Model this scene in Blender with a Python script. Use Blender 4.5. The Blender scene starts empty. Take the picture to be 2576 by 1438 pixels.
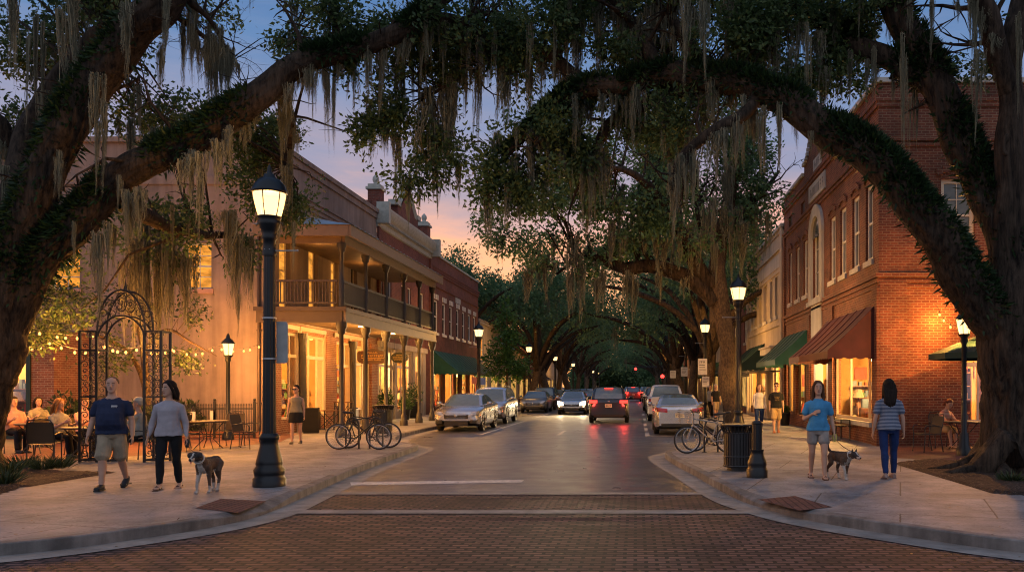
import bpy, bmesh, math, random
import numpy as np
from mathutils import Vector, Matrix, Euler
from mathutils import noise as mnoise

RND = random.Random(11)
NPR = np.random.default_rng(5)
PI = math.pi
scene = bpy.context.scene
COL = scene.collection

# photograph measurements (2576 px wide reading) -> metres; x right, y down the street, z up
F, CX, CY, CZ = 2153.0, 1600.6, 971.6, 1.75
def at(x, y, Y):
    return Vector(((x - CX) * Y / F, Y, CZ - (y - CY) * Y / F))
def V(*a): return Vector(a)
def unit(v):
    v = Vector(v); return v / max(v.length, 1e-9)

# ------------------------------------------------------------------ scene graph helpers
def tag(o, label=None, cat=None, group=None, kind=None):
    if label: o['label'] = label
    if cat: o['category'] = cat
    if group: o['group'] = group
    if kind: o['kind'] = kind
    return o
def thing(name, label, cat, loc=(0, 0, 0), rz=0.0, group=None):
    o = bpy.data.objects.new(name, None); COL.objects.link(o)
    o.location = loc; o.rotation_euler = (0, 0, rz); o.empty_display_size = 0.2
    return tag(o, label, cat, group)
def link(name, me, parent=None):
    o = bpy.data.objects.new(name, me); COL.objects.link(o)
    if parent: o.parent = parent
    return o
def copy_tree(o, parent=None):
    c = o.copy(); COL.objects.link(c); c.parent = parent
    for ch in KIDS.get(o.name, []) or [x for x in bpy.data.objects if x.parent == o]:
        copy_tree(ch, c)
    return c
KIDS = {}
def dup(o, loc, rz=None, label=None, group=None):
    kids = {}
    for x in bpy.data.objects:
        if x.parent: kids.setdefault(x.parent.name, []).append(x)
    def rec(a, p):
        c = a.copy(); COL.objects.link(c); c.parent = p
        for k in kids.get(a.name, []): rec(k, c)
        return c
    c = rec(o, None); c.location = loc
    if rz is not None: c.rotation_euler = (0, 0, rz)
    if label: c['label'] = label
    if group: c['group'] = group
    return c
def origin_of(p):
    v = Vector((0, 0, 0))
    while p: v = v + Vector(p.location); p = p.parent
    return v

# ------------------------------------------------------------------ mesh builder
class MB:
    def __init__(s): s.v = []; s.f = []; s.m = []; s.s = []
    def add(s, vs, fs, mi=0, smooth=False, M=None):
        b = len(s.v)
        if M is not None: vs = [M @ Vector(v) for v in vs]
        s.v.extend(tuple(v) for v in vs)
        for f in fs:
            s.f.append(tuple(i + b for i in f)); s.m.append(mi); s.s.append(smooth)
        return s
    def box(s, c, d, mi=0, rz=0.0, M=None):
        x, y, z = d[0] / 2, d[1] / 2, d[2] / 2
        vs = [(sx * x, sy * y, sz * z) for sz in (-1, 1) for sy in (-1, 1) for sx in (-1, 1)]
        T = Matrix.Translation(Vector(c)) @ Matrix.Rotation(rz, 4, 'Z')
        if M is not None: T = M @ T
        return s.add(vs, [(0, 2, 3, 1), (4, 5, 7, 6), (0, 1, 5, 4), (2, 6, 7, 3), (0, 4, 6, 2), (1, 3, 7, 5)], mi, False, T)
    def bbox(s, x0, x1, y0, y1, z0, z1, mi=0):
        return s.box(((x0 + x1) / 2, (y0 + y1) / 2, (z0 + z1) / 2), (abs(x1 - x0), abs(y1 - y0), abs(z1 - z0)), mi)
    def obox(s, P, u0, u1, n0, n1, z0, z1, mi=0):
        o, u, n = P
        vs = [o + u * a + n * b + Vector((0, 0, z)) for z in (z0, z1) for b in (n0, n1) for a in (u0, u1)]
        return s.add(vs, [(0, 2, 3, 1), (4, 5, 7, 6), (0, 1, 5, 4), (2, 6, 7, 3), (0, 4, 6, 2), (1, 3, 7, 5)], mi)
    def quad(s, a, b, c, d, mi=0): return s.add([a, b, c, d], [(0, 1, 2, 3)], mi)
    def tube(s, pts, rad, n=8, mi=0, smooth=True, caps=True, flat=None, M=None):
        pts = [Vector(p) for p in pts]; k = len(pts)
        if not hasattr(rad, '__len__'): rad = [rad] * k
        t0 = unit(pts[1] - pts[0])
        up = Vector((0, 0, 1)) if abs(t0.z) < 0.9 else Vector((0, 1, 0))
        sd = unit(t0.cross(up)); vs = []
        for i in range(k):
            t = unit(pts[min(i + 1, k - 1)] - pts[max(i - 1, 0)])
            sd = sd - t * sd.dot(t); sd = unit(sd); w = t.cross(sd)
            for j in range(n):
                a = 2 * PI * j / n
                vs.append(pts[i] + (sd * math.cos(a) + w * math.sin(a) * (flat or 1)) * rad[i])
        fs = [(i * n + j, i * n + (j + 1) % n, (i + 1) * n + (j + 1) % n, (i + 1) * n + j) for i in range(k - 1) for j in range(n)]
        s.add(vs, fs, mi, smooth, M)
        if caps:
            s.add(vs[:n], [tuple(range(n - 1, -1, -1))], mi, False, M); s.add(vs[-n:], [tuple(range(n))], mi, False, M)
        return s
    def lathe(s, prof, n=16, c=(0, 0, 0), mi=0, smooth=True, M=None, ang=2 * PI):
        vs = []; k = len(prof)
        for r, z in prof:
            for j in range(n):
                a = 2 * PI * j / n
                vs.append((c[0] + r * math.cos(a), c[1] + r * math.sin(a), c[2] + z))
        fs = [(i * n + j, i * n + (j + 1) % n, (i + 1) * n + (j + 1) % n, (i + 1) * n + j) for i in range(k - 1) for j in range(n)]
        s.add(vs, fs, mi, smooth, M)
        if prof[0][0] > 1e-4: s.add(vs[:n], [tuple(range(n - 1, -1, -1))], mi, False, M)
        if prof[-1][0] > 1e-4: s.add(vs[-n:], [tuple(range(n))], mi, False, M)
        return s
    def loft(s, rings, mi=0, smooth=True, caps=True, closed=True, M=None):
        n = len(rings[0]); vs = [v for r in rings for v in r]
        rng = range(n) if closed else range(n - 1)
        fs = [(i * n + j, i * n + (j + 1) % n, (i + 1) * n + (j + 1) % n, (i + 1) * n + j) for i in range(len(rings) - 1) for j in rng]
        s.add(vs, fs, mi, smooth, M)
        if caps:
            s.add(rings[0], [tuple(range(n - 1, -1, -1))], mi, False, M); s.add(rings[-1], [tuple(range(n))], mi, False, M)
        return s
    def ball(s, c, r, n=10, mi=0, M=None, smooth=True):
        if not hasattr(r, '__len__'): r = (r, r, r)
        k = max(4, n // 2 + 1); vs = []
        for i in range(k + 1):
            t = PI * i / k
            for j in range(n):
                a = 2 * PI * j / n
                vs.append((c[0] + r[0] * math.sin(t) * math.cos(a), c[1] + r[1] * math.sin(t) * math.sin(a), c[2] - r[2] * math.cos(t)))
        fs = [(i * n + j, i * n + (j + 1) % n, (i + 1) * n + (j + 1) % n, (i + 1) * n + j) for i in range(k) for j in range(n)]
        return s.add(vs, fs, mi, smooth, M)
    def torus(s, c, R, r, n=24, m=6, M=None, mi=0):
        """ring in the local xz plane"""
        vs = []
        for i in range(n):
            a = 2 * PI * i / n
            for j in range(m):
                b = 2 * PI * j / m; q = R + r * math.cos(b)
                vs.append((c[0] + q * math.cos(a), c[1] + r * math.sin(b), c[2] + q * math.sin(a)))
        fs = [(i * m + j, ((i + 1) % n) * m + j, ((i + 1) % n) * m + (j + 1) % m, i * m + (j + 1) % m) for i in range(n) for j in range(m)]
        return s.add(vs, fs, mi, True, M)
    def prism(s, poly, z0, z1, mi=0, M=None):
        n = len(poly)
        vs = [(p[0], p[1], z0) for p in poly] + [(p[0], p[1], z1) for p in poly]
        fs = [(i, (i + 1) % n, n + (i + 1) % n, n + i) for i in range(n)] + [tuple(range(n - 1, -1, -1)), tuple(range(n, 2 * n))]
        return s.add(vs, fs, mi, False, M)
    def build(s, name, mats, parent=None, world=False, kind=None, label=None, uv=True):
        vs = s.v
        if world and parent is not None:
            o0 = origin_of(parent); vs = [(v[0] - o0.x, v[1] - o0.y, v[2] - o0.z) for v in vs]
        me = bpy.data.meshes.new(name); me.from_pydata(vs, [], s.f)
        if not isinstance(mats, (list, tuple)): mats = [mats]
        for m in mats: me.materials.append(m)
        if len(mats) > 1: me.polygons.foreach_set('material_index', s.m)
        me.polygons.foreach_set('use_smooth', s.s)
        if uv: box_uv(me)
        me.update()
        o = link(name, me, parent)
        if kind: o['kind'] = kind
        if label: o['label'] = label
        return o

def box_uv(me):
    n = len(me.loops)
    if n == 0: return
    co = np.empty(len(me.vertices) * 3); me.vertices.foreach_get('co', co); co = co.reshape(-1, 3)
    li = np.empty(n, dtype=np.int64); me.loops.foreach_get('vertex_index', li)
    pn = np.empty(len(me.polygons) * 3); me.polygons.foreach_get('normal', pn); pn = np.abs(pn.reshape(-1, 3))
    tot = np.empty(len(me.polygons), dtype=np.int64); me.polygons.foreach_get('loop_total', tot)
    ax = np.repeat(np.argmax(pn + np.array([0.001, 0, 0.0005]), axis=1), tot)
    c = co[li]; uv = np.empty((n, 2))
    uv[:, 0] = np.where(ax == 0, c[:, 1], c[:, 0]); uv[:, 1] = np.where(ax == 2, c[:, 1], c[:, 2])
    l = me.uv_layers.new(name='UVMap'); l.data.foreach_set('uv', uv.astype(np.float32).ravel())

def np_mesh(name, verts, quads, mats, smooth=False, midx=None):
    me = bpy.data.meshes.new(name)
    nv, nf = len(verts), len(quads); k = quads.shape[1]
    me.vertices.add(nv); me.vertices.foreach_set('co', verts.astype(np.float32).ravel())
    me.loops.add(nf * k); me.loops.foreach_set('vertex_index', quads.astype(np.int32).ravel())
    me.polygons.add(nf); me.polygons.foreach_set('loop_start', np.arange(0, nf * k, k, dtype=np.int32))
    me.polygons.foreach_set('loop_total', np.full(nf, k, dtype=np.int32))
    if not isinstance(mats, (list, tuple)): mats = [mats]
    for m in mats: me.materials.append(m)
    if midx is not None: me.polygons.foreach_set('material_index', midx.astype(np.int32))
    if smooth: me.polygons.foreach_set('use_smooth', np.ones(nf, dtype=bool))
    me.update(calc_edges=True)
    return me

def smooth_path(pts, k=6):
    """Catmull-Rom through (x,y,z,r) tuples"""
    P = [np.array(p, float) for p in pts]; P = [2 * P[0] - P[1]] + P + [2 * P[-1] - P[-2]]
    out = []
    for i in range(1, len(P) - 2):
        for j in range(k):
            t = j / k
            out.append(0.5 * ((2 * P[i]) + (-P[i - 1] + P[i + 1]) * t + (2 * P[i - 1] - 5 * P[i] + 4 * P[i + 1] - P[i + 2]) * t * t + (-P[i - 1] + 3 * P[i] - 3 * P[i + 1] + P[i + 2]) * t ** 3))
    out.append(P[-2]); return out

def remesh(mb, voxel, sm=3):
    """one continuous skin over overlapping closed volumes"""
    me = bpy.data.meshes.new('tmp'); me.from_pydata(mb.v, [], mb.f)
    o = bpy.data.objects.new('tmp', me); COL.objects.link(o)
    m = o.modifiers.new('r', 'REMESH'); m.mode = 'VOXEL'; m.voxel_size = voxel; m.use_smooth_shade = True
    if sm:
        q = o.modifiers.new('s', 'SMOOTH'); q.iterations = sm; q.factor = 0.5
    dg = bpy.context.evaluated_depsgraph_get(); dg.update()
    r = bpy.data.meshes.new_from_object(o.evaluated_get(dg))
    bpy.data.objects.remove(o); bpy.data.meshes.remove(me)
    r.materials.clear()
    return r

# ------------------------------------------------------------------ materials
MATS = {}
class NT:
    def __init__(s, name):
        s.m = bpy.data.materials.new(name); s.m.use_nodes = True; s.t = s.m.node_tree; s.t.nodes.clear()
        s.out = s.n('ShaderNodeOutputMaterial')
    def n(s, typ, **kw):
        o = s.t.nodes.new(typ)
        for k, v in kw.items():
            if k.startswith('_'): setattr(o, k[1:], v)
            else: o.inputs[k.replace('__', ' ')].default_value = v
        return o
    def l(s, a, b): s.t.links.new(a, b)
    def uv(s, scale=(1, 1, 1), rot=0.0, obj=False):
        tc = s.n('ShaderNodeTexCoord'); mp = s.n('ShaderNodeMapping')
        mp.inputs['Scale'].default_value = scale; mp.inputs['Rotation'].default_value = (0, 0, rot)
        s.l(tc.outputs['Object' if obj else 'UV'], mp.inputs['Vector']); return mp.outputs[0]
    def noise(s, vec, scale, detail=4, rough=0.55):
        o = s.n('ShaderNodeTexNoise'); o.inputs['Scale'].default_value = scale; o.inputs['Detail'].default_value = detail
        o.inputs['Roughness'].default_value = rough
        if vec is not None: s.l(vec, o.inputs['Vector'])
        return o.outputs['Fac']
    def ramp(s, fac, stops):
        o = s.n('ShaderNodeValToRGB'); e = o.color_ramp.elements
        while len(e) < len(stops): e.new(0.5)
        for i, (p, c) in enumerate(stops):
            e[i].position = p; e[i].color = (c[0], c[1], c[2], 1) if hasattr(c, '__len__') else (c, c, c, 1)
        s.l(fac, o.inputs[0]); return o.outputs[0]
    def mul(s, a, b, f=1.0):
        o = s.n('ShaderNodeMix', _data_type='RGBA', _blend_type='MULTIPLY'); o.inputs[0].default_value = f
        for x, i in ((a, 6), (b, 7)):
            if hasattr(x, 'is_output'): s.l(x, o.inputs[i])
            else: o.inputs[i].default_value = (*x, 1)
        return o.outputs[2]
    def mix(s, f, a, b):
        o = s.n('ShaderNodeMix', _data_type='RGBA')
        if hasattr(f, 'is_output'): s.l(f, o.inputs[0])
        else: o.inputs[0].default_value = f
        for x, i in ((a, 6), (b, 7)):
            if hasattr(x, 'is_output'): s.l(x, o.inputs[i])
            else: o.inputs[i].default_value = (*x, 1)
        return o.outputs[2]
    def bump(s, h, strength=0.3, dist=0.01):
        o = s.n('ShaderNodeBump'); o.inputs['Strength'].default_value = strength; o.inputs['Distance'].default_value = dist
        s.l(h, o.inputs['Height']); return o.outputs[0]
    def bsdf(s, col, rough=0.7, metal=0.0, normal=None, spec=0.4, **kw):
        b = s.n('ShaderNodeBsdfPrincipled')
        if hasattr(col, 'is_output'): s.l(col, b.inputs['Base Color'])
        else: b.inputs['Base Color'].default_value = (*col, 1)
        if hasattr(rough, 'is_output'): s.l(rough, b.inputs['Roughness'])
        else: b.inputs['Roughness'].default_value = rough
        b.inputs['Metallic'].default_value = metal; b.inputs['Specular IOR Level'].default_value = spec
        for k, v in kw.items(): b.inputs[k.replace('_', ' ')].default_value = v
        if normal is not None: s.l(normal, b.inputs['Normal'])
        s.l(b.outputs[0], s.out.inputs[0]); return s.m

def simple(name, col, rough=0.6, metal=0.0, var=0.25, scale=6.0, bump=0.0, spec=0.4, **kw):
    if name in MATS: return MATS[name]
    t = NT(name); v = t.uv(obj=True); f = t.noise(v, scale)
    c = t.mul(col, t.ramp(f, [(0.3, 1 - var), (0.7, 1.0)]))
    nb = t.bump(t.noise(v, scale * 6), bump, 0.01) if bump else None
    MATS[name] = t.bsdf(c, rough, metal, nb, spec, **kw); return MATS[name]

def brick(name, c1, c2, mortar, bw=0.215, rh=0.072, mw=0.010, stain=0.45, rot=0.0, rough=0.85, stain_scale=0.5, squash=None, offset=0.5, bumpd=0.012):
    if name in MATS: return MATS[name]
    t = NT(name); v = t.uv(rot=rot)
    b = t.n('ShaderNodeTexBrick', Color1=(*c1, 1), Color2=(*c2, 1), Mortar=(*mortar, 1), Scale=1.0)
    b.inputs['Mortar Size'].default_value = mw; b.inputs['Mortar Smooth'].default_value = 0.15; b.inputs['Bias'].default_value = -0.1
    b.inputs['Brick Width'].default_value = bw; b.inputs['Row Height'].default_value = rh; b.offset = offset
    nz = t.noise(v, 9.0, 2); wv = t.n('ShaderNodeVectorMath', _operation='MULTIPLY_ADD')
    cb = t.n('ShaderNodeCombineXYZ'); t.l(nz, cb.inputs[0]); t.l(nz, cb.inputs[1])
    t.l(cb.outputs[0], wv.inputs[0]); wv.inputs[1].default_value = (0.018, 0.012, 0); t.l(v, wv.inputs[2])
    t.l(wv.outputs[0], b.inputs['Vector'])
    st = t.ramp(t.noise(v, stain_scale, 6, 0.65), [(0.32, 1 - stain), (0.62, 1.0)])
    gr = t.ramp(t.noise(v, 28, 3), [(0.3, 0.75), (0.7, 1.05)])
    c = t.mul(t.mul(t.mul(b.outputs['Color'], st), gr), t.ramp(t.noise(v, 2.6, 4), [(0.3, (.72, .74, .78)), (0.65, (1.06, 1.02, 1.0))]))
    inv = t.n('ShaderNodeMath', _operation='SUBTRACT'); inv.inputs[0].default_value = 1.0; t.l(b.outputs['Fac'], inv.inputs[1])
    ad = t.n('ShaderNodeMath', _operation='MULTIPLY_ADD'); t.l(t.noise(v, 45, 3), ad.inputs[0]); ad.inputs[1].default_value = 0.35; t.l(inv.outputs[0], ad.inputs[2])
    MATS[name] = t.bsdf(c, rough, 0, t.bump(ad.outputs[0], 0.8, bumpd), 0.3); return MATS[name]

def stucco(name, col, stain=0.35, bump=0.25, rough=0.9, stain_scale=0.4, low=None):
    if name in MATS: return MATS[name]
    t = NT(name); v = t.uv(obj=True)
    f = t.ramp(t.noise(v, stain_scale, 8, 0.7), [(0.3, 1 - stain), (0.65, 1)])
    mp = t.uv(scale=(2.2, 2.2, 0.18), obj=True)
    drip = t.ramp(t.noise(mp, 1.6, 5, 0.6), [(0.35, 1 - stain * 0.7), (0.6, 1)])
    MATS[name] = t.bsdf(t.mul(t.mul(col, f), drip), rough, 0, t.bump(t.noise(v, 60, 4), bump, 0.01), 0.25); return MATS[name]

def emit(name, col, strength, noise_scale=None, lo=0.5, obj=True, stretch=(1, 1, 1)):
    if name in MATS: return MATS[name]
    t = NT(name); e = t.n('ShaderNodeEmission'); e.inputs[1].default_value = strength
    if noise_scale:
        v = t.uv(scale=stretch, obj=obj); c = t.mul(col, t.ramp(t.noise(v, noise_scale, 3), [(0.35, lo), (0.65, 1.0)])); t.l(c, e.inputs[0])
    else: e.inputs[0].default_value = (*col, 1)
    t.l(e.outputs[0], t.out.inputs[0]); MATS[name] = t.m; return t.m

def glow_glass(name, col, strength, clear=0.5):
    if name in MATS: return MATS[name]
    t = NT(name); e = t.n('ShaderNodeEmission'); e.inputs[0].default_value = (*col, 1); e.inputs[1].default_value = strength
    tr = t.n('ShaderNodeBsdfTransparent'); mx = t.n('ShaderNodeMixShader'); mx.inputs[0].default_value = clear
    t.l(e.outputs[0], mx.inputs[1]); t.l(tr.outputs[0], mx.inputs[2]); t.l(mx.outputs[0], t.out.inputs[0]); MATS[name] = t.m; return t.m

def pane_clear(name, tint=(0.9, 0.92, 0.9), refl=0.14):
    if name in MATS: return MATS[name]
    t = NT(name); g = t.n('ShaderNodeBsdfGlossy', Roughness=0.03); g.inputs[0].default_value = (1, 1, 1, 1)
    tr = t.n('ShaderNodeBsdfTransparent'); tr.inputs[0].default_value = (*tint, 1)
    mx = t.n('ShaderNodeMixShader'); mx.inputs[0].default_value = refl
    t.l(tr.outputs[0], mx.inputs[1]); t.l(g.outputs[0], mx.inputs[2]); t.l(mx.outputs[0], t.out.inputs[0]); MATS[name] = t.m; return t.m

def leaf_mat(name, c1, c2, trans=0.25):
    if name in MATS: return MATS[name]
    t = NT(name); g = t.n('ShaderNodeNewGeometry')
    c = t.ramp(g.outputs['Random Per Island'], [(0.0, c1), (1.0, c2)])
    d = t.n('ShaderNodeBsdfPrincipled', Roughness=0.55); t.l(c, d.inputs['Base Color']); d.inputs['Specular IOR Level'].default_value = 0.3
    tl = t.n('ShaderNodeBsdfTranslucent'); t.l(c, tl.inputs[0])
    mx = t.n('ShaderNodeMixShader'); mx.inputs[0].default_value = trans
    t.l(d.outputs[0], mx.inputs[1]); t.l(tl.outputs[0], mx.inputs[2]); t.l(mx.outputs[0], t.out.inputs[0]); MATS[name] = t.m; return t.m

def bark_mat(name, c1, c2, stretch=(9, 9, 1.3)):
    if name in MATS: return MATS[name]
    t = NT(name); v = t.uv(scale=stretch, obj=True); n1 = t.noise(v, 1.4, 6, 0.7); v2 = t.uv(obj=True); n2 = t.noise(v2, 3.0, 4)
    c = t.mul(t.ramp(n1, [(0.35, c1), (0.62, c2)]), t.ramp(n2, [(0.3, 0.6), (0.7, 1.1)]))
    MATS[name] = t.bsdf(c, 0.9, 0, t.bump(n1, 1.0, 0.05), 0.2); return MATS[name]

M = {}
M['brick_left'] = brick('brick_left', (0.20, 0.052, 0.036), (0.25, 0.075, 0.05), (0.22, 0.13, 0.10))
M['brick_far'] = brick('brick_far', (0.19, 0.055, 0.038), (0.23, 0.075, 0.05), (0.2, 0.11, 0.09))
M['brick_right'] = brick('brick_right', (0.17, 0.050, 0.029), (0.26, 0.080, 0.040), (0.31, 0.19, 0.12), stain=0.6)
M['brick_shop'] = brick('brick_shop', (0.24, 0.085, 0.05), (0.32, 0.12, 0.07), (0.4, 0.29, 0.2), stain=0.35)
M['paver'] = brick('paver', (0.080, 0.046, 0.043), (0.24, 0.135, 0.115), (0.004, 0.0035, 0.0035), bw=0.215, rh=0.112, mw=0.021, stain=0.5, rough=0.74, stain_scale=0.55, bumpd=0.02)
M['terrace'] = brick('terrace', (0.16, 0.06, 0.045), (0.22, 0.09, 0.065), (0.06, 0.045, 0.04), bw=0.205, rh=0.104, mw=0.007, stain=0.45, rough=0.6)
M['tactile'] = brick('tactile', (0.17, 0.068, 0.052), (0.21, 0.08, 0.06), (0.08, 0.03, 0.025), bw=0.10, rh=0.10, mw=0.014, stain=0.3, rough=0.97, offset=0.0)
M['slab'] = brick('slab', (0.270, 0.270, 0.275), (0.315, 0.312, 0.315), (0.10, 0.09, 0.08), bw=2.3, rh=1.9, mw=0.011, stain=0.55, rot=0.30, rough=0.68, stain_scale=0.9, bumpd=0.006)
def grime(m, scale, amt, size):
    # gum spots, oil drops and blotches over a paving material
    t = m.node_tree; bs = [n for n in t.nodes if n.type == 'BSDF_PRINCIPLED'][0]; src = bs.inputs['Base Color'].links[0].from_socket
    tc = t.nodes.new('ShaderNodeTexCoord'); vo = t.nodes.new('ShaderNodeTexVoronoi'); vo.inputs['Scale'].default_value = scale; vo.inputs['Randomness'].default_value = 1; t.links.new(tc.outputs['UV'], vo.inputs['Vector'])
    nz = t.nodes.new('ShaderNodeTexNoise'); nz.inputs['Scale'].default_value = .9; nz.inputs['Detail'].default_value = 6; t.links.new(tc.outputs['UV'], nz.inputs['Vector'])
    r = t.nodes.new('ShaderNodeMapRange'); t.links.new(vo.outputs['Distance'], r.inputs[0]); r.inputs[1].default_value = size * .6; r.inputs[2].default_value = size; r.inputs[3].default_value = 1 - amt; r.inputs[4].default_value = 1
    cr = t.nodes.new('ShaderNodeTexNoise'); cr.inputs['Scale'].default_value = 1.3; cr.inputs['Detail'].default_value = 9; cr.inputs['Roughness'].default_value = .6; t.links.new(tc.outputs['UV'], cr.inputs['Vector'])
    ab = t.nodes.new('ShaderNodeMath'); ab.operation = 'SUBTRACT'; t.links.new(cr.outputs['Fac'], ab.inputs[0]); ab.inputs[1].default_value = .5; a2 = t.nodes.new('ShaderNodeMath'); a2.operation = 'ABSOLUTE'; t.links.new(ab.outputs[0], a2.inputs[0])
    r2 = t.nodes.new('ShaderNodeMapRange'); t.links.new(a2.outputs[0], r2.inputs[0]); r2.inputs[1].default_value = 0; r2.inputs[2].default_value = .012; r2.inputs[3].default_value = .62; r2.inputs[4].default_value = 1
    mm = t.nodes.new('ShaderNodeMath'); mm.operation = 'MULTIPLY'; t.links.new(r.outputs[0], mm.inputs[0]); t.links.new(r2.outputs[0], mm.inputs[1])
    mx = t.nodes.new('ShaderNodeMix'); mx.data_type = 'RGBA'; mx.blend_type = 'MULTIPLY'; mx.inputs[0].default_value = 1; t.links.new(src, mx.inputs[6]); t.links.new(mm.outputs[0], mx.inputs[7]); t.links.new(mx.outputs[2], bs.inputs['Base Color'])
grime(M['slab'], 2.6, .55, .09)
M['stucco'] = stucco('stucco', (0.275, 0.215, 0.19), 0.42)
M['cream'] = stucco('cream', (0.50, 0.42, 0.32), 0.35)
M['grey_stucco'] = stucco('grey_stucco', (0.30, 0.27, 0.25), 0.3)
M['stone'] = stucco('stone', (0.50, 0.47, 0.42), 0.35)
M['concrete'] = stucco('concrete', (0.33, 0.30, 0.27), 0.45, 0.3, 0.75, 1.2)
M['kerb'] = stucco('kerb', (0.24, 0.22, 0.205), 0.6, 0.4, 0.8, 1.8)
M['white'] = simple('white_paint', (0.66, 0.62, 0.55), 0.5, var=0.18)
M['trim'] = simple('cream_trim', (0.55, 0.46, 0.33), 0.5, var=0.15)
M['greytrim'] = simple('grey_green_trim', (0.36, 0.37, 0.33), 0.6, var=0.3)
M['brown'] = simple('brown_paint', (0.055, 0.036, 0.027), 0.5, var=0.2)
M['post'] = simple('grey_post', (0.030, 0.026, 0.023), 0.5, var=0.25)
M['fascia'] = simple('fascia_paint', (0.17, 0.115, 0.075), 0.55, var=0.2)
M['soffit'] = brick('soffit_boards', (0.22, 0.15, 0.085), (0.25, 0.17, 0.10), (0.09, 0.06, 0.04), bw=6, rh=0.11, mw=0.006, stain=0.2, rough=0.6)
M['iron'] = simple('black_iron', (0.012, 0.012, 0.014), 0.38, 0.0, var=0.4, spec=0.5)
M['lampiron'] = simple('lamp_iron', (0.006, 0.008, 0.011), 0.36, 0.0, var=0.4, spec=0.35)
M['steel'] = simple('roof_metal', (0.34, 0.37, 0.40), 0.4, 0.5, var=0.2)
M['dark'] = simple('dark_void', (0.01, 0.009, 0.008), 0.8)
M['wood'] = simple('dark_wood', (0.14, 0.055, 0.025), 0.5, var=0.5, scale=3)
M['wood_floor'] = simple('shop_floor', (0.18, 0.09, 0.045), 0.4, var=0.4)
M['plaster'] = simple('warm_plaster', (0.44, 0.26, 0.095), 0.8, var=0.15, scale=2)
M['glass'] = pane_clear('shop_glass')
M['glass_dark'] = simple('dark_window_glass', (0.025, 0.032, 0.04), 0.06, 0, var=0.5, spec=0.8)
M['green'] = simple('green_canvas', (0.008, 0.065, 0.044), 0.75, var=0.3, scale=2.5, bump=0.15)
M['dgreen'] = simple('dark_green_canvas', (0.008, 0.034, 0.024), 0.75, var=0.3, scale=2.5)
M['maroon'] = simple('maroon_canvas', (0.088, 0.022, 0.017), 0.75, var=0.35, scale=2.5, bump=0.15)
M['paintline'] = simple('road_paint', (0.62, 0.58, 0.54), 0.6, var=0.5, scale=9)
M['lit'] = emit('lit_window', (1.0, 0.37, 0.05), 1.3, 2.0, 0.35, stretch=(1, 1, 2.5))
M['lit2'] = emit('lit_room', (1.0, 0.52, 0.13), .95, 1.6, 0.25)
M['bulb'] = emit('warm_bulb', (1.0, 0.62, 0.24), 12.0)
M['bulb_small'] = emit('warm_string_bulb', (1.0, 0.40, 0.08), 5.0)
M['globe'] = glow_glass('lamp_glass', (1.0, 0.64, 0.26), 3.0, 0.35)
# ------------------------------------------------------------------ camera, sky, sun
cam = bpy.data.cameras.new('camera'); co = bpy.data.objects.new('camera', cam); COL.objects.link(co)
co.location = (0, 0, CZ); co.rotation_euler = (PI / 2, 0, 0)
cam.sensor_width = 36; cam.lens = F / 2576 * 36
cam.shift_x = (1288 - CX) / 2576; cam.shift_y = (CY - 719) / 2576
cam.clip_start = 0.1; cam.clip_end = 3000
scene.camera = co
scene.view_settings.view_transform = 'Standard'; scene.view_settings.look = 'None'; scene.view_settings.exposure = 0
scene.render.engine = 'CYCLES'
cy = scene.cycles; cy.use_denoising = True; cy.max_bounces = 6; cy.diffuse_bounces = 3; cy.glossy_bounces = 3
cy.transparent_max_bounces = 10; cy.transmission_bounces = 4; cy.sample_clamp_indirect = 4.0; cy.sample_clamp_direct = 12.0
cy.pixel_filter_type = 'BLACKMAN_HARRIS'; cy.filter_width = 1.1; cy.caustics_reflective = False; cy.caustics_refractive = False
try: cy.denoiser = 'OPENIMAGEDENOISE'
except Exception: pass

SUN_EL, SUN_AZ = math.radians(1.5), math.radians(-7)      # afterglow low over the end of the street, a little to the left
w = bpy.data.worlds.new('World'); scene.world = w; w.use_nodes = True
nt = w.node_tree; nt.nodes.clear()
def wn(t, **k):
    o = nt.nodes.new(t)
    for a, b in k.items(): setattr(o, a, b)
    return o
out = wn('ShaderNodeOutputWorld'); bg = wn('ShaderNodeBackground'); bg2 = wn('ShaderNodeBackground'); addn = wn('ShaderNodeAddShader')
sky = wn('ShaderNodeTexSky'); sky.sky_type = 'NISHITA'; sky.sun_disc = False; sky.sun_elevation = SUN_EL; sky.sun_rotation = SUN_AZ
nt.links.new(sky.outputs[0], bg.inputs[0]); bg.inputs[1].default_value = 0.012
tc = wn('ShaderNodeTexCoord'); sp = wn('ShaderNodeSeparateXYZ'); nt.links.new(tc.outputs['Generated'], sp.inputs[0])
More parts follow.
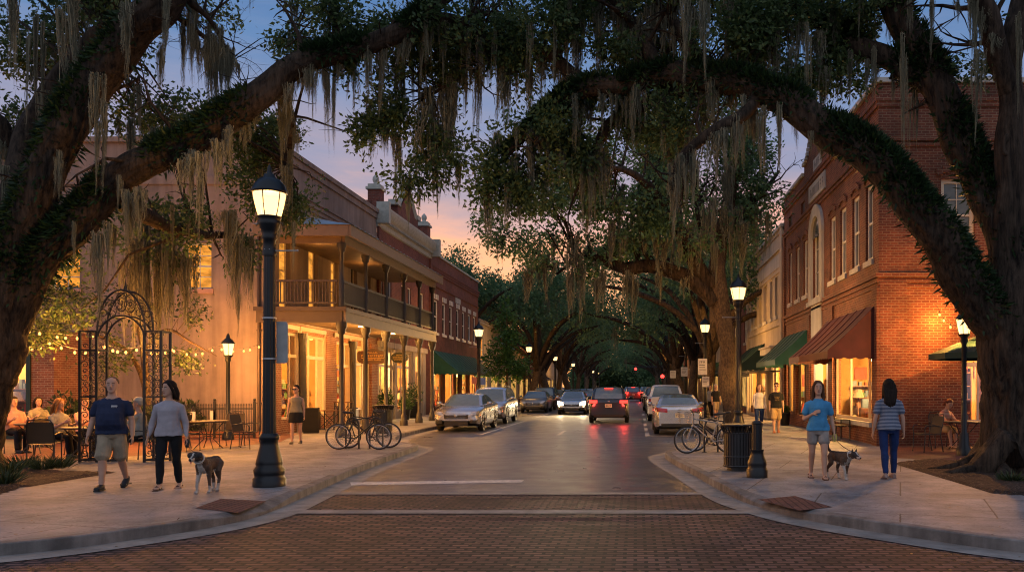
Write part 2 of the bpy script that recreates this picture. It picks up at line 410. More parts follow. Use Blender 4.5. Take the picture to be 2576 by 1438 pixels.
# thin streaky cloud bends the colour bands
mp = wn('ShaderNodeMapping'); mp.inputs['Scale'].default_value = (2.2, 2.2, 11); nt.links.new(tc.outputs['Generated'], mp.inputs[0])
nz = wn('ShaderNodeTexNoise'); nz.inputs['Scale'].default_value = 1.9; nz.inputs['Detail'].default_value = 7; nz.inputs['Roughness'].default_value = 0.58
nt.links.new(mp.outputs[0], nz.inputs['Vector'])
ma = wn('ShaderNodeMath', operation='MULTIPLY_ADD'); nt.links.new(nz.outputs['Fac'], ma.inputs[0]); ma.inputs[1].default_value = 0.20
nt.links.new(sp.outputs['Z'], ma.inputs[2])
ms = wn('ShaderNodeMath', operation='SUBTRACT'); nt.links.new(ma.outputs[0], ms.inputs[0]); ms.inputs[1].default_value = 0.10
rp = wn('ShaderNodeValToRGB'); nt.links.new(ms.outputs[0], rp.inputs[0])
stops = [(0.0, (0.80, 0.36, 0.14)), (0.10, (0.92, 0.44, 0.17)), (0.155, (0.90, 0.42, 0.23)), (0.19, (0.58, 0.34, 0.30)), (0.23, (0.31, 0.27, 0.35)), (0.285, (0.19, 0.235, 0.38)), (0.35, (0.095, 0.19, 0.375)), (0.45, (0.06, 0.15, 0.34)), (1.0, (0.10, 0.17, 0.31))]
e = rp.color_ramp.elements
while len(e) < len(stops): e.new(0.5)
for i, (p, c) in enumerate(stops): e[i].position = p; e[i].color = (*c, 1)
# the sky behind the photographer: even blue-grey dusk
rb = wn('ShaderNodeValToRGB'); nt.links.new(sp.outputs['Z'], rb.inputs[0])
for i, (p, c) in enumerate([(0.0, (0.46, 0.45, 0.52)), (0.9, (0.40, 0.48, 0.64))]): rb.color_ramp.elements[i].position = p; rb.color_ramp.elements[i].color = (*c, 1)
fr = wn('ShaderNodeMapRange'); nt.links.new(sp.outputs['Y'], fr.inputs[0]); fr.inputs[1].default_value = 0.25; fr.inputs[2].default_value = -0.5
mx = wn('ShaderNodeMix', data_type='RGBA'); nt.links.new(fr.outputs[0], mx.inputs[0])
mp2 = wn('ShaderNodeMapping'); mp2.inputs['Scale'].default_value = (1.3, 1.3, 7.5); mp2.inputs['Location'].default_value = (2.1, .4, 0); nt.links.new(tc.outputs['Generated'], mp2.inputs[0])
nz2 = wn('ShaderNodeTexNoise'); nz2.inputs['Scale'].default_value = 2.6; nz2.inputs['Detail'].default_value = 8; nz2.inputs['Roughness'].default_value = .6; nz2.inputs['Distortion'].default_value = .6; nt.links.new(mp2.outputs[0], nz2.inputs['Vector'])
cm = wn('ShaderNodeMapRange'); nt.links.new(nz2.outputs['Fac'], cm.inputs[0]); cm.inputs[1].default_value = .46; cm.inputs[2].default_value = .72; cm.inputs[3].default_value = 0; cm.inputs[4].default_value = .34
cx_ = wn('ShaderNodeMix', data_type='RGBA'); nt.links.new(cm.outputs[0], cx_.inputs[0]); nt.links.new(rp.outputs[0], cx_.inputs[6]); cx_.inputs[7].default_value = (.26, .255, .335, 1); nt.links.new(cx_.outputs[2], mx.inputs[6]); nt.links.new(rb.outputs[0], mx.inputs[7])
nt.links.new(mx.outputs[2], bg2.inputs[0]); bg2.inputs[1].default_value = 1.30
nt.links.new(bg.outputs[0], addn.inputs[0]); nt.links.new(bg2.outputs[0], addn.inputs[1]); nt.links.new(addn.outputs[0], out.inputs[0])

sl = bpy.data.lights.new('sun', 'SUN'); sl.energy = 0.12; sl.angle = math.radians(12); sl.color = (1.0, 0.72, 0.5)
so = bpy.data.objects.new('sun', sl); COL.objects.link(so)
sd = Vector((math.sin(SUN_AZ) * math.cos(SUN_EL), math.cos(SUN_AZ) * math.cos(SUN_EL), math.sin(SUN_EL)))
so.rotation_euler = (-sd).to_track_quat('-Z', 'Y').to_euler()

def point(loc, power, col=(1.0, 0.58, 0.22), r=0.1, parent=None, name='bulb_light'):
    l = bpy.data.lights.new(name, 'POINT'); l.energy = power; l.color = col; l.shadow_soft_size = r
    o = bpy.data.objects.new(name, l); COL.objects.link(o)
    if parent: o.parent = parent
    o.location = loc; return o

# ------------------------------------------------------------------ ground, road, pavements
def sheet(name, poly, z, mat, kind='structure'):
    bm = bmesh.new(); vs = [bm.verts.new((p[0], p[1], z)) for p in poly]
    es = [bm.edges.new((vs[i], vs[(i + 1) % len(vs)])) for i in range(len(vs))]
    bmesh.ops.triangle_fill(bm, edges=es, use_beauty=True)
    for f in bm.faces:
        f.normal_update()
        if f.normal.z < 0: f.normal_flip()
    me = bpy.data.meshes.new(name); bm.to_mesh(me); bm.free(); me.materials.append(mat); box_uv(me)
    o = link(name, me); o['kind'] = kind; return o

asph = NT('asphalt'); av = asph.uv(); an = asph.noise(av, 0.7, 7, 0.7); ag = asph.noise(av, 90, 2); al = asph.noise(asph.uv(scale=(1.6, 0.10, 1)), 1.0, 4)
ac = asph.mul(asph.mul((0.066, 0.066, 0.078), asph.ramp(an, [(0.3, 0.55), (0.68, 1.15)])), asph.ramp(ag, [(0.3, 0.7), (0.75, 1.25)]))
ac = asph.mul(ac, asph.ramp(al, [(0.35, 0.72), (0.62, 1.05)]))
asph.bsdf(ac, asph.ramp(asph.noise(av, 1.6, 5), [(0.3, 0.27), (0.7, 0.46)]), 0, asph.bump(ag, 0.35, 0.006), 0.55)
M['asphalt'] = asph.m
sheet('ground', [(-400, -60), (400, -60), (400, 1500), (-400, 1500)], -0.03, simple('earth', (0.05, 0.045, 0.04), 0.9))
sheet('road', [(-9, 13.9), (5.2, 13.9), (5.2, 700), (-9, 700)], 0.0, M['asphalt'])
sheet('brick_road', [(-60, -12), (60, -12), (60, 14.0), (-60, 14.0)], -0.004, M['paver'])
for nm, y0, y1 in (('concrete_band', 11.78, 12.10), ('concrete_band', 13.86, 14.12)):
    sheet(nm, [(-5.6, y0), (2.6, y0), (2.6, y1), (-5.6, y1)], 0.006, M['concrete'])
stop = [(-5.05, 15.15), (-2.1, 15.62), (-2.1, 16.05), (-5.22, 15.62)]
sheet('stop_line', stop, 0.005, M['paintline'])
def line(p, q, wd):
    p, q = Vector((*p, 0)), Vector((*q, 0)); n = (q - p).cross(Vector((0, 0, 1))).normalized() * wd / 2
    return [(p + n)[:2], (q + n)[:2], (q - n)[:2], (p - n)[:2]]
marks = [((-5.65, 31), (-5.65, 43.2), 0.11), ((-5.65, 48), (-5.65, 56), 0.11), ((-5.65, 31), (-8.0, 31.0), 0.11),
         ((0.40, 30.2), (0.40, 32.6), 0.16), ((0.40, 33.6), (0.40, 36), 0.14), ((0.40, 38), (0.40, 40.2), 0.14), ((0.45, 44), (0.45, 47), 0.14), ((0.45, 52), (0.45, 55), 0.14), ((0.40, 30.2), (2.7, 30.2), 0.11),
         ((-2.82, 30.8), (-2.82, 34), 0.13), ((-2.82, 62), (-2.82, 66), 0.13)]
for a, b, wd in marks: sheet('lane_marking', line(a, b, wd), 0.005, M['paintline'])

# kerb line read off the photograph, far to near
KL = [(-8.2, 600), (-8.2, 33.0), (-8.05, 29.5), (-7.6, 27.0), (-6.9, 25.2), (-6.25, 24.3), (-6.0, 23.5), (-5.93, 22.6), (-5.80, 20.0), (-5.62, 17.2), (-5.40, 15.0), (-5.22, 13.2), (-5.10, 12.0), (-5.12, 11.2), (-5.36, 10.4), (-5.75, 9.75), (-6.15, 9.2), (-6.7, 8.75), (-8.2, 7.8), (-11, 6.6), (-16, 5.4), (-40, 3.0)]
KR = [(2.9, 600), (2.9, 27.5), (2.6, 25.0), (1.9, 23.4), (1.15, 22.4), (0.78, 21.6), (0.72, 20.6), (0.88, 18.8), (1.14, 16.8), (1.36, 14.8), (1.58, 13.2), (1.82, 12.3), (2.15, 11.4), (2.6, 10.65), (3.2, 9.9), (4.0, 9.05), (5.4, 8.1), (7.5, 7.1), (12, 5.8), (40, 3.5)]
def offset(pl, d):
    out = []
    for i, p in enumerate(pl):
        a = Vector(pl[max(i - 1, 0)]); b = Vector(pl[min(i + 1, len(pl) - 1)]); t = (b - a).normalized()
        out.append((p[0] - t.y * d, p[1] + t.x * d))
    return out
def refine(pl, k=4):
    P = [(p[0], p[1], 0, 0) for p in pl[1:]]; q = smooth_path(P, k); return [pl[0]] + [(p[0], p[1]) for p in q]
KL2, KR2 = refine(KL), refine(KR)
ZP = 0.13
def kerb(name, pl, sgn, jit):
    inner = offset(pl, -0.16 * sgn); mb = MB()
    def zt(p):      # dropped where the crossing ramp meets the road
        d = min(abs(p[1] - jit), 1.5); return ZP + 0.004 - (0.085 * (1 - d / 1.5) if p[1] < 20 else 0)
    for i in range(len(pl) - 1):
        a, b, c, d = pl[i], pl[i + 1], inner[i + 1], inner[i]
        za, zb = zt(a), zt(b)
        mb.quad((*a, -0.02), (*b, -0.02), (*b, za * 0 + zb - 0.012), (*a, za - 0.012))
        a2 = (a[0] * 0.9 + d[0] * 0.1, a[1] * 0.9 + d[1] * 0.1); b2 = (b[0] * 0.9 + c[0] * 0.1, b[1] * 0.9 + c[1] * 0.1)
        mb.quad((*a, za - 0.012), (*b, zb - 0.012), (*b2, zb), (*a2, za)); mb.quad((*a2, za), (*b2, zb), (*c, ZP + 0.004), (*d, ZP + 0.004))
    o = mb.build(name, M['kerb'], kind='structure')
    g = offset(pl, 0.42 * sgn); mb = MB()
    for i in range(len(pl) - 1): mb.quad((*pl[i], 0.004), (*pl[i + 1], 0.004), (*g[i + 1], 0.004), (*g[i], 0.004))
    mb.build('gutter', M['concrete'], kind='structure')
    return inner
il = kerb('kerb', KL2, 1, 11.8); ir = kerb('kerb', KR2, -1, 12.2)
sheet('pavement', [p for p in il] + [(-60, 3.0), (-60, 600)], ZP, M['slab'])
sheet('pavement', [p for p in ir] + [(60, 3.5), (60, 600)], ZP, M['slab'])
sheet('brick_terrace', [(-40, 16.3), (-14.3, 16.3), (-13.2, 17.2), (-11.4, 20.5), (-10.4, 25.0), (-11.6, 29.4), (-40, 29.4)], ZP + 0.006, M['terrace'])
sheet('brick_terrace', [(6.7, 23.2), (6.4, 22.2), (5.8, 19.5), (7.0, 18.2), (30, 18.2), (30, 23.2)], ZP + 0.006, M['terrace'])
def gp(x, y, z=ZP): Y = (CZ - z) * F / (y - CY); return ((x - CX) * Y / F, Y)
sheet('tactile_paving', [gp(490, 1278), gp(600, 1290), gp(670, 1260), gp(556, 1254)], ZP + 0.005, M['tactile'])
sheet('tactile_paving', [gp(1905, 1256), gp(2010, 1284), gp(2094, 1275), gp(2000, 1247)], ZP + 0.005, M['tactile'])
# mulch beds: lumpy sheets of bark chips round the two oaks
mul = NT('mulch'); mv = mul.uv(obj=True); mn = mul.noise(mv, 22, 5, 0.7); vo = mul.n('ShaderNodeTexVoronoi', Scale=38.0); mul.l(mv, vo.inputs['Vector'])
mc = mul.mul(mul.ramp(mn, [(0.3, (0.018, 0.011, 0.008)), (0.58, (0.075, 0.045, 0.03)), (0.72, (0.30, 0.21, 0.15))]), mul.ramp(mul.noise(mv, 1.2), [(0.3, 0.55), (0.7, 1.1)]))
mul.bsdf(mc, 0.9, 0, mul.bump(vo.outputs['Distance'], 0.9, 0.03), 0.2); M['mulch'] = mul.m
def bed(poly, name='mulch_bed'):
    xs = [p[0] for p in poly]; ys = [p[1] for p in poly]
    def inside(x, y):
        c = False; j = len(poly) - 1
        for i in range(len(poly)):
            if (poly[i][1] > y) != (poly[j][1] > y) and x < (poly[j][0] - poly[i][0]) * (y - poly[i][1]) / (poly[j][1] - poly[i][1]) + poly[i][0]: c = not c
            j = i
        return c
    st = 0.09; mb = MB(); nx = int((max(xs) - min(xs)) / st) + 1; ny = int((max(ys) - min(ys)) / st) + 1; idx = {}
    for i in range(nx):
        for j in range(ny):
            x, y = min(xs) + i * st, min(ys) + j * st
            if inside(x, y):
                z = ZP + 0.012 + 0.05 * (mnoise.noise((x * 0.8, y * 0.8, 0)) + 0.6) + 0.022 * mnoise.noise((x * 7, y * 7, 3))
                idx[i, j] = len(mb.v); mb.v.append((x, y, z))
    for (i, j), a in idx.items():
        if any((i + p_, j + q_) not in idx for p_ in (-1, 0, 1) for q_ in (-1, 0, 1)): mb.v[a] = (mb.v[a][0], mb.v[a][1], ZP + .002)
    for (i, j), a in idx.items():
        if (i + 1, j) in idx and (i, j + 1) in idx and (i + 1, j + 1) in idx:
            mb.f.append((a, idx[i + 1, j], idx[i + 1, j + 1], idx[i, j + 1])); mb.m.append(0); mb.s.append(False)
    return mb.build(name, M['mulch'], kind='structure')
BED_L = [gp(*p) for p in ((-260, 1250), (-260, 1185), (0, 1168), (150, 1184), (300, 1187), (150, 1213), (60, 1226), (0, 1246))]
BED_R = [gp(*p) for p in ((2238, 1165), (2330, 1160), (2700, 1158), (2900, 1250), (2560, 1246), (2480, 1240), (2400, 1214), (2320, 1190))]
bed(BED_L); bed(BED_R)
# ------------------------------------------------------------------ building kit
def plane(o, u, n): return (Vector(o), Vector(u), Vector(n))
def facade(mb, P, L0, L1, z0, z1, holes=(), depth=0.2, mi=0, mir=None):
    o, u, n = P; mir = mi if mir is None else mir
    us = sorted({L0, L1} | {a for h in holes for a in h[:2] if L0 < a < L1}); zs = sorted({z0, z1} | {a for h in holes for a in h[2:4] if z0 < a < z1})
    flip = (u.cross(Vector((0, 0, 1)))).dot(n) < 0
    def p(a, z, d=0): return o + u * a + n * d + Vector((0, 0, z))
    def q(a, b, c, d, m):
        mb.quad(*((a, d, c, b) if flip else (a, b, c, d)), m)
    for i in range(len(us) - 1):
        for j in range(len(zs) - 1):
            cu, cz = (us[i] + us[i + 1]) / 2, (zs[j] + zs[j + 1]) / 2
            if any(h[0] < cu < h[1] and h[2] < cz < h[3] for h in holes): continue
            q(p(us[i], zs[j]), p(us[i + 1], zs[j]), p(us[i + 1], zs[j + 1]), p(us[i], zs[j + 1]), mi)
    for a, b, c, d in [h[:4] for h in holes]:
        q(p(a, c), p(a, d), p(a, d, -depth), p(a, c, -depth), mir); q(p(b, d), p(b, c), p(b, c, -depth), p(b, d, -depth), mir)
        q(p(a, d), p(b, d), p(b, d, -depth), p(a, d, -depth), mir); q(p(b, c), p(a, c), p(a, c, -depth), p(b, c, -depth), mir)
    return mb
def window(par, P, u0, u1, z0, z1, inset=0.14, fw=0.06, cols=2, rows=2, frame=None, pane=None, sill=None, sash=True, name='window', blinds=False, sill_out=0.07, header=None):
    o, u, n = P; mb = MB(); d0, d1 = -inset - 0.05, -inset
    mb.obox(P, u0, u0 + fw, d0, d1, z0, z1); mb.obox(P, u1 - fw, u1, d0, d1, z0, z1)
    mb.obox(P, u0 + fw, u1 - fw, d0, d1, z0, z0 + fw); mb.obox(P, u0 + fw, u1 - fw, d0, d1, z1 - fw, z1)
    zm = (z0 + z1) / 2
    if sash: mb.obox(P, u0 + fw, u1 - fw, d0 + 0.01, d1 - 0.006, zm - 0.03, zm + 0.03)
    for i in range(1, cols):
        x = u0 + fw + (u1 - u0 - 2 * fw) * i / cols; mb.obox(P, x - 0.012, x + 0.012, d0 + 0.02, d1 - 0.012, z0 + fw, z1 - fw)
    for i in range(1, rows):
        if sash and rows % 2 == 0 and i == rows // 2: continue
        z = z0 + fw + (z1 - z0 - 2 * fw) * i / rows; mb.obox(P, u0 + fw, u1 - fw, d0 + 0.02, d1 - 0.014, z - 0.012, z + 0.012)
    w_ = mb.build(name, frame or M['white'], par, world=True)
    pm = MB(); pm.obox(P, u0 + fw * .5, u1 - fw * .5, d0 - 0.01, d0 + 0.015, z0 + fw * .5, z1 - fw * .5); po = pm.build('pane', pane or M['glass_dark'], w_, world=True)
    if blinds:
        b = MB(); k = int((z1 - z0) / 0.055)
        for i in range(k): b.obox(P, u0 + fw, u1 - fw, d0 - 0.035, d0 - 0.02, z0 + 0.05 + i * 0.055, z0 + 0.09 + i * 0.055)
        b.build('blind', simple('blind', (0.35, 0.34, 0.3), 0.6), w_, world=True)
    if sill:
        s = MB(); s.obox(P, u0 - 0.08, u1 + 0.08, -inset, sill_out, z0 - 0.16, z0 - 0.002); s.build('sill', sill, w_, world=True)
    if header:
        s = MB(); s.obox(P, u0 - 0.05, u1 + 0.05, -0.01, 0.03, z1 + 0.02, z1 + 0.22); s.build('lintel', header, w_, world=True)
    return w_
def merch(mb, P, u0, u1, nd, z0, z1, rng):
    """goods standing on a shelf"""
    x = u0
    while x < u1 - 0.05:
        w_ = rng.uniform(0.05, 0.16); h = rng.uniform(0.35, 0.95) * (z1 - z0)
        mb.obox(P, x, min(x + w_, u1), nd, nd + rng.uniform(0.08, 0.2), z0, z0 + h, rng.randint(1, 5)); x += w_ + rng.uniform(0.01, 0.10)
GOODS = [simple('goods_red', (0.30, 0.05, 0.03)), simple('goods_blue', (0.06, 0.10, 0.16)), simple('goods_pale', (0.6, 0.5, 0.35)), simple('goods_green', (0.06, 0.13, 0.05)), simple('goods_brown', (0.16, 0.07, 0.03))]
def room(par, P, u0, u1, z0, z1, depth, power, seed, wall=None, pend=1, shelves=2, col=(1.0, 0.60, 0.24), start=-0.32):
    rng = random.Random(seed); o, u, n = P; mb = MB(); s = start
    def p(a, z, d): return o + u * a + n * d + Vector((0, 0, z))
    d = s - depth
    mb.quad(p(u0, z0, d), p(u1, z0, d), p(u1, z1, d), p(u0, z1, d)); mb.quad(p(u0, z0, s), p(u0, z0, d), p(u0, z1, d), p(u0, z1, s)); mb.quad(p(u1, z0, s), p(u1, z0, d), p(u1, z1, d), p(u1, z1, s))
    mb.quad(p(u0, z1, s), p(u1, z1, s), p(u1, z1, d), p(u0, z1, d)); mb.quad(p(u0, z0, s), p(u1, z0, s), p(u1, z0, d), p(u0, z0, d), 1)
    r = mb.build('shop_interior', [wall or M['plaster'], M['wood_floor']], par, world=True)
    L = u1 - u0
    for k in range(shelves):
        a = u0 + L * (k + 0.15) / shelves; b = a + L * 0.62 / shelves; mb = MB()
        zz = z0 + 0.05; hmax = rng.uniform(1.3, 2.0)
        while zz < z0 + hmax:
            mb.obox(P, a, b, d + 0.02, d + 0.34, zz, zz + 0.03, 0); merch(mb, P, a + 0.04, b - 0.04, d + 0.06, zz + 0.031, zz + 0.36, rng); zz += 0.4
        mb.obox(P, a - 0.03, a, d + 0.01, d + 0.35, z0, z0 + hmax, 0); mb.obox(P, b, b + 0.03, d + 0.01, d + 0.35, z0, z0 + hmax, 0)
        mb.build('shelf', [M['wood']] + GOODS, r, world=True)
    # far end wall: shelves of goods and framed pictures; goods in the window itself
    P2 = plane(p(u1, 0, 0) , -n, -u)
    mb = MB(); zz = z0 + .1; top = z0 + rng.uniform(1.2, 1.9)
    while zz < top:
        mb.obox(P2, -s + .35, -s + depth - .05, .01, .30, zz, zz + .03, 0); merch(mb, P2, -s + .4, -s + depth - .1, .04, zz + .031, zz + .34, rng); zz += .38
    mb.build('shelf', [M['wood']] + GOODS, r, world=True)
    mb = MB(); a = -s + .5
    while a < -s + depth - .5: w_ = rng.uniform(.25, .5); mb.obox(P2, a, a + w_, .012, .04, top + .12, top + .12 + w_ * rng.uniform(.7, 1.2), rng.randint(0, 5)); a += w_ + rng.uniform(.12, .4)
    a = u0 + .3
    while a < u1 - .5: w_ = rng.uniform(.3, .7); mb.obox(P, a, a + w_, d + .012, d + .04, z1 - 1.15, z1 - 1.15 + w_ * rng.uniform(.6, 1.0), rng.randint(0, 5)); a += w_ + rng.uniform(.3, .9)
    if mb.f: mb.build('picture', [M['wood']] + GOODS, r, world=True)
    mb = MB(); a = u0 + .25; zb = z0 + .12
    while a < u1 - .4:
        q = rng.random(); c = p(a, zb, s - rng.uniform(.25, .6)); hh = rng.uniform(.25, .75); m_ = rng.randint(0, 5)
        if q < .3: mb.lathe([(.07, 0), (.12, .1 * hh), (.10, .4 * hh), (.04, .75 * hh), (.06, hh)], 10, tuple(c), m_)
        elif q < .55: mb.lathe([(.1, 0), (.02, .04), (.02, .55 + hh * .4)], 8, tuple(c), 0); mb.lathe([(.19, .5 + hh * .4), (.10, .78 + hh * .4)], 14, tuple(c), 3)
        elif q < .8: mb.obox((c, u, n), -.16, .16, -.15, .15, 0, hh * .6, m_); mb.obox((c, u, n), -.11, .1, -.1, .1, hh * .6 + .002, hh, rng.randint(1, 5))
        else: mb.obox((c, u, n), -.18, .18, -.17, .17, .3, .36, 1); mb.obox((c, u, n), -.18, .18, -.2, -.16, .36, .85, 0); [mb.obox((c, u, n), i - .02, i + .02, j - .02, j + .02, 0, .3, 0) for i in (-.16, .16) for j in (-.15, .15)]
        a += rng.uniform(.35, .75)
    mb.build('window_display', [M['wood']] + GOODS, r, world=True)
    for k in range(pend):
        c = p(u0 + L * (k + 0.5) / max(pend, 1) + rng.uniform(-.1, .1), z1 - 0.55, s - depth * 0.4); mb = MB(); mb.ball(c, 0.10, 10); mb.tube([c + V(0, 0, .1), c + V(0, 0, .55)], .008, 5)
        mb.build('pendant_lamp', M['bulb'], r, world=True)
    point(p((u0 + u1) / 2, z1 - 0.5, s - depth * 0.45), power * 6.2, (col[0], col[1] * .80, col[2] * .55), 0.25, None, 'shop_light')
    return r
def shopglass(par, P, u0, u1, z0, z1, bars=(), rails=(), frame=None, fw=0.09, inset=0.12, name='shop_window'):
    mb = MB(); d0, d1 = -inset - 0.07, -inset
    mb.obox(P, u0, u0 + fw, d0, d1, z0, z1); mb.obox(P, u1 - fw, u1, d0, d1, z0, z1); mb.obox(P, u0 + fw, u1 - fw, d0, d1, z0, z0 + fw); mb.obox(P, u0 + fw, u1 - fw, d0, d1, z1 - fw, z1)
    for b in bars: mb.obox(P, b - 0.03, b + 0.03, d0 + .005, d1 - .005, z0 + fw, z1 - fw)
    for b in rails: mb.obox(P, u0 + fw, u1 - fw, d0 - .004, d1 + .004, b - 0.06, b + 0.06)
    w_ = mb.build(name, frame or M['trim'], par, world=True)
    pm = MB(); o, u, n = P; y = -inset - 0.035
    pm.quad(*[o + u * a + n * y + V(0, 0, z) for a, z in ((u0 + .02, z0 + .02), (u1 - .02, z0 + .02), (u1 - .02, z1 - .02), (u0 + .02, z1 - .02))]); pm.build('pane', M['glass'], w_, world=True)
    return w_
def awning(par, P, u0, u1, ztop, zbot, out, mat, val=0.22, name='awning', stripes=None, label=None):
    o, u, n = P; mb = MB(); k = max(8, int((u1 - u0) / 0.25))
    def p(a, d, z): return o + u * a + n * d + V(0, 0, z)
    rows = 6
    pts = [[p(u0 + (u1 - u0) * i / k, 0.02 + (out - .02) * j / rows, ztop + (zbot - ztop) * j / rows - 0.05 * math.sin(PI * j / rows) - (0.025 * abs(math.sin(PI * i / 4)) * math.sin(PI * j / rows))) for j in range(rows + 1)] for i in range(k + 1)]
    for i in range(k):
        for j in range(rows): mb.add([pts[i][j], pts[i + 1][j], pts[i + 1][j + 1], pts[i][j + 1]], [(0, 1, 2, 3)], 0, True)
    for i in (0, k):     # closed canvas ends
        a = pts[i]; mb.add(a + [p(u0 if i == 0 else u1, 0.02, zbot)], [tuple(range(len(a))) + (len(a),)], 0)
    def val_strip(f, L):
        m = max(10, int(L / 0.045)); prev = None
        for i in range(m + 1):
            t = i / m; q = f(t); z2 = zbot - val + 0.05 * (1 - abs(math.sin(PI * t * L / 0.30)))
            cur = (q, Vector((q.x, q.y, z2)))
            if prev: mb.quad(prev[0], cur[0], cur[1], prev[1])
            prev = cur
    val_strip(lambda t: p(u0 + (u1 - u0) * t, out, zbot), u1 - u0)
    val_strip(lambda t: p(u0, out * t, zbot), out); val_strip(lambda t: p(u1, out * t, zbot), out)
    for i in range(k + 1):
        if i % 4 == 0:   # seams over the ribs
            mb.tube([q_ + V(0, 0, .012) for q_ in pts[i]], 0.014, 5)
    a = mb.build(name, mat, par, world=True, label=label)
    fr = MB(); fr.tube([p(u0 + .03, out - .02, zbot - .01), p(u1 - .03, out - .02, zbot - .01)], .018, 6)
    for t in (0.03, 0.5, 0.97): fr.tube([p(u0 + (u1 - u0) * t, 0.03, zbot - .02), p(u0 + (u1 - u0) * t, out - .03, zbot - .02)], .016, 6)
    fr.build('awning_frame', M['iron'], a, world=True)
    return a
def door(par, P, u0, u1, z0, z1, mat=None, glass=True, inset=0.25, name='door'):
    mb = MB(); d0, d1 = -inset - .05, -inset; f = .1
    mb.obox(P, u0, u0 + f, d0, d1, z0, z1); mb.obox(P, u1 - f, u1, d0, d1, z0, z1); mb.obox(P, u0 + f, u1 - f, d0, d1, z0, z0 + .35); mb.obox(P, u0 + f, u1 - f, d0, d1, z1 - f, z1)
    if not glass: mb.obox(P, u0 + f, u1 - f, d0 + .012, d1 - .012, z0 + .35, z1 - f)
    d = mb.build(name, mat or M['wood'], par, world=True)
    if glass:
        pm = MB(); o, u, n = P; pm.quad(*[o + u * a + n * (d0 + .02) + V(0, 0, z) for a, z in ((u0 + .08, z0 + .3), (u1 - .08, z0 + .3), (u1 - .08, z1 - .08), (u0 + .08, z1 - .08))]); pm.build('pane', M['glass'], d, world=True)
    h = MB(); o, u, n = P; h.tube([o + u * (u1 - .14) + n * (d1 + .05) + V(0, 0, z0 + .9), o + u * (u1 - .14) + n * (d1 + .05) + V(0, 0, z0 + 1.25)], .015, 6)
    h.build('handle', simple('brass', (0.5, 0.35, 0.12), 0.35, 0.8), d, world=True)
    return d
def roof_slab(par, x0, x1, y0, y1, z, mat=None, name='roof'):
    mb = MB(); mb.bbox(x0, x1, y0, y1, z - .2, z); return mb.build(name, mat or M['concrete'], par, world=True)
def marks(mb, P, u0, u1, z, h, rng, n=0.004, mi=0, wd=None):
    """illegible worn lettering, as the photograph shows it: short upright and slanted strokes"""
    x = u0; t = wd or h * 0.16; o, u, nn = P
    while x < u1 - h * 0.4:
        w_ = h * rng.uniform(0.45, 0.75); k = rng.random()
        mb.obox(P, x, x + t, n, n + 0.006, z, z + h, mi)
        if k < .55: mb.obox(P, x + w_ - t, x + w_, n, n + 0.006, z, z + h * rng.choice((1, 1, .55)), mi)
        if k > .25: mb.obox(P, x + t, x + w_ - t, n, n + 0.006, z + h * .42, z + h * .42 + t, mi)
        if k > .5: mb.obox(P, x + t, x + w_ * .9, n, n + 0.006, z + h - t, z + h, mi)
        x += w_ + h * rng.uniform(.22, .4)

# ------------------------------------------------------------------ LEFT 1: stucco building with the two-storey gallery
XL, YL = -12.1, 28.3
PL = plane((XL, 0, 0), (0, 1, 0), (1, 0, 0)); PLe = plane((XL, YL, 0), (-1, 0, 0), (0, -1, 0))
b = thing('stucco_building', 'pink-beige stucco corner building with a two-storey gallery over the left pavement', 'building', (XL, YL, 0))
up = [(29.0, 29.9, 4.45, 7.05), (31.6, 32.5, 4.45, 7.05), (33.9, 34.7, 4.35, 6.75), (36.3, 37.1, 4.9, 6.9), (38.2, 39.0, 4.9, 6.9)]
mb = MB(); facade(mb, PL, YL, 39.9, 3.95, 9.8, up, 0.2)
ew = [(a, c, 4.98, 6.5) for a, c in ((1.95, 2.85), (6.3, 7.25), (11.0, 12.0))]
facade(mb, PLe, 0, 27, 0, 9.8, ew, 0.22)
mb.build('wall', M['stucco'], b, world=True)
holes = [(29.05, 30.5, .62, 3.62), (30.85, 33.15, .62, 3.62), (34.35, 36.0, .13, 3.55), (36.25, 37.6, .13, 3.5), (37.9, 38.7, .13, 2.9)]
mb = MB(); facade(mb, PL, YL + .02, 39.9, 0, 3.95, holes, 0.3, 0, 1); mb.obox(PL, YL + .03, 28.95, -.02, .10, 0.1, 3.3); mb.obox(PL, 33.2, 34.3, -.02, .09, .1, 3.7); mb.obox(PL, 38.9, 39.8, -.02, .08, .1, 3.7)
mb.build('shop_wall', [M['brick_shop'], M['trim']], b, world=True)
for h in holes[:4]: mb = MB(); mb.obox(PL, h[0] - .12, h[0] - .002, .001, .05, .13, 3.75); mb.obox(PL, h[1] + .002, h[1] + .12, .001, .05, .13, 3.75); mb.obox(PL, h[0] - .12, h[1] + .12, .001, .06, 3.752, 3.9); mb.build('shopfront_trim', M['trim'], b, world=True)
mb = MB()
mb.obox(PL, YL - .12, 39.95, -.25, .14, 9.8, 9.98); mb.obox(PL, YL - .06, 39.9, 0, .07, 9.55, 9.8); mb.obox(PL, YL, 39.9, 0, .06, 8.62, 8.7); mb.obox(PL, YL, 39.9, 0, .05, 8.42, 8.5); mb.obox(PL, YL, 39.9, 0, .04, 8.24, 8.31)
mb.obox(PLe, .02, 27, -.25, .12, 9.805, 9.975); mb.obox(PLe, .14, 27, 0, .06, 8.42, 8.7)
mb.build('cornice', M['stucco'], b, world=True); roof_slab(b, -39, XL - .3, YL + .3, 39.8, 9.2)
for h in up: window(b, PL, *h, cols=1, rows=2, pane=M['lit'] if h[0] < 35 else M['glass_dark'], sill=M['stone'], frame=M['trim'])
for h in ew: window(b, PLe, *h, cols=2, rows=4, pane=M['lit'], sill=simple('pink_sill', (.36, .22, .19), .8), frame=simple('pale_blue_frame', (.42, .47, .5), .5))
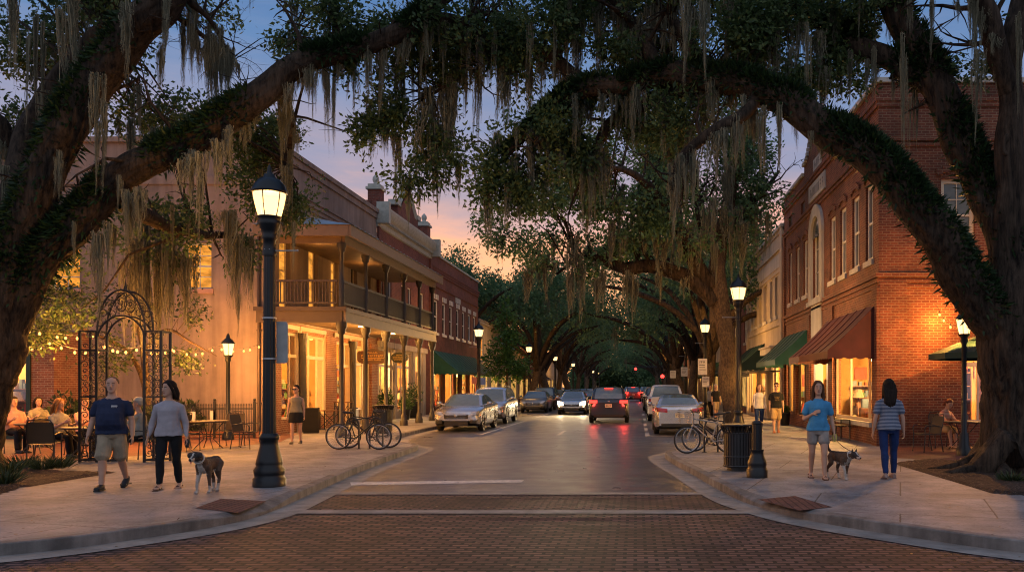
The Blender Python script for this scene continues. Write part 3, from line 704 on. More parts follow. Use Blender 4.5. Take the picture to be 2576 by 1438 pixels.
shopglass(b, PL, 29.05, 30.5, .62, 3.62, rails=(2.82,), bars=(29.8,), inset=-.02); shopglass(b, PL, 30.85, 33.15, .62, 3.62, rails=(2.82,), bars=(31.6, 32.4), inset=-.02)
shopglass(b, PL, 34.35, 36.0, 2.55, 3.55, bars=(34.9, 35.45), name='transom', inset=-.02); door(b, PL, 34.65, 35.7, .14, 2.5, inset=.05); shopglass(b, PL, 36.25, 37.6, .75, 3.5, rails=(2.7,), inset=-.02)
door(b, PL, 37.9, 38.7, .14, 2.88, M['dark'], False)
mb = MB(); mb.obox(PL, 36.27, 37.58, -.28, -.02, .13, .74); mb.build('stall_riser', M['wood'], b, world=True)
for y in (30.68, 36.15):
    mb = MB(); mb.lathe([(.19, .13), (.19, .4), (.15, .5), (.15, 3.3), (.2, 3.5), (.2, 3.66)], 14, (XL + .12, y, 0)); mb.build('column', M['post'], b, world=True)
room(b, PL, 28.9, 33.3, .4, 3.8, 3.2, 430, 3, pend=3, col=(1, .52, .17)); room(b, PL, 34.3, 37.7, .2, 3.7, 3.0, 330, 4, pend=1, col=(1, .56, .18))
mb = MB(); mb.tube([(XL - .35, YL - .07, .15), (XL - .35, YL - .07, 9.3), (XL - .35, YL + .0, 9.5)], .05, 8)
for z in (1.2, 3.6, 6.0, 8.2): mb.box((XL - .35, YL - .05, z), (.16, .05, .04))
mb.build('downpipe', M['brown'], b, world=True)
mb = MB(); mb.obox(PLe, 4.6, 5.0, 0, .12, 2.6, 3.1); mb.tube([(XL - 4.8, YL - .04, 3.1), (XL - 4.8, YL - .04, 8.2)], .018, 5); mb.build('meter_box', M['grey_stucco'], b, world=True)
# gallery
g0, g1, gx = 28.05, 40.75, -9.62
mb = MB(); mb.bbox(XL + .012, gx + .03, g0 + .03, g1 - .03, 4.02, 4.2); mb.build('gallery_floor', M['soffit'], b, world=True)
mb = MB()
mb.bbox(gx, gx + .09, g0, g1, 3.86, 4.28); mb.bbox(gx + .0905, gx + .14, g0 - .05, g1, 4.2, 4.34); mb.bbox(gx + .0905, gx + .12, g0 - .03, g1, 3.86, 3.93)
mb.build('gallery_fascia', M['fascia'], b, world=True)
mb = MB(); mb.bbox(XL - .35, gx - .002, g0 - .03, g0 + .06, 3.84, 4.30); mb.bbox(XL - .42, gx + .13, g0 - .09, g0 - .031, 4.22, 4.36); mb.bbox(XL - .35, gx - .01, g0 - .055, g0 - .031, 3.84, 3.92); mb.build('end_fascia', M['brown'], b, world=True)
mb = MB(); mb.bbox(XL + .02, gx + .3, g0 - .3, g1 + .15, 6.72, 6.80); mb.build('gallery_ceiling', M['soffit'], b, world=True)
mb = MB(); mb.bbox(gx + .30, gx + .38, g0 - .36, g1 + .2, 6.62, 6.98); mb.bbox(XL - .3, gx + .298, g0 - .38, g0 - .3, 6.62, 6.98); mb.bbox(gx - .04, gx + .08, g0, g1, 6.42, 6.718); mb.bbox(XL, gx - .042, g0 - .02, g0 + .1, 6.44, 6.718)
mb.build('eave_fascia', M['fascia'], b, world=True)
mb = MB(); r0 = [(gx + .42, g0 - .42, 6.985), (gx + .42, g1 + .25, 6.985), (XL + .015, g1 - .9, 7.62), (XL + .015, g0 + 1.2, 7.62), (XL - .3, g0 - .42, 6.985)]
mb.add(r0, [(0, 1, 2, 3), (0, 3, 4)])
for i in range(26):     # standing seams
    y = g0 + .1 + i * (g1 - g0) / 26; mb.tube([(gx + .42, y, 7.0), (XL + .05, y * .92 + .08 * 34.4, 7.63)], .016, 4)
mb.build('gallery_roof', M['steel'], b, world=True)
posts = [28.1, 30.6, 33.1, 35.65, 38.15, 40.6]
for y in posts:
    mb = MB(); c = (gx - .06, y, 0)
    mb.lathe([(.17, .13), (.17, .32), (.13, .36), (.12, .55), (.072, .6), (.072, 3.45), (.13, 3.5), (.13, 3.62), (.18, 3.7), (.18, 3.86)], 14, c)
    mb.lathe([(.09, 4.3), (.09, 5.2), (.07, 5.25), (.062, 6.15), (.12, 6.2), (.12, 6.28), (.15, 6.34), (.15, 6.45)], 12, c); mb.build('gallery_post', M['post'], b, world=True)
for i in range(5):
    mb = MB(); y0, y1 = posts[i] + .115, posts[i + 1] - .115
    mb.bbox(gx - .1, gx - .02, y0, y1, 5.18, 5.25); mb.bbox(gx - .09, gx - .03, y0, y1, 4.46, 4.52)
    k = int((y1 - y0) / .095)
    for j in range(k): yy = y0 + (j + .5) * (y1 - y0) / k; mb.bbox(gx - .075, gx - .045, yy - .015, yy + .015, 4.52, 5.18)
    mb.build('railing', M['post'], b, world=True)
mb = MB(); mb.bbox(XL, gx - .19, g0, g0 + .07, 5.18, 5.25); mb.bbox(XL, gx - .19, g0 + .01, g0 + .06, 4.46, 4.52)
for j in range(20): xx = XL + .08 + j * .115; mb.bbox(xx - .015, xx + .015, g0 + .02, g0 + .05, 4.52, 5.18)
mb.build('railing', M['brown'], b, world=True)
for y in (30.0, 32.2, 36.5):      # lit downlights in the soffit
    mb = MB(); mb.lathe([(.09, 0), (.09, .03)], 12, (gx - .75, y, 3.985)); mb.build('downlight', M['bulb'], b, world=True); point((gx - .75, y, 3.8), 560, (1, .44, .09), .08)
point((gx - 1.3, 29.6, 6.3), 34, (1, .42, .1), .1); point((gx - 1.3, 34.5, 6.3), 28, (1, .42, .1), .1)

# ------------------------------------------------------------------ LEFT 2: red brick building with pediment
b2 = thing('brick_building', 'red brick building with dentil cornice, pediment and ball finials beside the gallery', 'building', (XL, 39.9, 0))
w2 = [(40.35, 40.95, 4.7, 7.0), (41.5, 42.3, 4.7, 7.0), (44.1, 44.8, 4.7, 7.0), (45.3, 46.0, 4.7, 7.0), (47.9, 48.7, 4.7, 7.0)]
pan = [(40.9, 43.4, 7.95, 8.55), (44.0, 46.5, 7.95, 8.55), (47.1, 49.7, 7.95, 8.55)]
mb = MB(); facade(mb, PL, 39.92, 50.3, 3.9, 9.3, w2 + pan, .16); mb.obox(PL, 39.92, 40.2, .001, .12, 3.9, 9.2); mb.obox(PL, 49.95, 50.3, .001, .12, 3.9, 9.2)
for q in pan:       # basket-weave brick panels
    mb.obox(PL, q[0], q[1], -.17, -.15, q[2], q[3])
    for i in range(int((q[1] - q[0]) / .14)):
        for j in range(4):
            if (i + j) % 2: mb.obox(PL, q[0] + i * .14, q[0] + i * .14 + .1, -.15, -.03, q[2] + .02 + j * .15, q[2] + .12 + j * .15)
mb.obox(PL, 40.0, 50.2, -.3, -.02, 9.3, 10.5)
mb.obox(plane((XL, 39.92, 0), (-1, 0, 0), (0, -1, 0)), .3, 8, -.3, -.02, 9.3, 10.45)
for y in (40.5, 49.7): mb.bbox(XL - .5, XL + .06, y - .35, y + .35, 9.3, 11.0)
mb.bbox(XL - .4, XL + .03, 43.3, 47.3, 9.3, 10.9); mb.add([(XL - .2, 43.9, 10.9), (XL - .2, 46.7, 10.9), (XL - .2, 45.3, 12.1)], [(0, 1, 2)]); mb.add([(XL + .02, 43.9, 10.9), (XL + .02, 46.7, 10.9), (XL + .02, 45.3, 12.1)], [(0, 1, 2)])
mb.build('wall', M['brick_left'], b2, world=True)
mb = MB(); prof = [(0, 9.2), (.08, 9.25), (.10, 9.45), (.16, 9.5), (.34, 9.72), (.42, 9.9), (.46, 10.05), (.46, 10.15), (0, 10.2)]
rings = [[Vector((XL + d, y, z)) for d, z in prof] for y in (39.85, 50.35)]; mb.loft(rings, smooth=False, closed=False)
k = 46
for i in range(k): y = 40.1 + i * (10.0 / k); mb.bbox(XL + .09, XL + .26, y, y + .11, 9.5, 9.68)
for y in (39.8, 50.05): mb.prism([(XL + .02, y), (XL + .6, y), (XL + .6, y + .32), (XL + .02, y + .32)], 9.35, 10.35)
mb.build('cornice', M['greytrim'], b2, world=True)
mb = MB()
for y in (40.5, 49.7): mb = MB() if y < 45 else (mb.build('finial', M['greytrim'], b2, world=True), MB())[1]; mb.bbox(XL - .58, XL + .14, y - .43, y + .43, 11.0, 11.12); mb.bbox(XL - .5, XL + .06, y - .35, y + .35, 11.12, 11.26); mb.lathe([(.2, 11.26), (.1, 11.36), (.12, 11.4), (.16, 11.5), (.15, 11.62), (.07, 11.72), (.0, 11.8)], 12, (XL - .22, y, 0))
mb.build('finial', M['greytrim'], b2, world=True)
for s in (-1, 1):
    mb = MB(); mb.tube([(XL - .06, 45.3 + s * 1.75, 10.95), (XL - .06, 45.3, 12.45)], [.17, .15], 4, flat=1.6, smooth=False); mb.bbox(XL - .35, XL + .12, 45.3 + s * 2.0 - .35, 45.3 + s * 2.0 + .35, 10.9, 11.15); mb.build('pediment_rake', M['greytrim'], b2, world=True)
mb = MB(); mb.bbox(XL - .24, XL + .14, 45.02, 45.58, 12.35, 12.6); mb.bbox(XL - .2, XL + .1, 45.1, 45.5, 12.6, 12.72)
mb.build('pediment_block', M['greytrim'], b2, world=True)
for h in w2: window(b2, PL, *h, cols=1, rows=2, sill=M['stone'], inset=.06)
sf = [(40.3, 42.5, .5, 3.5), (43.1, 46.0, .5, 3.5), (46.6, 47.9, .13, 3.4)]
mb = MB(); facade(mb, PL, 39.93, 49.2, 0, 3.9, sf, .25); mb.obox(PL, 39.95, 49.2, 0, .12, 3.62, 3.9)
for y in (42.6, 46.1, 48.2): mb.obox(PL, y + .02, y + .38, 0, .1, .13, 3.6)
mb.build('shopfront', M['cream'], b2, world=True); mb = MB(); facade(mb, PL, 49.2, 50.3, 0, 3.9); mb.build('pier', M['brick_left'], b2, world=True)
shopglass(b2, PL, 40.3, 42.5, .5, 3.5, rails=(2.75,), bars=(41.0, 41.7), frame=M['white']); shopglass(b2, PL, 43.1, 46.0, .5, 3.5, rails=(2.75,), bars=(44.5,), frame=M['white']); door(b2, PL, 46.65, 47.85, .14, 2.6, M['white'])
room(b2, PL, 40.0, 42.7, .3, 3.7, 2.2, 260, 8, pend=1, shelves=1, col=(1, .74, .42)); room(b2, PL, 42.9, 48.3, .3, 3.7, 2.5, 330, 9, pend=2, shelves=3)
roof_slab(b2, -34, XL - .45, 40.0, 50.2, 9.2)

# ------------------------------------------------------------------ LEFT 3: plain brick building with green awning
b3 = thing('brick_building', 'long red brick building with tall white windows above a green awning', 'building', (XL, 50.35, 0))
w3 = [(51.2, 52.2), (53.4, 54.3), (55.4, 56.3), (57.5, 58.4), (59.5, 60.4), (61.5, 62.4), (63.5, 64.4)]
w3 = [(a, c, 5.0, 6.95) for a, c in w3]; s3 = [(51.2, 53.4, .5, 2.9), (54.2, 56.6, .5, 2.9), (57.5, 58.7, .13, 2.8), (59.4, 61.4, .5, 2.9), (62.2, 64.6, .5, 2.9)]
mb = MB(); facade(mb, PL, 50.32, 65.5, 0, 9.65, w3 + s3, .18)
mb.obox(PL, 50.33, 65.5, 0, .07, 8.55, 8.65); mb.obox(PL, 50.33, 65.5, 0, .07, 7.75, 7.82)
for i in range(90): mb.obox(PL, 50.4 + i * .167, 50.4 + i * .167 + .09, 0, .1, 8.66, 8.86)
mb.obox(PL, 50.33, 65.5, 0, .12, 8.87, 8.98); facade(mb, plane((XL, 65.5, 0), (-1, 0, 0), (0, 1, 0)), 0, 20, 0, 9.65)
facade(mb, plane((XL, 50.34, 0), (-1, 0, 0), (0, -1, 0)), 0, 20, 9.2, 9.65)
mb.build('wall', M['brick_far'], b3, world=True)
mb = MB(); mb.obox(PL, 50.3, 65.55, -.3, .08, 9.652, 9.76); mb.build('coping', M['greytrim'], b3, world=True)
mb = MB(); mb.obox(PL, 57.2, 58.8, 0, .03, 7.35, 7.72 + .0); mb.build('stone_tablet', M['stone'], b3, world=True)
for h in w3:
    w_ = window(b3, PL, *h, cols=1, rows=2, sill=M['white'], inset=.05, fw=.09); s = MB()
    for k in (0, .42, .84): s.obox(PL, h[0] + k, h[0] + k + .16, 0, .04, h[3] + .06, h[3] + .36)
    s.build('voussoir', M['white'], w_, world=True)
for h in s3:
    (door if h[2] < .2 else shopglass)(b3, PL, *h)
room(b3, PL, 51.0, 57.0, .3, 3.1, 2.2, 480, 12, pend=3, shelves=4); room(b3, PL, 59.2, 64.9, .3, 3.1, 2.2, 420, 13, pend=2, shelves=4)
awning(b3, PL, 50.8, 64.2, 3.9, 2.66, 1.5, M['green'], .2); roof_slab(b3, -32, XL - .3, 50.5, 65.3, 9.2)

# ------------------------------------------------------------------ LEFT, farther down the street
def far_building(name, label, x, y0, y1, h, mat, side, seed, shop=True, wins=3, awn=None, roofmat=None):
    P = plane((x, 0, 0), (0, 1, 0), (side, 0, 0)); rng = random.Random(seed); bb = thing(name, label, 'building', (x, y0, 0))
    L = y1 - y0; ws = []; ss = []
    if h > 5.5:
        for i in range(wins): a = y0 + L * (i + .3) / wins; ws.append((a, a + min(1.0, L / wins * .45), h * .55, h * .55 + 1.7))
    n = max(2, int(L / 4))
    for i in range(n): a = y0 + L * (i + .12) / n; ss.append((a, a + L / n * .72, .45, 2.8))
    mb = MB(); facade(mb, P, y0 + .02, y1, 0, h, ws + ss, .16); facade(mb, plane((x, y0 + .02, 0), (-side, 0, 0), (0, -1, 0)), 0, 16, 0, h); mb.obox(P, y0, y1, 0, .12, h - .3, h - .12); mb.obox(P, y0, y1, 0, .1, 3.2, 3.4); mb.obox(P, y0 + .02, y1, -15, .05, h, h + .08)
    mb.build('wall', mat, bb, world=True)
    for q in ws: window(bb, P, *q, cols=1, rows=2, sill=M['stone'], inset=.06, pane=M['lit'] if rng.random() < .2 else M['glass_dark'])
    for q in ss: window(bb, P, *q, cols=2, rows=1, sash=False, inset=.08, fw=.1, pane=M['lit2'], frame=rng.choice((M['trim'], M['white'], M['brown'])), name='shop_window')
    if awn: awning(bb, P, y0 + .4, y1 - .5, 3.7, 2.7, 1.4, awn, .2)
    return bb
far_building('shop_building', 'grey stuccoed building just past the green awning on the left', XL, 65.7, 76, 6.9, M['grey_stucco'], 1, 1)
gb = far_building('gabled_building', 'cream shop with a white gable behind the young street tree', XL, 76.1, 88, 5.2, M['cream'], 1, 2)
mb = MB(); mb.add([(XL - 6, 76.0, 5.3), (XL + .5, 76.0, 5.3), (XL - 2.7, 76.0, 7.6), (XL - 6, 88.2, 5.3), (XL + .5, 88.2, 5.3), (XL - 2.7, 88.2, 7.6)], [(0, 1, 2), (3, 5, 4), (0, 2, 5, 3), (1, 4, 5, 2)]); mb.build('roof', M['steel'], gb, world=True)
far_building('brick_building', 'narrow dark brick shop among the farther oaks on the left', XL, 88.2, 108, 7.5, M['brick_far'], 1, 3, wins=5, awn=M['brown'])
far_building('shop_building', 'low pale shop far down the left side of the street', XL, 108.3, 140, 5.5, M['cream'], 1, 4, wins=6)
far_building('brick_building', 'dark brick building behind the big street oak on the right', 6.6, 50.5, 64, 8.0, M['brick_far'], -1, 5, wins=5, awn=M['dgreen'])
far_building('shop_building', 'low grey shop with a green awning far down the right side', 6.6, 64.3, 82, 5.8, M['grey_stucco'], -1, 6, wins=4, awn=M['green'])
far_building('brick_building', 'farthest brick building on the right side of the street', 6.6, 82.3, 120, 7.2, M['brick_far'], -1, 7, wins=7)
tb = thing('brick_building', 'tall plain brick block rising behind the low grey shop on the left', 'building', (-22, 80, 0))
mb = MB(); mb.bbox(-34, -15, 80, 100, 0, 10.2); mb.bbox(-34.2, -14.8, 79.8, 100.2, 9.0, 9.3); mb.build('wall', M['brick_far'], tb, world=True)

# ------------------------------------------------------------------ RIGHT 1: big red brick corner building
XR, YR = 6.6, 23.3
PR = plane((XR, 0, 0), (0, 1, 0), (-1, 0, 0)); PRe = plane((XR, YR, 0), (1, 0, 0), (0, -1, 0))
r1 = thing('brick_building', 'tall orange-red brick corner building on the right with arched window and carved tablets', 'building', (XR, YR, 0))
wr = [(23.85, 24.62), (25.32, 26.15), (26.9, 27.7), (28.35, 29.2), (33.0, 33.8), (34.6, 35.4), (36.3, 37.0)]
wr = [(a, c, 5.3, 7.45) for a, c in wr]; arch = (30.45, 31.95, 5.0, 7.75)
vents = [(33.5, 34.3, 8.55, 9.05), (36.2, 37.0, 8.55, 9.05)]
sr = [(23.75, 28.5, .75, 2.95), (29.2, 32.3, .13, 3.0), (33.0, 35.4, .6, 2.95), (36.0, 37.6, .6, 2.95)]
mb = MB(); facade(mb, PR, YR, 38.2, 0, 10.0, wr + [arch] + sr + vents, .22)
we = [(1.70, 2.62, 5.45, 7.4), (5.3, 6.2, 5.45, 7.4), (2.3, 3.7, .75, 3.05), (4.6, 6.4, .75, 3.05)]
facade(mb, PRe, 0, 22, 0, 10.0, we, .2)
# corbelled bands and corner piers
for z0_, z1_, d in ((9.5, 9.62, .10), (9.36, 9.5, .06), (8.42, 8.52, .09), (8.28, 8.36, .06), (4.72, 4.84, .10), (4.58, 4.66, .06), (4.44, 4.52, .04)):
    mb.obox(PR, YR - d, 38.2, .001, d, z0_, z1_); mb.obox(PRe, .002, 22, .001, d, z0_, z1_)
mb.obox(PRe, 0.003, .75, .002, .08, .13, 4.58); mb.obox(PR, YR - .08, 23.72, .002, .08, .13, 4.44); mb.obox(PR, 37.75, 38.2, .002, .08, .13, 8.28)
mb.obox(PR, 28.55, 29.15, .002, .07, .13, 4.44); mb.obox(PR, 32.35, 32.95, .002, .07, .13, 4.44)
for h in wr + we[:2]:     # segmental brick hoods
    P_ = PR if h in wr else PRe; c, hw = (h[0] + h[1]) / 2, (h[1] - h[0]) / 2 + .14
    for i in range(7):
        a0, a1 = -1 + 2 * i / 7, -1 + 2 * (i + 1) / 7; zz = h[3] + .05 + .16 * (1 - ((a0 + a1) / 2) ** 2)
        mb.obox(P_, c + hw * a0, c + hw * a1, .001, .06, zz, zz + .17)
# shaped parapet
def parap(y):
    if 28.3 < y < 33.6:
        t = min(y - 28.3, 33.6 - y); return 10.35 if t < .5 else (10.4 + .62 * (1 - math.cos(min((t - .5) / 1.0, 1) * PI)) / 2)
    return 10.0
ys = [YR + i * .15 for i in range(int((38.2 - YR) / .15) + 1)]
cap = MB()
for a in ys[:-1]:
    z = max(parap(a), parap(a + .15))
    if z > 10.01: mb.obox(PR, a, a + .15, -.3, 0, 10.0, z)
    cap.obox(PR, a, a + .151, -.36, .1, z + .001, z + .13)
cap.obox(PRe, -.1, 22, -.36, .1, 10.0012, 10.13)
facade(mb, plane((XR, 38.2, 0), (1, 0, 0), (0, 1, 0)), 0, 15, 8, 10.0)
mb.build('wall', M['brick_right'], r1, world=True); cap.build('coping', M['stone'], r1, world=True); roof_slab(r1, XR + .4, 28, YR + .4, 38.1, 9.6)
blind_w = simple('pale_curtain', (.4, .38, .33), .8, var=.3)
for h in wr: window(r1, PR, *h, cols=2, rows=2, sill=M['stone'], inset=.07, fw=.10, pane=simple('pale_window_glass', (.10, .105, .11), .15, spec=.8))
for h in we[:2]: window(r1, PRe, *h, cols=2, rows=4, sill=M['stone'], inset=.1, fw=.11, frame=M['trim'], pane=simple('blind_glass', (.10, .115, .11), .25), blinds=False)
for h in vents:
    v = MB()
    for i in range(6): v.obox(PR, h[0], h[1], -.15, -.06, h[2] + i * .085, h[2] + .05 + i * .085)
    v.build('vent', M['brown'], r1, world=True)
# arched window
aw = window(r1, PR, 30.45, 31.95, 5.0, 7.75, inset=.08, fw=.1, cols=3, rows=3, sash=False, name='arched_window', sill=M['stone'])
mb = MB(); c = 31.2
for s in (-1, 1): mb.obox(PR, c + s * .95 - .2, c + s * .95 + .2, .002, .10, 4.9, 7.2)
for i in range(16):
    a0, a1 = PI * i / 16, PI * (i + 1) / 16; vs = []
    for rr in (.75, 1.17):
        for a in (a0, a1):
            for d in (.002, .11): vs.append(Vector((XR - d, c + rr * math.cos(a), 7.2 + rr * math.sin(a))))
    mb.add(vs, [(0, 1, 3, 2), (4, 6, 7, 5), (0, 4, 5, 1), (2, 3, 7, 6), (1, 5, 7, 3), (0, 2, 6, 4)])
mb.obox(PR, c - 1.3, c + 1.3, .003, .16, 4.74, 4.9); mb.obox(PR, c - .85, c + .85, .003, .06, 3.15, 4.73); mb.obox(PR, c - 1.05, c + 1.05, .003, .09, 2.98, 3.14)
mb.build('arch_surround', M['stone'], aw, world=True)
fan = MB(); fan.add([Vector((XR - .02, c + .75 * math.cos(PI * i / 14), 7.2 + .75 * math.sin(PI * i / 14))) for i in range(15)], [tuple(range(15))]); fan.build('fanlight', M['glass_dark'], aw, world=True)
# carved tablets with worn, unreadable letters
mb = MB(); mb.obox(PR, 29.75, 32.55, .001, .05, 8.66, 9.28); tbl = mb.build('stone_tablet', M['stone'], r1, world=True)
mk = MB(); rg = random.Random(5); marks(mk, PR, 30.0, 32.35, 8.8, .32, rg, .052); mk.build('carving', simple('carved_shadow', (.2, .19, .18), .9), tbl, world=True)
mb = MB(); mb.obox(PR, 30.45, 31.75, .001, .04, 9.68, 10.12); tbl = mb.build('stone_tablet', M['stone'], r1, world=True)
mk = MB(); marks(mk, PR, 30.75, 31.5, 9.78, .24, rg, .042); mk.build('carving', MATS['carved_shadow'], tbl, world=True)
shopglass(r1, PR, 23.75, 28.5, .75, 2.95, bars=(24.5, 26.6), frame=M['trim'], inset=.05); shopglass(r1, PR, 33.0, 35.4, .6, 2.95, bars=(34.2,), frame=M['brown']); shopglass(r1, PR, 36.0, 37.6, .6, 2.95, frame=M['brown'])
mb = MB(); mb.obox(PR, 23.7, 28.54, -.02, .16, .62, .748); mb.build('sill', M['stone'], r1, world=True)
door(r1, PR, 30.1, 31.2, .14, 2.5, M['white'], inset=.6)
mb = MB(); mb.obox(PR, 29.5, 29.8, -.3, -.02, .13, 2.8); mb.obox(PR, 31.6, 31.9, -.3, -.02, .13, 2.8); mb.obox(PR, 29.4, 32.1, -.34, -.02, 2.8, 2.98); mb.build('pilaster', M['white'], r1, world=True)
room(r1, PR, 23.6, 28.9, .5, 3.2, 1.85, 420, 21, pend=2, shelves=2, start=-.26, col=(1, .66, .27)); room(r1, PR, 29.0, 32.6, .14, 3.1, 3.0, 130, 22, pend=0, shelves=1, start=-.24); room(r1, PR, 32.8, 37.9, .4, 3.1, 2.4, 190, 23, pend=1, shelves=3, col=(1, .72, .35), start=-.24)
for y in (29.9, 31.4): point((XR - .5, y, 2.75), 22, (1, .66, .3), .06)
awning(r1, PR, 23.45, 29.4, 4.0, 2.72, 1.36, M['maroon'], .22, label='large faded maroon canvas awning'); awning(r1, PR, 32.7, 37.8, 3.95, 2.78, 1.3, M['green'], .22, label='green canvas awning')
shopglass(r1, PRe, 2.3, 3.7, .75, 3.05, frame=M['trim'], bars=(2.75,), rails=(2.35,)); shopglass(r1, PRe, 4.6, 6.4, .75, 3.05, frame=M['trim'], bars=(5.4,))
room(r1, PRe, 2.3, 6.6, .5, 3.15, 2.4, 260, 24, pend=2, shelves=3, start=-.25, col=(1, .62, .26))

# ------------------------------------------------------------------ RIGHT 2: cream stuccoed building
r2 = thing('stucco_building', 'cream stuccoed building with a row of tall upper windows between brick neighbours on the right', 'building', (XR, 38.3, 0))
wc = [(38.5, 39.2), (40.0, 40.7), (41.5, 42.2), (43.2, 44.4), (45.1, 45.9), (46.9, 47.7), (48.3, 49.1)]
wc = [(a, c, 5.05, 6.9) for a, c in wc]; sc = [(38.8, 41.2, .5, 2.9), (41.9, 43.1, .13, 2.7), (43.8, 46.4, .5, 2.9), (47.0, 49.8, .5, 2.9)]
mb = MB(); facade(mb, PR, 38.22, 50.4, 0, 8.9, wc + sc, .2); mb.obox(PR, 38.23, 50.4, .001, .10, 8.0, 8.12); mb.obox(PR, 38.23, 50.4, .001, .05, 7.0, 7.12); mb.obox(PR, 38.23, 50.4, .001, .06, 8.75, 8.9)
for a in (38.23, 49.9): mb.obox(PR, a, a + .5, .002, .12, .13, 8.9)
mb.obox(PR, 38.23, 50.4, .001, .07, 4.55, 4.68); mb.build('wall', M['cream'], r2, world=True)
mb = MB(); mb.obox(PR, 38.21, 50.4, -.3, .16, 8.902, 9.03); mb.build('coping', M['stone'], r2, world=True)
mb = MB(); mb.obox(PR, 39.0, 49.6, .001, .03, 7.25, 7.85); mb.build('frieze_panel', M['stone'], r2, world=True)
for h in wc: window(r2, PR, *h, cols=2, rows=4, sill=M['stone'], inset=.14, frame=M['trim'])
for h in sc: (door if h[2] < .2 else shopglass)(r2, PR, *h)
room(r2, PR, 38.5, 41.5, .3, 3.1, 2.2, 330, 31, pend=1, shelves=1, start=-.24); room(r2, PR, 43.5, 50.0, .3, 3.1, 2.2, 330, 32, pend=2, shelves=3, start=-.24)
mb = MB(); mb.obox(PR, 40.2, 43.6, .05, .3, 3.3, 3.6); mb.obox(PR, 40.1, 43.7, .02, .36, 3.6, 3.68); sg = mb.build('carved_hood', M['stone'], r2, world=True)
awning(r2, PR, 43.9, 50.0, 3.95, 2.75, 1.4, M['dgreen'], .2); roof_slab(r2, XR + .35, 24, 38.4, 50.3, 8.5)
# flat iron canopy edged with tracery
mb = MB(); mb.obox(PR, 38.6, 43.4, .02, 1.5, 2.42, 2.48)
for i in range(40): mb.torus((XR - 1.52, 38.7 + i * .118, 2.33), .045, .012, 8, 4, Matrix.Translation((XR - 1.52, 38.7 + i * .118, 2.33)) @ Matrix.Rotation(PI / 2, 4, 'Z') @ Matrix.Translation((-(XR - 1.52), -(38.7 + i * .118), -2.33)))
mb.obox(PR, 38.6, 43.4, 1.49, 1.53, 2.2, 2.27); mb.build('canopy', M['iron'], r2, world=True)

# ------------------------------------------------------------------ FAR LEFT: cafe with dark timber window and brick pier
PC = plane((0, 26.6, 0), (1, 0, 0), (0, -1, 0))
c1 = thing('cafe_building', 'low cafe front with dark framed lit window and brick pier at far left', 'building', (-20, 26.6, 0))
mb = MB(); facade(mb, PC, -30, -18.1, 0, 3.35, [(-22.5, -18.8, .75, 2.9)], .2); facade(mb, plane((-18.1, 26.6, 0), (0, 1, 0), (1, 0, 0)), 0, 1.7, 0, 3.35); mb.bbox(-30, -18.1, 26.6, 28.2, 3.352, 3.5); mb.build('wall', M['brick_shop'], c1, world=True)
shopglass(c1, PC, -22.5, -18.8, .75, 2.9, bars=(-20.5, -19.45), frame=simple('bottle_green_timber', (.02, .035, .022), .4), fw=.13, inset=-.06)
room(c1, PC, -22.6, -18.7, .4, 3.1, 1.25, 100, 41, pend=1, shelves=2, start=-.21)
mb = MB(); mb.obox(PC, -22.6, -18.75, .001, .09, .13, .74); mb.obox(PC, -22.6, -18.75, .08, .2, 2.92, 3.3); mb.build('panelling', MATS['bottle_green_timber'], c1, world=True)
# ------------------------------------------------------------------ street lamps
def make_lamp(label, loc, power, group='street lamps'):
    t = thing('street_lamp', label, 'street lamp', loc, 0, group)
    mb = MB(); mb.lathe([(.255, 0), (.255, .13), (.225, .16), (.235, .2), (.245, .27), (.2, .33), (.21, .37), (.2, .42), (.145, .66), (.135, .74), (.155, .77), (.155, .82), (.12, .86)], 28)
    mb.build('lamp_base', M['lampiron'], t)
    mb = MB(); n = 48; vs = []       # fluted shaft
    for r, z in ((.106, .85), (.096, 2.2), (.085, 3.75)):
        for j in range(n): a = 2 * PI * j / n; q = r * (1 - .07 * (j % 4 in (1, 2))); vs.append((q * math.cos(a), q * math.sin(a), z))
    mb.add(vs, [(i * n + j, i * n + (j + 1) % n, (i + 1) * n + (j + 1) % n, (i + 1) * n + j) for i in range(2) for j in range(n)], 0, False)
    mb.lathe([(.105, 3.74), (.112, 3.8), (.10, 3.84), (.10, 4.0), (.125, 4.03), (.105, 4.07), (.13, 4.16), (.165, 4.24), (.175, 4.30), (.16, 4.33), (.19, 4.36), (.19, 4.385)], 24)
    mb.build('pole', M['lampiron'], t)
    mb = MB(); mb.lathe([(.165, 4.386), (.185, 4.45), (.225, 4.6), (.248, 4.72), (.25, 4.76)], 24); mb.f = [f for f in mb.f if len(f) == 4]; mb.m = mb.m[:len(mb.f)]; mb.s = mb.s[:len(mb.f)]; g = mb.build('globe', M['globe'], t)
    mb = MB()
    for k in range(6):
        a = PI / 6 + k * PI / 3; mb.tube([((r + .008) * math.cos(a), (r + .008) * math.sin(a), z) for r, z in ((.165, 4.38), (.185, 4.45), (.225, 4.6), (.248, 4.72), (.252, 4.78))], .009, 5)
    mb.build('cage_rib', M['lampiron'], g)
    mb = MB(); mb.lathe([(.262, 4.76), (.285, 4.775), (.28, 4.80), (.262, 4.83), (.235, 4.90), (.17, 4.98), (.095, 5.02), (.085, 5.06), (.045, 5.09), (.03, 5.13), (.035, 5.16), (.0, 5.25)], 24); mb.build('lamp_cap', M['lampiron'], t)
    point((0, 0, 4.56), power * 4.4, (1, .47, .11), .09, t)
    return t
def banner_arm(t, z, s, L=.5):
    mb = MB(); mb.tube([(0, 0, z), (s * L, 0, z)], .012, 6); mb.lathe([(.1, z - .02), (.1, z + .02)], 16); mb.ball((s * L, 0, z), .02, 8); return mb.build('banner_arm', M['steel'], t)
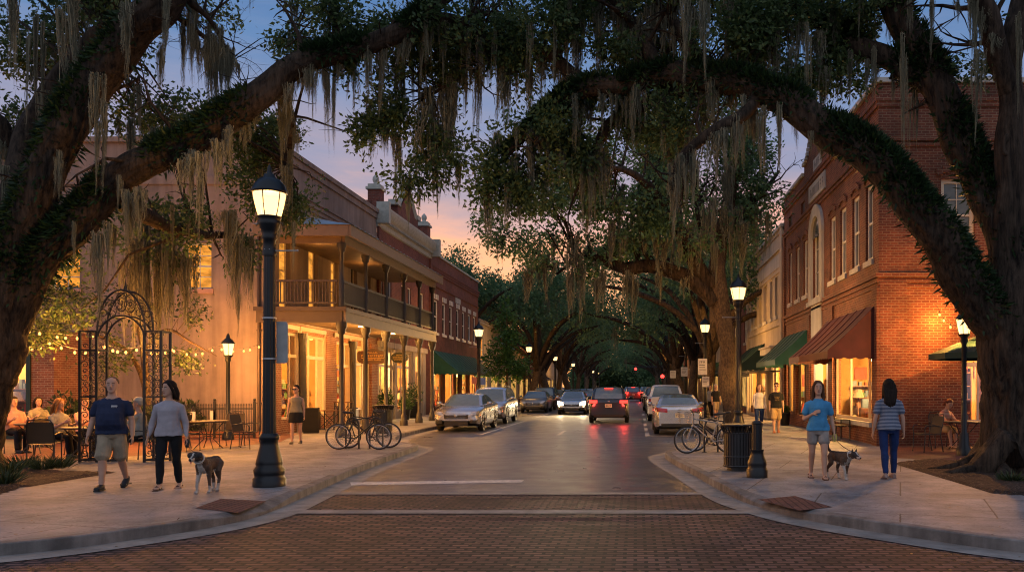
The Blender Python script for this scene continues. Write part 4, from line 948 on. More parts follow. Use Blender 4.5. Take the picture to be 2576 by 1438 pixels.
lampL = make_lamp('large lit street lamp in the left foreground with a grey sign plate on its pole', (-5.98, 13.95, ZP), 340)
banner_arm(lampL, 3.83, 1, .46)
mb = MB()
for z in (2.72, 2.06): mb.lathe([(.112, z), (.112, z + .025)], 20)
mb.build('sign_band', M['steel'], lampL)
mb = MB(); q = [(.10, 2.0), (.26, 2.0), (.285, 2.03), (.285, 2.64), (.26, 2.68), (.10, 2.68)]
mb.add([(x, .03, z) for x, z in q] + [(x, .045, z) for x, z in q], [tuple(range(5, -1, -1)), tuple(range(6, 12))] + [(i, (i + 1) % 6, 6 + (i + 1) % 6, 6 + i) for i in range(6)]); mb.build('sign_plate', simple('bare_sign_metal', (.30, .30, .29), .5, .2), lampL)
nth = ['first', 'second', 'third', 'fourth', 'fifth', 'sixth', 'seventh', 'eighth']
std = make_lamp('lit black street lamp beside the leaning oak trunk on the right pavement', (3.27, 27.4, ZP), 330); banner_arm(std, 3.83, -1)
for i, (x, y) in enumerate([(3.52, 43.8), (3.63, 62.5), (3.75, 86), (4.0, 112)]):
    o = dup(std, (x, y, ZP), label='%s lit street lamp behind the leaning oak on the right pavement' % nth[i])
lblL = ['street lamp with two small signs in front of the left green awning'] + ['%s lit street lamp beyond the young street tree on the left pavement' % nth[i] for i in range(6)]
LL = []
for i, (x, y) in enumerate([(-8.74, 47.5), (-8.6, 68.6), (-8.65, 91.3), (-8.7, 118), (-8.7, 145), (-8.7, 172), (-8.7, 201)]):
    LL.append(dup(std, (x, y, ZP), label=lblL[i]))
mb = MB(); mb.box((-.24, -.03, 1.95), (.28, .02, .36)); mb.build('small_sign', simple('sign_red', (.45, .15, .12), .5), LL[0]); mb = MB(); mb.box((.24, -.03, 1.9), (.28, .02, .40)); mb.build('small_sign', simple('sign_blue', (.16, .24, .5), .5), LL[0])
# parking signs clamped to lamp poles / slim posts on the right
signw = simple('sign_white', (.62, .6, .56), .45); ink = simple('sign_ink', (.03, .03, .03), .6)
def sign_face(par, c, w_, h, seed, P=None):
    mb = MB(); mb.box(c, (w_, .02, h)); s = mb.build('sign_plate', signw, par)
    mk = MB(); rg = random.Random(seed); Pp = plane((c[0], c[1] - .011, c[2]), (1, 0, 0), (0, -1, 0))
    marks(mk, Pp, -w_ * .32, w_ * .36, h * .22, h * .14, rg, .001)
    for k in range(3): mk.obox(Pp, -w_ * .36, w_ * rg.uniform(.1, .36), .001, .004, h * (.08 - .14 * k), h * (.08 - .14 * k) + h * .04)
    mk.build('lettering', ink, s); return s
for (x, y, nm) in ((3.35, 43.3, 'white parking sign stacked over a smaller one by the right kerb'), (3.25, 58.0, 'second white parking sign along the right kerb'), (3.0, 70, 'third white parking sign along the right kerb, smallest')):
    t = thing('parking_sign', nm, 'sign', (x, y, ZP)); mb = MB(); mb.tube([(0, 0, 0), (0, 0, 3.05)], .03, 8); mb.build('post', M['iron'], t)
    sign_face(t, (0, -.05, 2.62), .46, .62 if y > 50 else .82, int(y)); 
    if y < 50: sign_face(t, (.16, -.05, 1.86), .36, .52, 99)

# ------------------------------------------------------------------ bollard, bins
t = thing('bollard', 'black fluted iron bollard with a stepped base on the right corner', 'bollard', (2.16, 15.3, ZP))
mb = MB(); mb.lathe([(.19, 0), (.19, .13), (.175, .16), (.165, .2), (.175, .24), (.17, .28), (.12, .40), (.115, .46), (.125, .48), (.125, .50)], 24); mb.build('bollard_base', M['lampiron'], t)
mb = MB(); n = 40; vs = []
for z in (.5, .95):
    for j in range(n): a = 2 * PI * j / n; q = .088 * (1 - .07 * (j % 4 in (1, 2))); vs.append((q * math.cos(a), q * math.sin(a), z))
mb.add(vs, [(j, (j + 1) % n, n + (j + 1) % n, n + j) for j in range(n)]); mb.lathe([(.092, .945), (.098, .96), (.095, .99), (.06, 1.01), (0, 1.015)], 20); mb.build('bollard_shaft', M['lampiron'], t)
def bin_(label, loc, r=.29, h=.86):
    t = thing('trash_can', label, 'trash can', loc); mb = MB(); n = 30
    for j in range(n):
        a = 2 * PI * j / n; c, s = math.cos(a), math.sin(a); R_ = Matrix.Rotation(a, 4, 'Z')
        mb.box((r - .012, 0, h * .47), (.012, .042, h * .78), 0, 0, R_); mb.tube([R_ @ Vector(p) for p in ((r - .01, 0, h * .84), (r + .02, 0, h * .92), (r + .055, 0, h * .985))], .014, 5)
    mb.lathe([(r - .04, .07), (r - .03, h * .86)], 24); mb.build('slats', M['iron'], t)
    mb = MB()
    for z, rr in ((.075, r), (h * .3, r - .004), (h * .83, r), (h, r + .06)): mb = MB(); mb.lathe([(rr - .015, z), (rr + .006, z + .005), (rr + .006, z + .03), (rr - .015, z + .035)], 28); mb.build('rim_band', M['iron'], t)
    mb = MB(); mb.lathe([(r * .75, 0), (r * .75, .08)], 20); mb.build('foot', M['iron'], t)
    mb = MB(); mb.lathe([(r + .04, h + .01), (r - .02, h + .035), (r - .1, h + .03), (r - .11, h - .1)], 28); mb.build('lid', M['iron'], t); return t
binR = bin_('black slatted trash can beside the iron bollard on the right corner', (1.98, 16.6, ZP))
bin_('black slatted trash can between the gallery posts on the left pavement', (-8.75, 29.6, ZP), .31, .95)

# ------------------------------------------------------------------ bicycles and racks
RUB = simple('tyre_rubber', (.012, .012, .012), .75); CHR = simple('chrome', (.55, .55, .55), .25, .9); SADDLE = simple('saddle_black', (.012, .012, .012), .5)
def bicycle(label, loc, rz, col, drop=False, basket=False, tilt=.05, steer=.0):
    t = thing('bicycle', label, 'bicycle', loc, rz, 'bicycles at the racks'); r = .335; fx, rx = -.52, .52
    fm = simple('frame_' + col[0], col[1], .3, .5)
    for x in (fx, rx):
        mb = MB(); mb.torus((x, 0, r), r - .018, .019, 40, 8); w_ = mb.build('wheel', RUB, t)
        mb = MB(); mb.torus((x, 0, r), r - .043, .012, 36, 6); mb.tube([(x, -.05, r), (x, .05, r)], .022, 8)
        for k in range(28):
            a = 2 * PI * k / 28; mb.tube([(x + .02 * math.cos(a + .6), .025 * (-1) ** k, r + .02 * math.sin(a + .6)), (x + (r - .045) * math.cos(a), 0, r + (r - .045) * math.sin(a))], .0022, 3, caps=False)
        mb.build('rim', CHR, w_)
    bb_ = V(.08, 0, .29); seat = V(.24, 0, .80); head = V(-.36, 0, .86); hb = V(-.39, 0, .70)
    mb = MB()
    for a, b_, q in ((bb_, seat, .016), (seat - V(.01, 0, .06), head - V(0, 0, .02), .016), (bb_, hb, .019), (head + V(-.01, 0, .06), hb, .02)): mb.tube([a, b_], q, 8)
    for s in (-1, 1):
        mb.tube([bb_ + V(0, s * .03, 0), V(rx, s * .055, r)], .010, 6); mb.tube([seat + V(0, s * .02, -.08), V(rx, s * .055, r)], .009, 6); mb.tube([hb, hb + V(-.03, s * .045, -.05), V(fx, s * .05, r)], .012, 6)
    mb.build('bike_frame', fm, t)
    mb = MB(); mb.tube([head + V(0, 0, .05), head + V(-.03, 0, .14), head + V(-.08, 0, .16)], .013, 6)
    if drop:
        for s in (-1, 1): mb.tube([head + V(-.08, 0, .16), head + V(-.08, s * .2, .16), head + V(-.17, s * .22, .15), head + V(-.2, s * .22, .08), head + V(-.13, s * .22, .02), head + V(-.04, s * .22, .02)], .014, 6)
    else:
        for s in (-1, 1): mb.tube([head + V(-.08, 0, .16), head + V(-.06, s * .15, .18), head + V(0, s * .30, .17)], .012, 6); mb.tube([head + V(-.03, s * .22, .175), head + V(.02, s * .33, .165)], .017, 8)
    mb.build('handlebar', SADDLE, t)
    mb = MB(); mb.tube([seat, seat + V(.03, 0, .12)], .012, 6); mb.loft([[Vector((x, w_ * math.cos(a), z + .03 * math.sin(a))) for a in [2 * PI * j / 10 for j in range(10)]] for x, w_, z in ((.12, .012, .945), (.2, .03, .95), (.3, .07, .96), (.38, .085, .97), (.41, .05, .975))]); mb.build('saddle', SADDLE, t)
    mb = MB(); Ry = Matrix.Translation(bb_); mb.torus(tuple(bb_ + V(0, .03, 0)), .085, .008, 24, 5); mb.tube([bb_ + V(0, -.06, 0), bb_ + V(0, .06, 0)], .02, 8)
    for s in (-1, 1): mb.tube([bb_ + V(0, s * .065, 0), bb_ + V(s * .12, s * .065, -s * .11)], .010, 6); mb.box(bb_ + V(s * .12, s * .11, -s * .11), (.09, .08, .02))
    mb.tube([bb_ + V(0, .04, .085), V(rx, .04, r + .04)], .005, 4); mb.tube([bb_ + V(0, .04, -.085), V(rx, .04, r - .04)], .005, 4); mb.build('crank', SADDLE, t)
    if basket:
        mb = MB(); cx, cz = -.60, .86
        for k in range(6):
            f = k / 5; w_, d = .13 + .05 * f, .11 + .03 * f; z = cz - .12 + .25 * f; mb.tube([(cx - d, -w_, z), (cx + d, -w_, z), (cx + d, w_, z), (cx - d, w_, z), (cx - d, -w_, z)], .004 if k < 5 else .008, 4)
        for k in range(28):
            u_ = k / 28 * 4; q = int(u_); v_ = (u_ - q) * 2 - 1; s4 = [(v_, -1), (1, v_), (-v_, 1), (-1, -v_)][q]
            mb.tube([(cx + s4[0] * .11, s4[1] * .13, cz - .12), (cx + s4[0] * .14, s4[1] * .18, cz + .13)], .003, 3)
        mb.build('basket', CHR, t)
    for ch in [c for c in bpy.data.objects if c.parent == t]: ch.rotation_euler = (tilt, 0, 0)
    return t
bicycle('dark road bicycle with drop handlebars leaning on the left rack, nearest', (-7.13, 22.0, ZP), PI, ('teal', (.015, .03, .035)), True, tilt=-.06)
bicycle('second dark bicycle parked behind the drop-handlebar one at the left rack', (-7.05, 22.55, ZP), .10, ('black', (.014, .013, .013)), False, tilt=.06)
bicycle('silver bicycle with a wire front basket at the right rack', (1.74, 20.8, ZP), .18, ('silver', (.32, .32, .33)), False, True, tilt=.07)
bicycle('dark bicycle parked behind the silver basket bicycle on the right', (1.98, 21.5, ZP), .12, ('grey', (.03, .03, .035)), False, tilt=-.05)
def rack(label, loc, rz, n=2):
    t = thing('bike_rack', label, 'bike rack', loc, rz)
    for k in range(n):
        mb = MB(); x = (k - (n - 1) / 2) * .62; mb.tube([(x - .17, 0, 0), (x - .17, 0, .62), (x - .12, 0, .76), (x, 0, .81), (x + .12, 0, .76), (x + .17, 0, .62), (x + .17, 0, 0)], .026, 10)
        for s in (-1, 1): mb.lathe([(.06, 0), (.06, .012)], 12, (x + s * .17, 0, 0))
        mb.build('hoop', M['iron'], t)
    return t
rack('black hoop bike rack holding the two bicycles on the left pavement', (-7.08, 22.28, ZP), 0, 2); rack('black hoop bike rack behind the basket bicycle on the right', (1.85, 21.15, ZP), .15, 1)

# ------------------------------------------------------------------ patio furniture
def mesh_mat():
    t = NT('patio_mesh'); t.bsdf((.05, .035, .022), .7, 0, None, .3); return t.m
PM = mesh_mat()
def make_chair(label, loc, rz, group='metal patio chairs'):
    t = thing('patio_chair', label, 'chair', loc, rz, group); mb = MB()          # the sitter faces -y
    mb.loft([[Vector((x, y, z + d)) for x, d in ((-.23, 0), (-.12, -.012), (.12, -.012), (.23, 0))] for y, z in ((-.23, .425), (-.2, .445), (.0, .435), (.2, .43))], closed=False, caps=False); mb.build('seat', PM, t)
    mb = MB(); mb.loft([[Vector((x, y + d, z)) for x, d in ((-.23, 0), (-.1, .02), (.1, .02), (.23, 0))] for y, z in ((.21, .44), (.245, .62), (.29, .80), (.31, .88))], closed=False, caps=False); mb.build('backrest', PM, t)
    mb = MB(); mb.tube([(-.24, .2, .43), (-.24, .25, .62), (-.24, .3, .82), (-.19, .325, .92), (0, .33, .945), (.19, .325, .92), (.24, .3, .82), (.24, .25, .62), (.24, .2, .43)], .012, 6); mb.tube([(-.24, .2, .43), (-.24, -.22, .44), (.24, -.22, .44), (.24, .2, .43)], .012, 6); mb.build('back_frame', M['iron'], t)
    for s in (-1, 1):
        mb = MB(); mb.tube([(s * .25, .24, .62), (s * .28, .0, .66), (s * .28, -.2, .65), (s * .26, -.25, .58)], .013, 6); mb.build('armrest', M['iron'], t)
        mb = MB(); mb.tube([(s * .26, -.25, .58), (s * .25, -.23, .43), (s * .25, -.26, 0)], .012, 6); mb.lathe([(.018, 0), (.018, .02)], 8, (s * .25, -.26, 0)); mb.build('leg', M['iron'], t)
        mb = MB(); mb.tube([(s * .24, .2, .43), (s * .24, .28, 0)], .012, 6); mb.lathe([(.018, 0), (.018, .02)], 8, (s * .24, .28, 0)); mb.build('leg', M['iron'], t)
    return t
def make_table(label, loc, r=.48, h=.72, group='round patio tables'):
    t = thing('patio_table', label, 'table', loc, 0, group); mb = MB(); mb.lathe([(r - .02, h - .03), (r, h - .025), (r, h), (r - .02, h + .006), (0.001, h + .006)], 32); mb.build('tabletop', simple('table_top', (.06, .045, .035), .5), t)
    for k in range(4):
        a = PI / 4 + k * PI / 2; c, s = math.cos(a), math.sin(a); mb = MB(); mb.tube([(c * r * .8, s * r * .8, h - .03), (c * .14, s * .14, h * .55), (c * .12, s * .12, h * .35), (c * r * .75, s * r * .75, .0)], .013, 6); mb.build('leg', M['iron'], t)
    mb = MB(); mb.torus((0, 0, 0), .13, .009, 20, 5, Matrix.Translation((0, 0, h * .45)) @ Matrix.Rotation(PI / 2, 4, 'X')); mb.build('leg_ring', M['iron'], t); return t
ZT = ZP + .006
T1 = make_table('round metal table in the terrace where the blonde woman sits', (-12.15, 18.85, ZT))
C1 = make_chair('empty metal patio chair nearest the mulch bed on the left', (-12.35, 17.85, ZT), 0.5)
def chair(x, y, rz, label): return dup(C1, (x, y, ZT), rz, label)
C1.rotation_euler = (0, 0, PI + .35)
chair(-13.15, 19.32, PI / 2 - .2, 'patio chair under the seated blonde woman'); chair(-13.2, 20.4, PI / 2 - .3, 'patio chair under the person in the pink shirt')
T2 = dup(T1, (-11.65, 18.75, ZT), label='round metal table in front of the man in the white cap'); chair(-10.78, 18.78, -PI / 2 + .1, 'patio chair under the man in the white cap')
T3 = dup(T1, (-11.15, 22.3, ZT), label='empty round metal table by the iron railings'); chair(-11.95, 22.2, -PI / 2, 'empty patio chair on the left of the table by the railings'); chair(-10.95, 23.2, .15, 'empty patio chair behind the table by the railings'); chair(-10.2, 22.35, PI / 2 - .1, 'empty patio chair on the right of the table by the railings'); chair(-11.3, 21.4, PI - .1, 'empty patio chair in front of the table by the railings')
dup(T1, (-14.55, 20.8, ZT), label='round table at the far left by the cafe window'); chair(-15.38, 21.03, PI / 2 - .5, 'patio chair of the person at the far left edge'); chair(-16.05, 22.97, .9, 'patio chair of the woman in olive by the cafe window')
dup(T1, (8.35, 21.9, ZT), label='round patio table under the green umbrella'); chair(7.25, 21.3, -PI / 2 + .25, 'empty patio chair by the brick corner on the right'); chair(8.1, 22.72, .0, 'patio chair of the seated person by the right brick wall'); chair(8.9, 21.1, PI - .4, 'empty patio chair behind the right oak trunk')
# stools and small tables before the left shopfront
def bar_table(label, loc, h=.95):
    t = thing('bistro_table', label, 'table', loc); mb = MB(); mb.box((0, 0, h), (.6, .55, .035)); mb.build('tabletop', M['wood'], t)
    for sx in (-1, 1):
        for sy in (-1, 1): mb = MB(); mb.box((sx * .26, sy * .23, h / 2 - .01), (.035, .035, h - .03)); mb.build('leg', M['iron'], t)
    for sy in (-1, 1): mb = MB(); mb.tube([(-.25, sy * .22, .1), (.25, sy * .22, h - .12)], .014, 5); mb.tube([(.25, sy * .22, .1), (-.25, sy * .22, h - .12)], .014, 5); mb.build('cross_brace', M['iron'], t)
    return t
bar_table('low black cross-braced table outside the first shop window', (-11.55, 32.2, ZP), .72); bar_table('tall wooden table by the brick pier under the gallery', (-11.6, 33.9, ZP), 1.0)
bar_table('small black table before the cream shopfront', (-11.4, 49.2, ZP), .75)
t = thing('sandwich_board', 'black folding board leaning open outside the shop window', 'sign', (-11.35, 29.9, ZP), .3)
for s in (-1, 1):
    mb = MB(); mb.box((0, 0, .45), (.5, .03, .9), 0, 0, Matrix.Translation((0, s * .2, 0)) @ Matrix.Rotation(-s * .25, 4, 'X')); mb.build('board', M['dark'], t)
# planters
PLANT = leaf_mat('planter_leaf', (.02, .05, .015), (.07, .13, .03))
def leaves_np(centers, dirs, L, W, rng):
    n = len(centers); d = dirs / np.maximum(np.linalg.norm(dirs, axis=1, keepdims=True), 1e-6)
    r = rng.normal(size=(n, 3)); s = np.cross(d, r); s /= np.maximum(np.linalg.norm(s, axis=1, keepdims=True), 1e-6)
    L = np.broadcast_to(np.asarray(L, float).reshape(-1, 1), (n, 1)); W = np.broadcast_to(np.asarray(W, float).reshape(-1, 1), (n, 1)); nn = np.cross(d, s)
    v = np.empty((n, 4, 3)); v[:, 0] = centers; v[:, 1] = centers + d * L * .45 + s * W * .5 + nn * L * .05; v[:, 2] = centers + d * L; v[:, 3] = centers + d * L * .45 - s * W * .5 + nn * L * .05
    return v.reshape(-1, 3), np.arange(n * 4).reshape(n, 4)
def bush_mesh(name, n, rad, L, W, mat, seed, up=.3):
    g = np.random.default_rng(seed); u_ = g.normal(size=(n, 3)); u_ /= np.linalg.norm(u_, axis=1, keepdims=True); q = g.random((n, 1)) ** .45
    lump = 1 + .28 * np.sin(u_[:, :1] * 5 + seed) * np.sin(u_[:, 1:2] * 6 + 1.3 * seed) + .18 * np.sin(u_[:, 2:3] * 9)
    c = u_ * q * lump * np.array(rad); d = u_ + g.normal(size=(n, 3)) * .7 + np.array([0, 0, up]); v, f = leaves_np(c, d, L * g.uniform(.6, 1.25, n), W * g.uniform(.7, 1.2, n), g); return np_mesh(name, v, f, mat)
POT = simple('planter_black', (.014, .014, .013), .45)
def planter(label, loc, r, h, pr, seed):
    t = thing('planter', label, 'planter', loc); mb = MB(); mb.lathe([(r * .72, 0), (r * .8, .05), (r, h * .9), (r * 1.08, h * .93), (r * 1.08, h), (r * .92, h), (r * .9, h * .9), (0.01, h * .9)], 20); mb.build('pot', POT, t)
    o = link('plant', bush_mesh('plant', 500, (pr, pr, pr * 1.2), .16, .05, PLANT, seed, .8), t); o.location = (0, 0, h + pr * .75); return t
planter('black urn planter with a leafy shrub before the second shop', (-11.5, 39.3, ZP), .36, .8, .32, 1); planter('tall black planter with trailing plant at the cream shopfront', (-11.45, 43.9, ZP), .34, .85, .42, 2); planter('small leafy planter between the gallery posts', (-11.2, 41.6, ZP), .22, .5, .28, 3)
planter('black planter box by the shop doorway under the green awning on the right', (6.2, 35.7, ZP), .22, .55, .1, 4)
# black bench before the big shop window on the right
t = thing('bench', 'black wooden bench chair under the maroon awning window', 'bench', (6.2, 26.2, ZP), PI / 2)
mb = MB()
for k in range(4): mb.box((0, -.18 + k * .1, .44), (1.15, .085, .03))
mb.build('seat', M['iron'], t); mb = MB()
for k in range(4): mb.box((0, .25 + k * .02, .56 + k * .12), (1.15, .03, .09))
mb.build('backrest', M['iron'], t)
for s in (-1, 1):
    mb = MB(); mb.tube([(s * .55, -.2, 0), (s * .55, -.2, .62), (s * .55, .25, .64), (s * .55, .32, .98)], .024, 6); mb.tube([(s * .55, .2, .44), (s * .55, .27, 0)], .024, 6); mb.build('leg', M['iron'], t)
# umbrella on the right terrace
t = thing('patio_umbrella', 'dark green canvas umbrella partly behind the right oak trunk', 'umbrella', (8.75, 21.0, ZT))
mb = MB(); n = 8; apex = V(0, 0, 3.02); rim = [V(1.5 * math.cos(PI / 8 + 2 * PI * k / n), 1.5 * math.sin(PI / 8 + 2 * PI * k / n), 2.42) for k in range(n)]
for k in range(n):
    a, b_ = rim[k], rim[(k + 1) % n]; mb.add([apex, a, (a + b_) / 2 + V(0, 0, .0), b_], [(0, 1, 2), (0, 2, 3)]); mb.quad(a, b_, b_ - V(0, 0, .14), a - V(0, 0, .14))
cn = mb.build('canopy', M['dgreen'], t); mb = MB()
for k in range(n): mb.tube([apex - V(0, 0, .03), rim[k] - V(0, 0, .02)], .012, 5)
mb.build('rib', M['iron'], cn); mb = MB(); mb.tube([(0, 0, 0), (0, 0, 3.08)], .025, 8); mb.build('pole', M['wood'], t); mb = MB(); mb.lathe([(.28, 0), (.28, .08), (.06, .14), (.04, .35)], 18); mb.build('umbrella_base', M['iron'], t)
# short garden lamps
def garden_lamp(label, loc, k, power):
    t = thing('garden_lamp', label, 'lamp', loc); mb = MB(); mb.lathe([(.17, 0), (.17, .15), (.12, .22), (.1, .5), (.065, .55), (.055, 2.55 * k), (.09, 2.62 * k), (.075, 2.7 * k), (.13, 2.76 * k), (.14, 2.79 * k)], 18); mb.build('pole', M['lampiron'], t)
    z = 2.79 * k; mb = MB(); mb.lathe([(.12, z), (.19, z + .34)], 6, smooth=False); mb.f = mb.f[:6]; mb.m = mb.m[:6]; mb.s = mb.s[:6]; mb.build('globe', M['globe'], t)
    mb = MB(); mb.lathe([(.21, z + .34), (.2, z + .37), (.11, z + .48), (.06, z + .52), (.05, z + .6), (0, z + .68)], 12)
    for i in range(6): a = i * PI / 3; mb.tube([(.122 * math.cos(a), .122 * math.sin(a), z), (.195 * math.cos(a), .195 * math.sin(a), z + .35)], .009, 4)
    mb.build('lamp_cap', M['lampiron'], t); point((0, 0, z + .17), power * 10, (1, .40, .08), .05, t); return t
garden_lamp('short lit lantern post by the brick wall on the right terrace', (7.70, 20.1, ZT), 1.02, 230)
garden_lamp('slim lit lantern post behind the iron railings on the left', (-12.4, 26.0, ZT), .92, 130)

# ------------------------------------------------------------------ iron railings
t = thing('iron_fence', 'low black spear-topped iron railings before the stucco wall', 'fence', (-13.2, 26.9, ZT))
mb = MB()
for k in range(46): x = -1.15 + k * .05; mb.tube([(x, 0, .08), (x, 0, 1.02)], .009, 5, caps=False); mb.lathe([(.009, 1.02), (.016, 1.04), (0, 1.09)], 5, (x, 0, 0))
for z in (.12, .92): mb.box((0, 0, z), (2.4, .03, .035))
mb.build('railing', M['iron'], t)
for x in (-1.2, -.05, 1.2): mb = MB(); mb.box((x, 0, .58), (.07, .07, 1.16)); mb.ball((x, 0, 1.2), .05, 8); mb.build('post', M['iron'], t)
for x, z in ((-.72, .68), (-.1, .7)): mb = MB(); mb.box((x, -.03, z), (.16, .01, .3)); mb.build('notice', signw, t)
t = thing('brick_kerb_wall', 'low brick edging along the foot of the iron railings', 'wall', (-13.2, 26.9, ZT)); mb = MB(); mb.box((0, .1, .1), (2.9, .22, .2)); mb.build('course', M['brick_shop'], t)

# ------------------------------------------------------------------ wrought iron garden arch
t = thing('garden_arch', 'black wrought iron garden arch with scrollwork pillars and arched crest', 'arch', (-11.05, 18.5, ZP))
def scroll(mb, cx, cz, r, s, y=0, turns=1.3, rad=.011, flip=1):
    pts = []
    for i in range(22): a = i / 21 * turns * 2 * PI; q = r * (1 - .8 * i / 21); pts.append((cx + s * q * math.cos(a), y, cz + flip * q * math.sin(a)))
    mb.tube(pts, rad, 4)
for px, s in ((-.68, 1), (.70, -1)):
    mb = MB(); hw = .18
    for dx in (-hw, hw):
        for dy in (-hw, hw): mb.box((px + dx, dy, 1.40), (.045, .045, 2.8))
    for z in (.05, 1.4, 2.4, 2.8):
        for d in (-hw, hw): mb.box((px, d, z), (.36, .022, .035)); mb.box((px + d, 0, z), (.022, .36, .035))
    mb.build('pillar', M['iron'], t)
    for d in (-hw, hw):
        mb = MB()
        for i in range(9):
            z = .2 + i * .27
            for ss in (-1, 1): scroll(mb, px + ss * .075, z, .085, ss, d, 1.2, .010, 1 if i % 2 else -1); scroll(mb, px + ss * .07, z + .13, .055, -ss, d, 1.1, .009)
        mb.build('scrollwork', M['iron'], t)
mb = MB(); rim = lambda R_, n=26, y=0: [(.01 + R_ * math.cos(PI * i / n) , y, 2.55 + R_ * 1.12 * math.sin(PI * i / n)) for i in range(n + 1)]
for y in (-.16, .16):
    mb.tube(rim(.52, y=y), .022, 6); q = [(.01 + .5 * math.cos(PI * i / 26) * (1 + .02), y, 2.82 + .86 * math.sin(PI * i / 26)) for i in range(27)]; mb.tube(q, .024, 6)
mb.build('arch_rib', M['iron'], t)
mb = MB()
for y in (-.16, .16):
    for a, r in ((.0, .13),): mb.torus((.01, y, 3.42), .15, .013, 22, 5, Matrix.Translation((.01, y, 3.42)) @ Matrix.Diagonal((.8, 1, 1.3, 1)) @ Matrix.Translation((-.01, -y, -3.42)))
    scroll(mb, .01, 3.42, .1, 1, y)
    for s in (-1, 1):
        for ang, rr in ((62, .10), (40, .11), (20, .11)):
            a = math.radians(ang); scroll(mb, .01 + s * .51 * math.cos(a), 2.72 + .72 * math.sin(a), rr, s, y, 1.25)
        scroll(mb, .01 + s * .62, 2.72, .12, s, y, 1.2)
for i in range(9): a = PI * (i + .5) / 9; mb.tube([(.01 + .5 * math.cos(a), -.16, 2.82 + .86 * math.sin(a)), (.01 + .5 * math.cos(a), .16, 2.82 + .86 * math.sin(a))], .012, 4)
mb.lathe([(.03, 3.68), (.045, 3.74), (.02, 3.8), (0, 3.95)], 8, (.01, 0, 0)); mb.build('crest_scroll', M['iron'], t)

# ------------------------------------------------------------------ string lights
def string_light(label, pts, n, sag, seed, drop=.09, power=7):
    rng = random.Random(seed); t = thing('string_light', label, 'string lights', pts[0], 0, 'festoon lights'); o0 = Vector(pts[0]); path = []
    for i in range(len(pts) - 1):
        a, b_ = Vector(pts[i]), Vector(pts[i + 1])
        for k in range(12): f = k / 12; path.append(a.lerp(b_, f) - V(0, 0, sag * 4 * f * (1 - f)) - o0)
    path.append(Vector(pts[-1]) - o0); mb = MB(); mb.tube(path, .007, 4); mb.build('wire', M['iron'], t)
    for k in range(n):
        f = (k + .5 + rng.uniform(-.25, .25)) / n * (len(path) - 1); i = int(f); p = path[i].lerp(path[min(i + 1, len(path) - 1)], f - i)
        mb = MB(); mb.tube([p, p - V(0, 0, drop * .6)], .012, 6); s = mb.build('socket', M['iron'], t); mb = MB(); mb.ball(p - V(0, 0, drop), (.029, .029, .038), 8); mb.build('bulb', M['bulb_small'], s)
    for f in (.2, .5, .8): point(tuple(path[int(f * (len(path) - 1))] - V(0, 0, .22)), power * 11, (1, .37, .06), .12, t)
    return t
string_light('string of warm bulbs swagged in front of the left stucco wall to its corner', [at(430, 872, 24), at(545, 868, 25.5), at(668, 858, 28.1)], 10, .16, 1, power=26)
string_light('string of warm bulbs between the arch and the small garden tree', [at(245, 852, 18.8), at(350, 868, 21), at(440, 868, 24)], 10, .14, 2, power=20)
string_light('string of warm bulbs under the tree at the far left, upper one', [at(20, 835, 19), at(75, 822, 20), at(240, 838, 22)], 11, .10, 3, power=20)
string_light('string of warm bulbs hanging lower across the cafe front', [at(25, 860, 23), at(130, 852, 22), at(258, 870, 19)], 9, .16, 4, power=20)
string_light('short string of bulbs on the brick wall of the right corner building', [at(2358, 770, 23.1), at(2378, 800, 22.6), at(2420, 828, 21)], 4, .06, 5, power=9)

# ------------------------------------------------------------------ hanging shop signs and wall lantern
def hang_sign(name, label, c, w_, h, prof, col, gold, seed):
    t = thing(name, label, 'sign', c); n = 40; out = []
    for i in range(n):
        a = 2 * PI * i / n; out.append(prof(a, w_ / 2, h / 2))
    mb = MB(); vs = [(x, -.03, z) for x, z in out] + [(x, .03, z) for x, z in out]; mb.add(vs, [tuple(range(n)), tuple(range(2 * n - 1, n - 1, -1))] + [(i, n + i, n + (i + 1) % n, (i + 1) % n) for i in range(n)]); mb.build('sign_board', col, t)
    mk = MB(); rg = random.Random(seed); Pp = plane((0, -.03, 0), (1, 0, 0), (0, -1, 0))
    marks(mk, Pp, -w_ * .36, w_ * .38, -h * .02, h * .14, rg, .003); marks(mk, Pp, -w_ * .3, w_ * .3, -h * .24, h * .1, rg, .003); mk.obox(Pp, -w_ * .36, w_ * .36, .003, .007, -h * .1, -h * .07); marks(mk, Pp, -w_ * .16, w_ * .2, h * .18, h * .11, rg, .003)
    mk.build('lettering', gold, t); mb = MB()
    for s in (-1, 1): mb.tube([(s * w_ * .3, 0, h * .42), (s * w_ * .3, 0, 3.99 - c[2])], .01, 5)
    mb.build('hanger', M['iron'], t)
gold = simple('gold_leaf', (.62, .38, .10), .4, .3)
def shp(a, w_, h):
    x, z = math.cos(a), math.sin(a); k = 1 / (abs(x) ** 4 + abs(z) ** 4) ** .25; z2 = z * k * h + (.16 * h * math.cos(x * k * 5.5) if z > 0 else 0); return (x * k * w_, z2 * .88)
hang_sign('hanging_sign', 'carved brown wooden sign hanging under the gallery', (-10.9, 35.4, 2.98), 1.28, .68, shp, simple('sign_wood', (.075, .028, .012), .5, var=.4), gold, 6)
hang_sign('hanging_sign', 'small oval dark sign with gold marks hanging beyond the brown one', (-10.95, 39.6, 3.08), .82, .5, lambda a, w_, h: (w_ * math.cos(a), h * math.sin(a)), simple('sign_dark', (.014, .016, .012), .4), gold, 7)

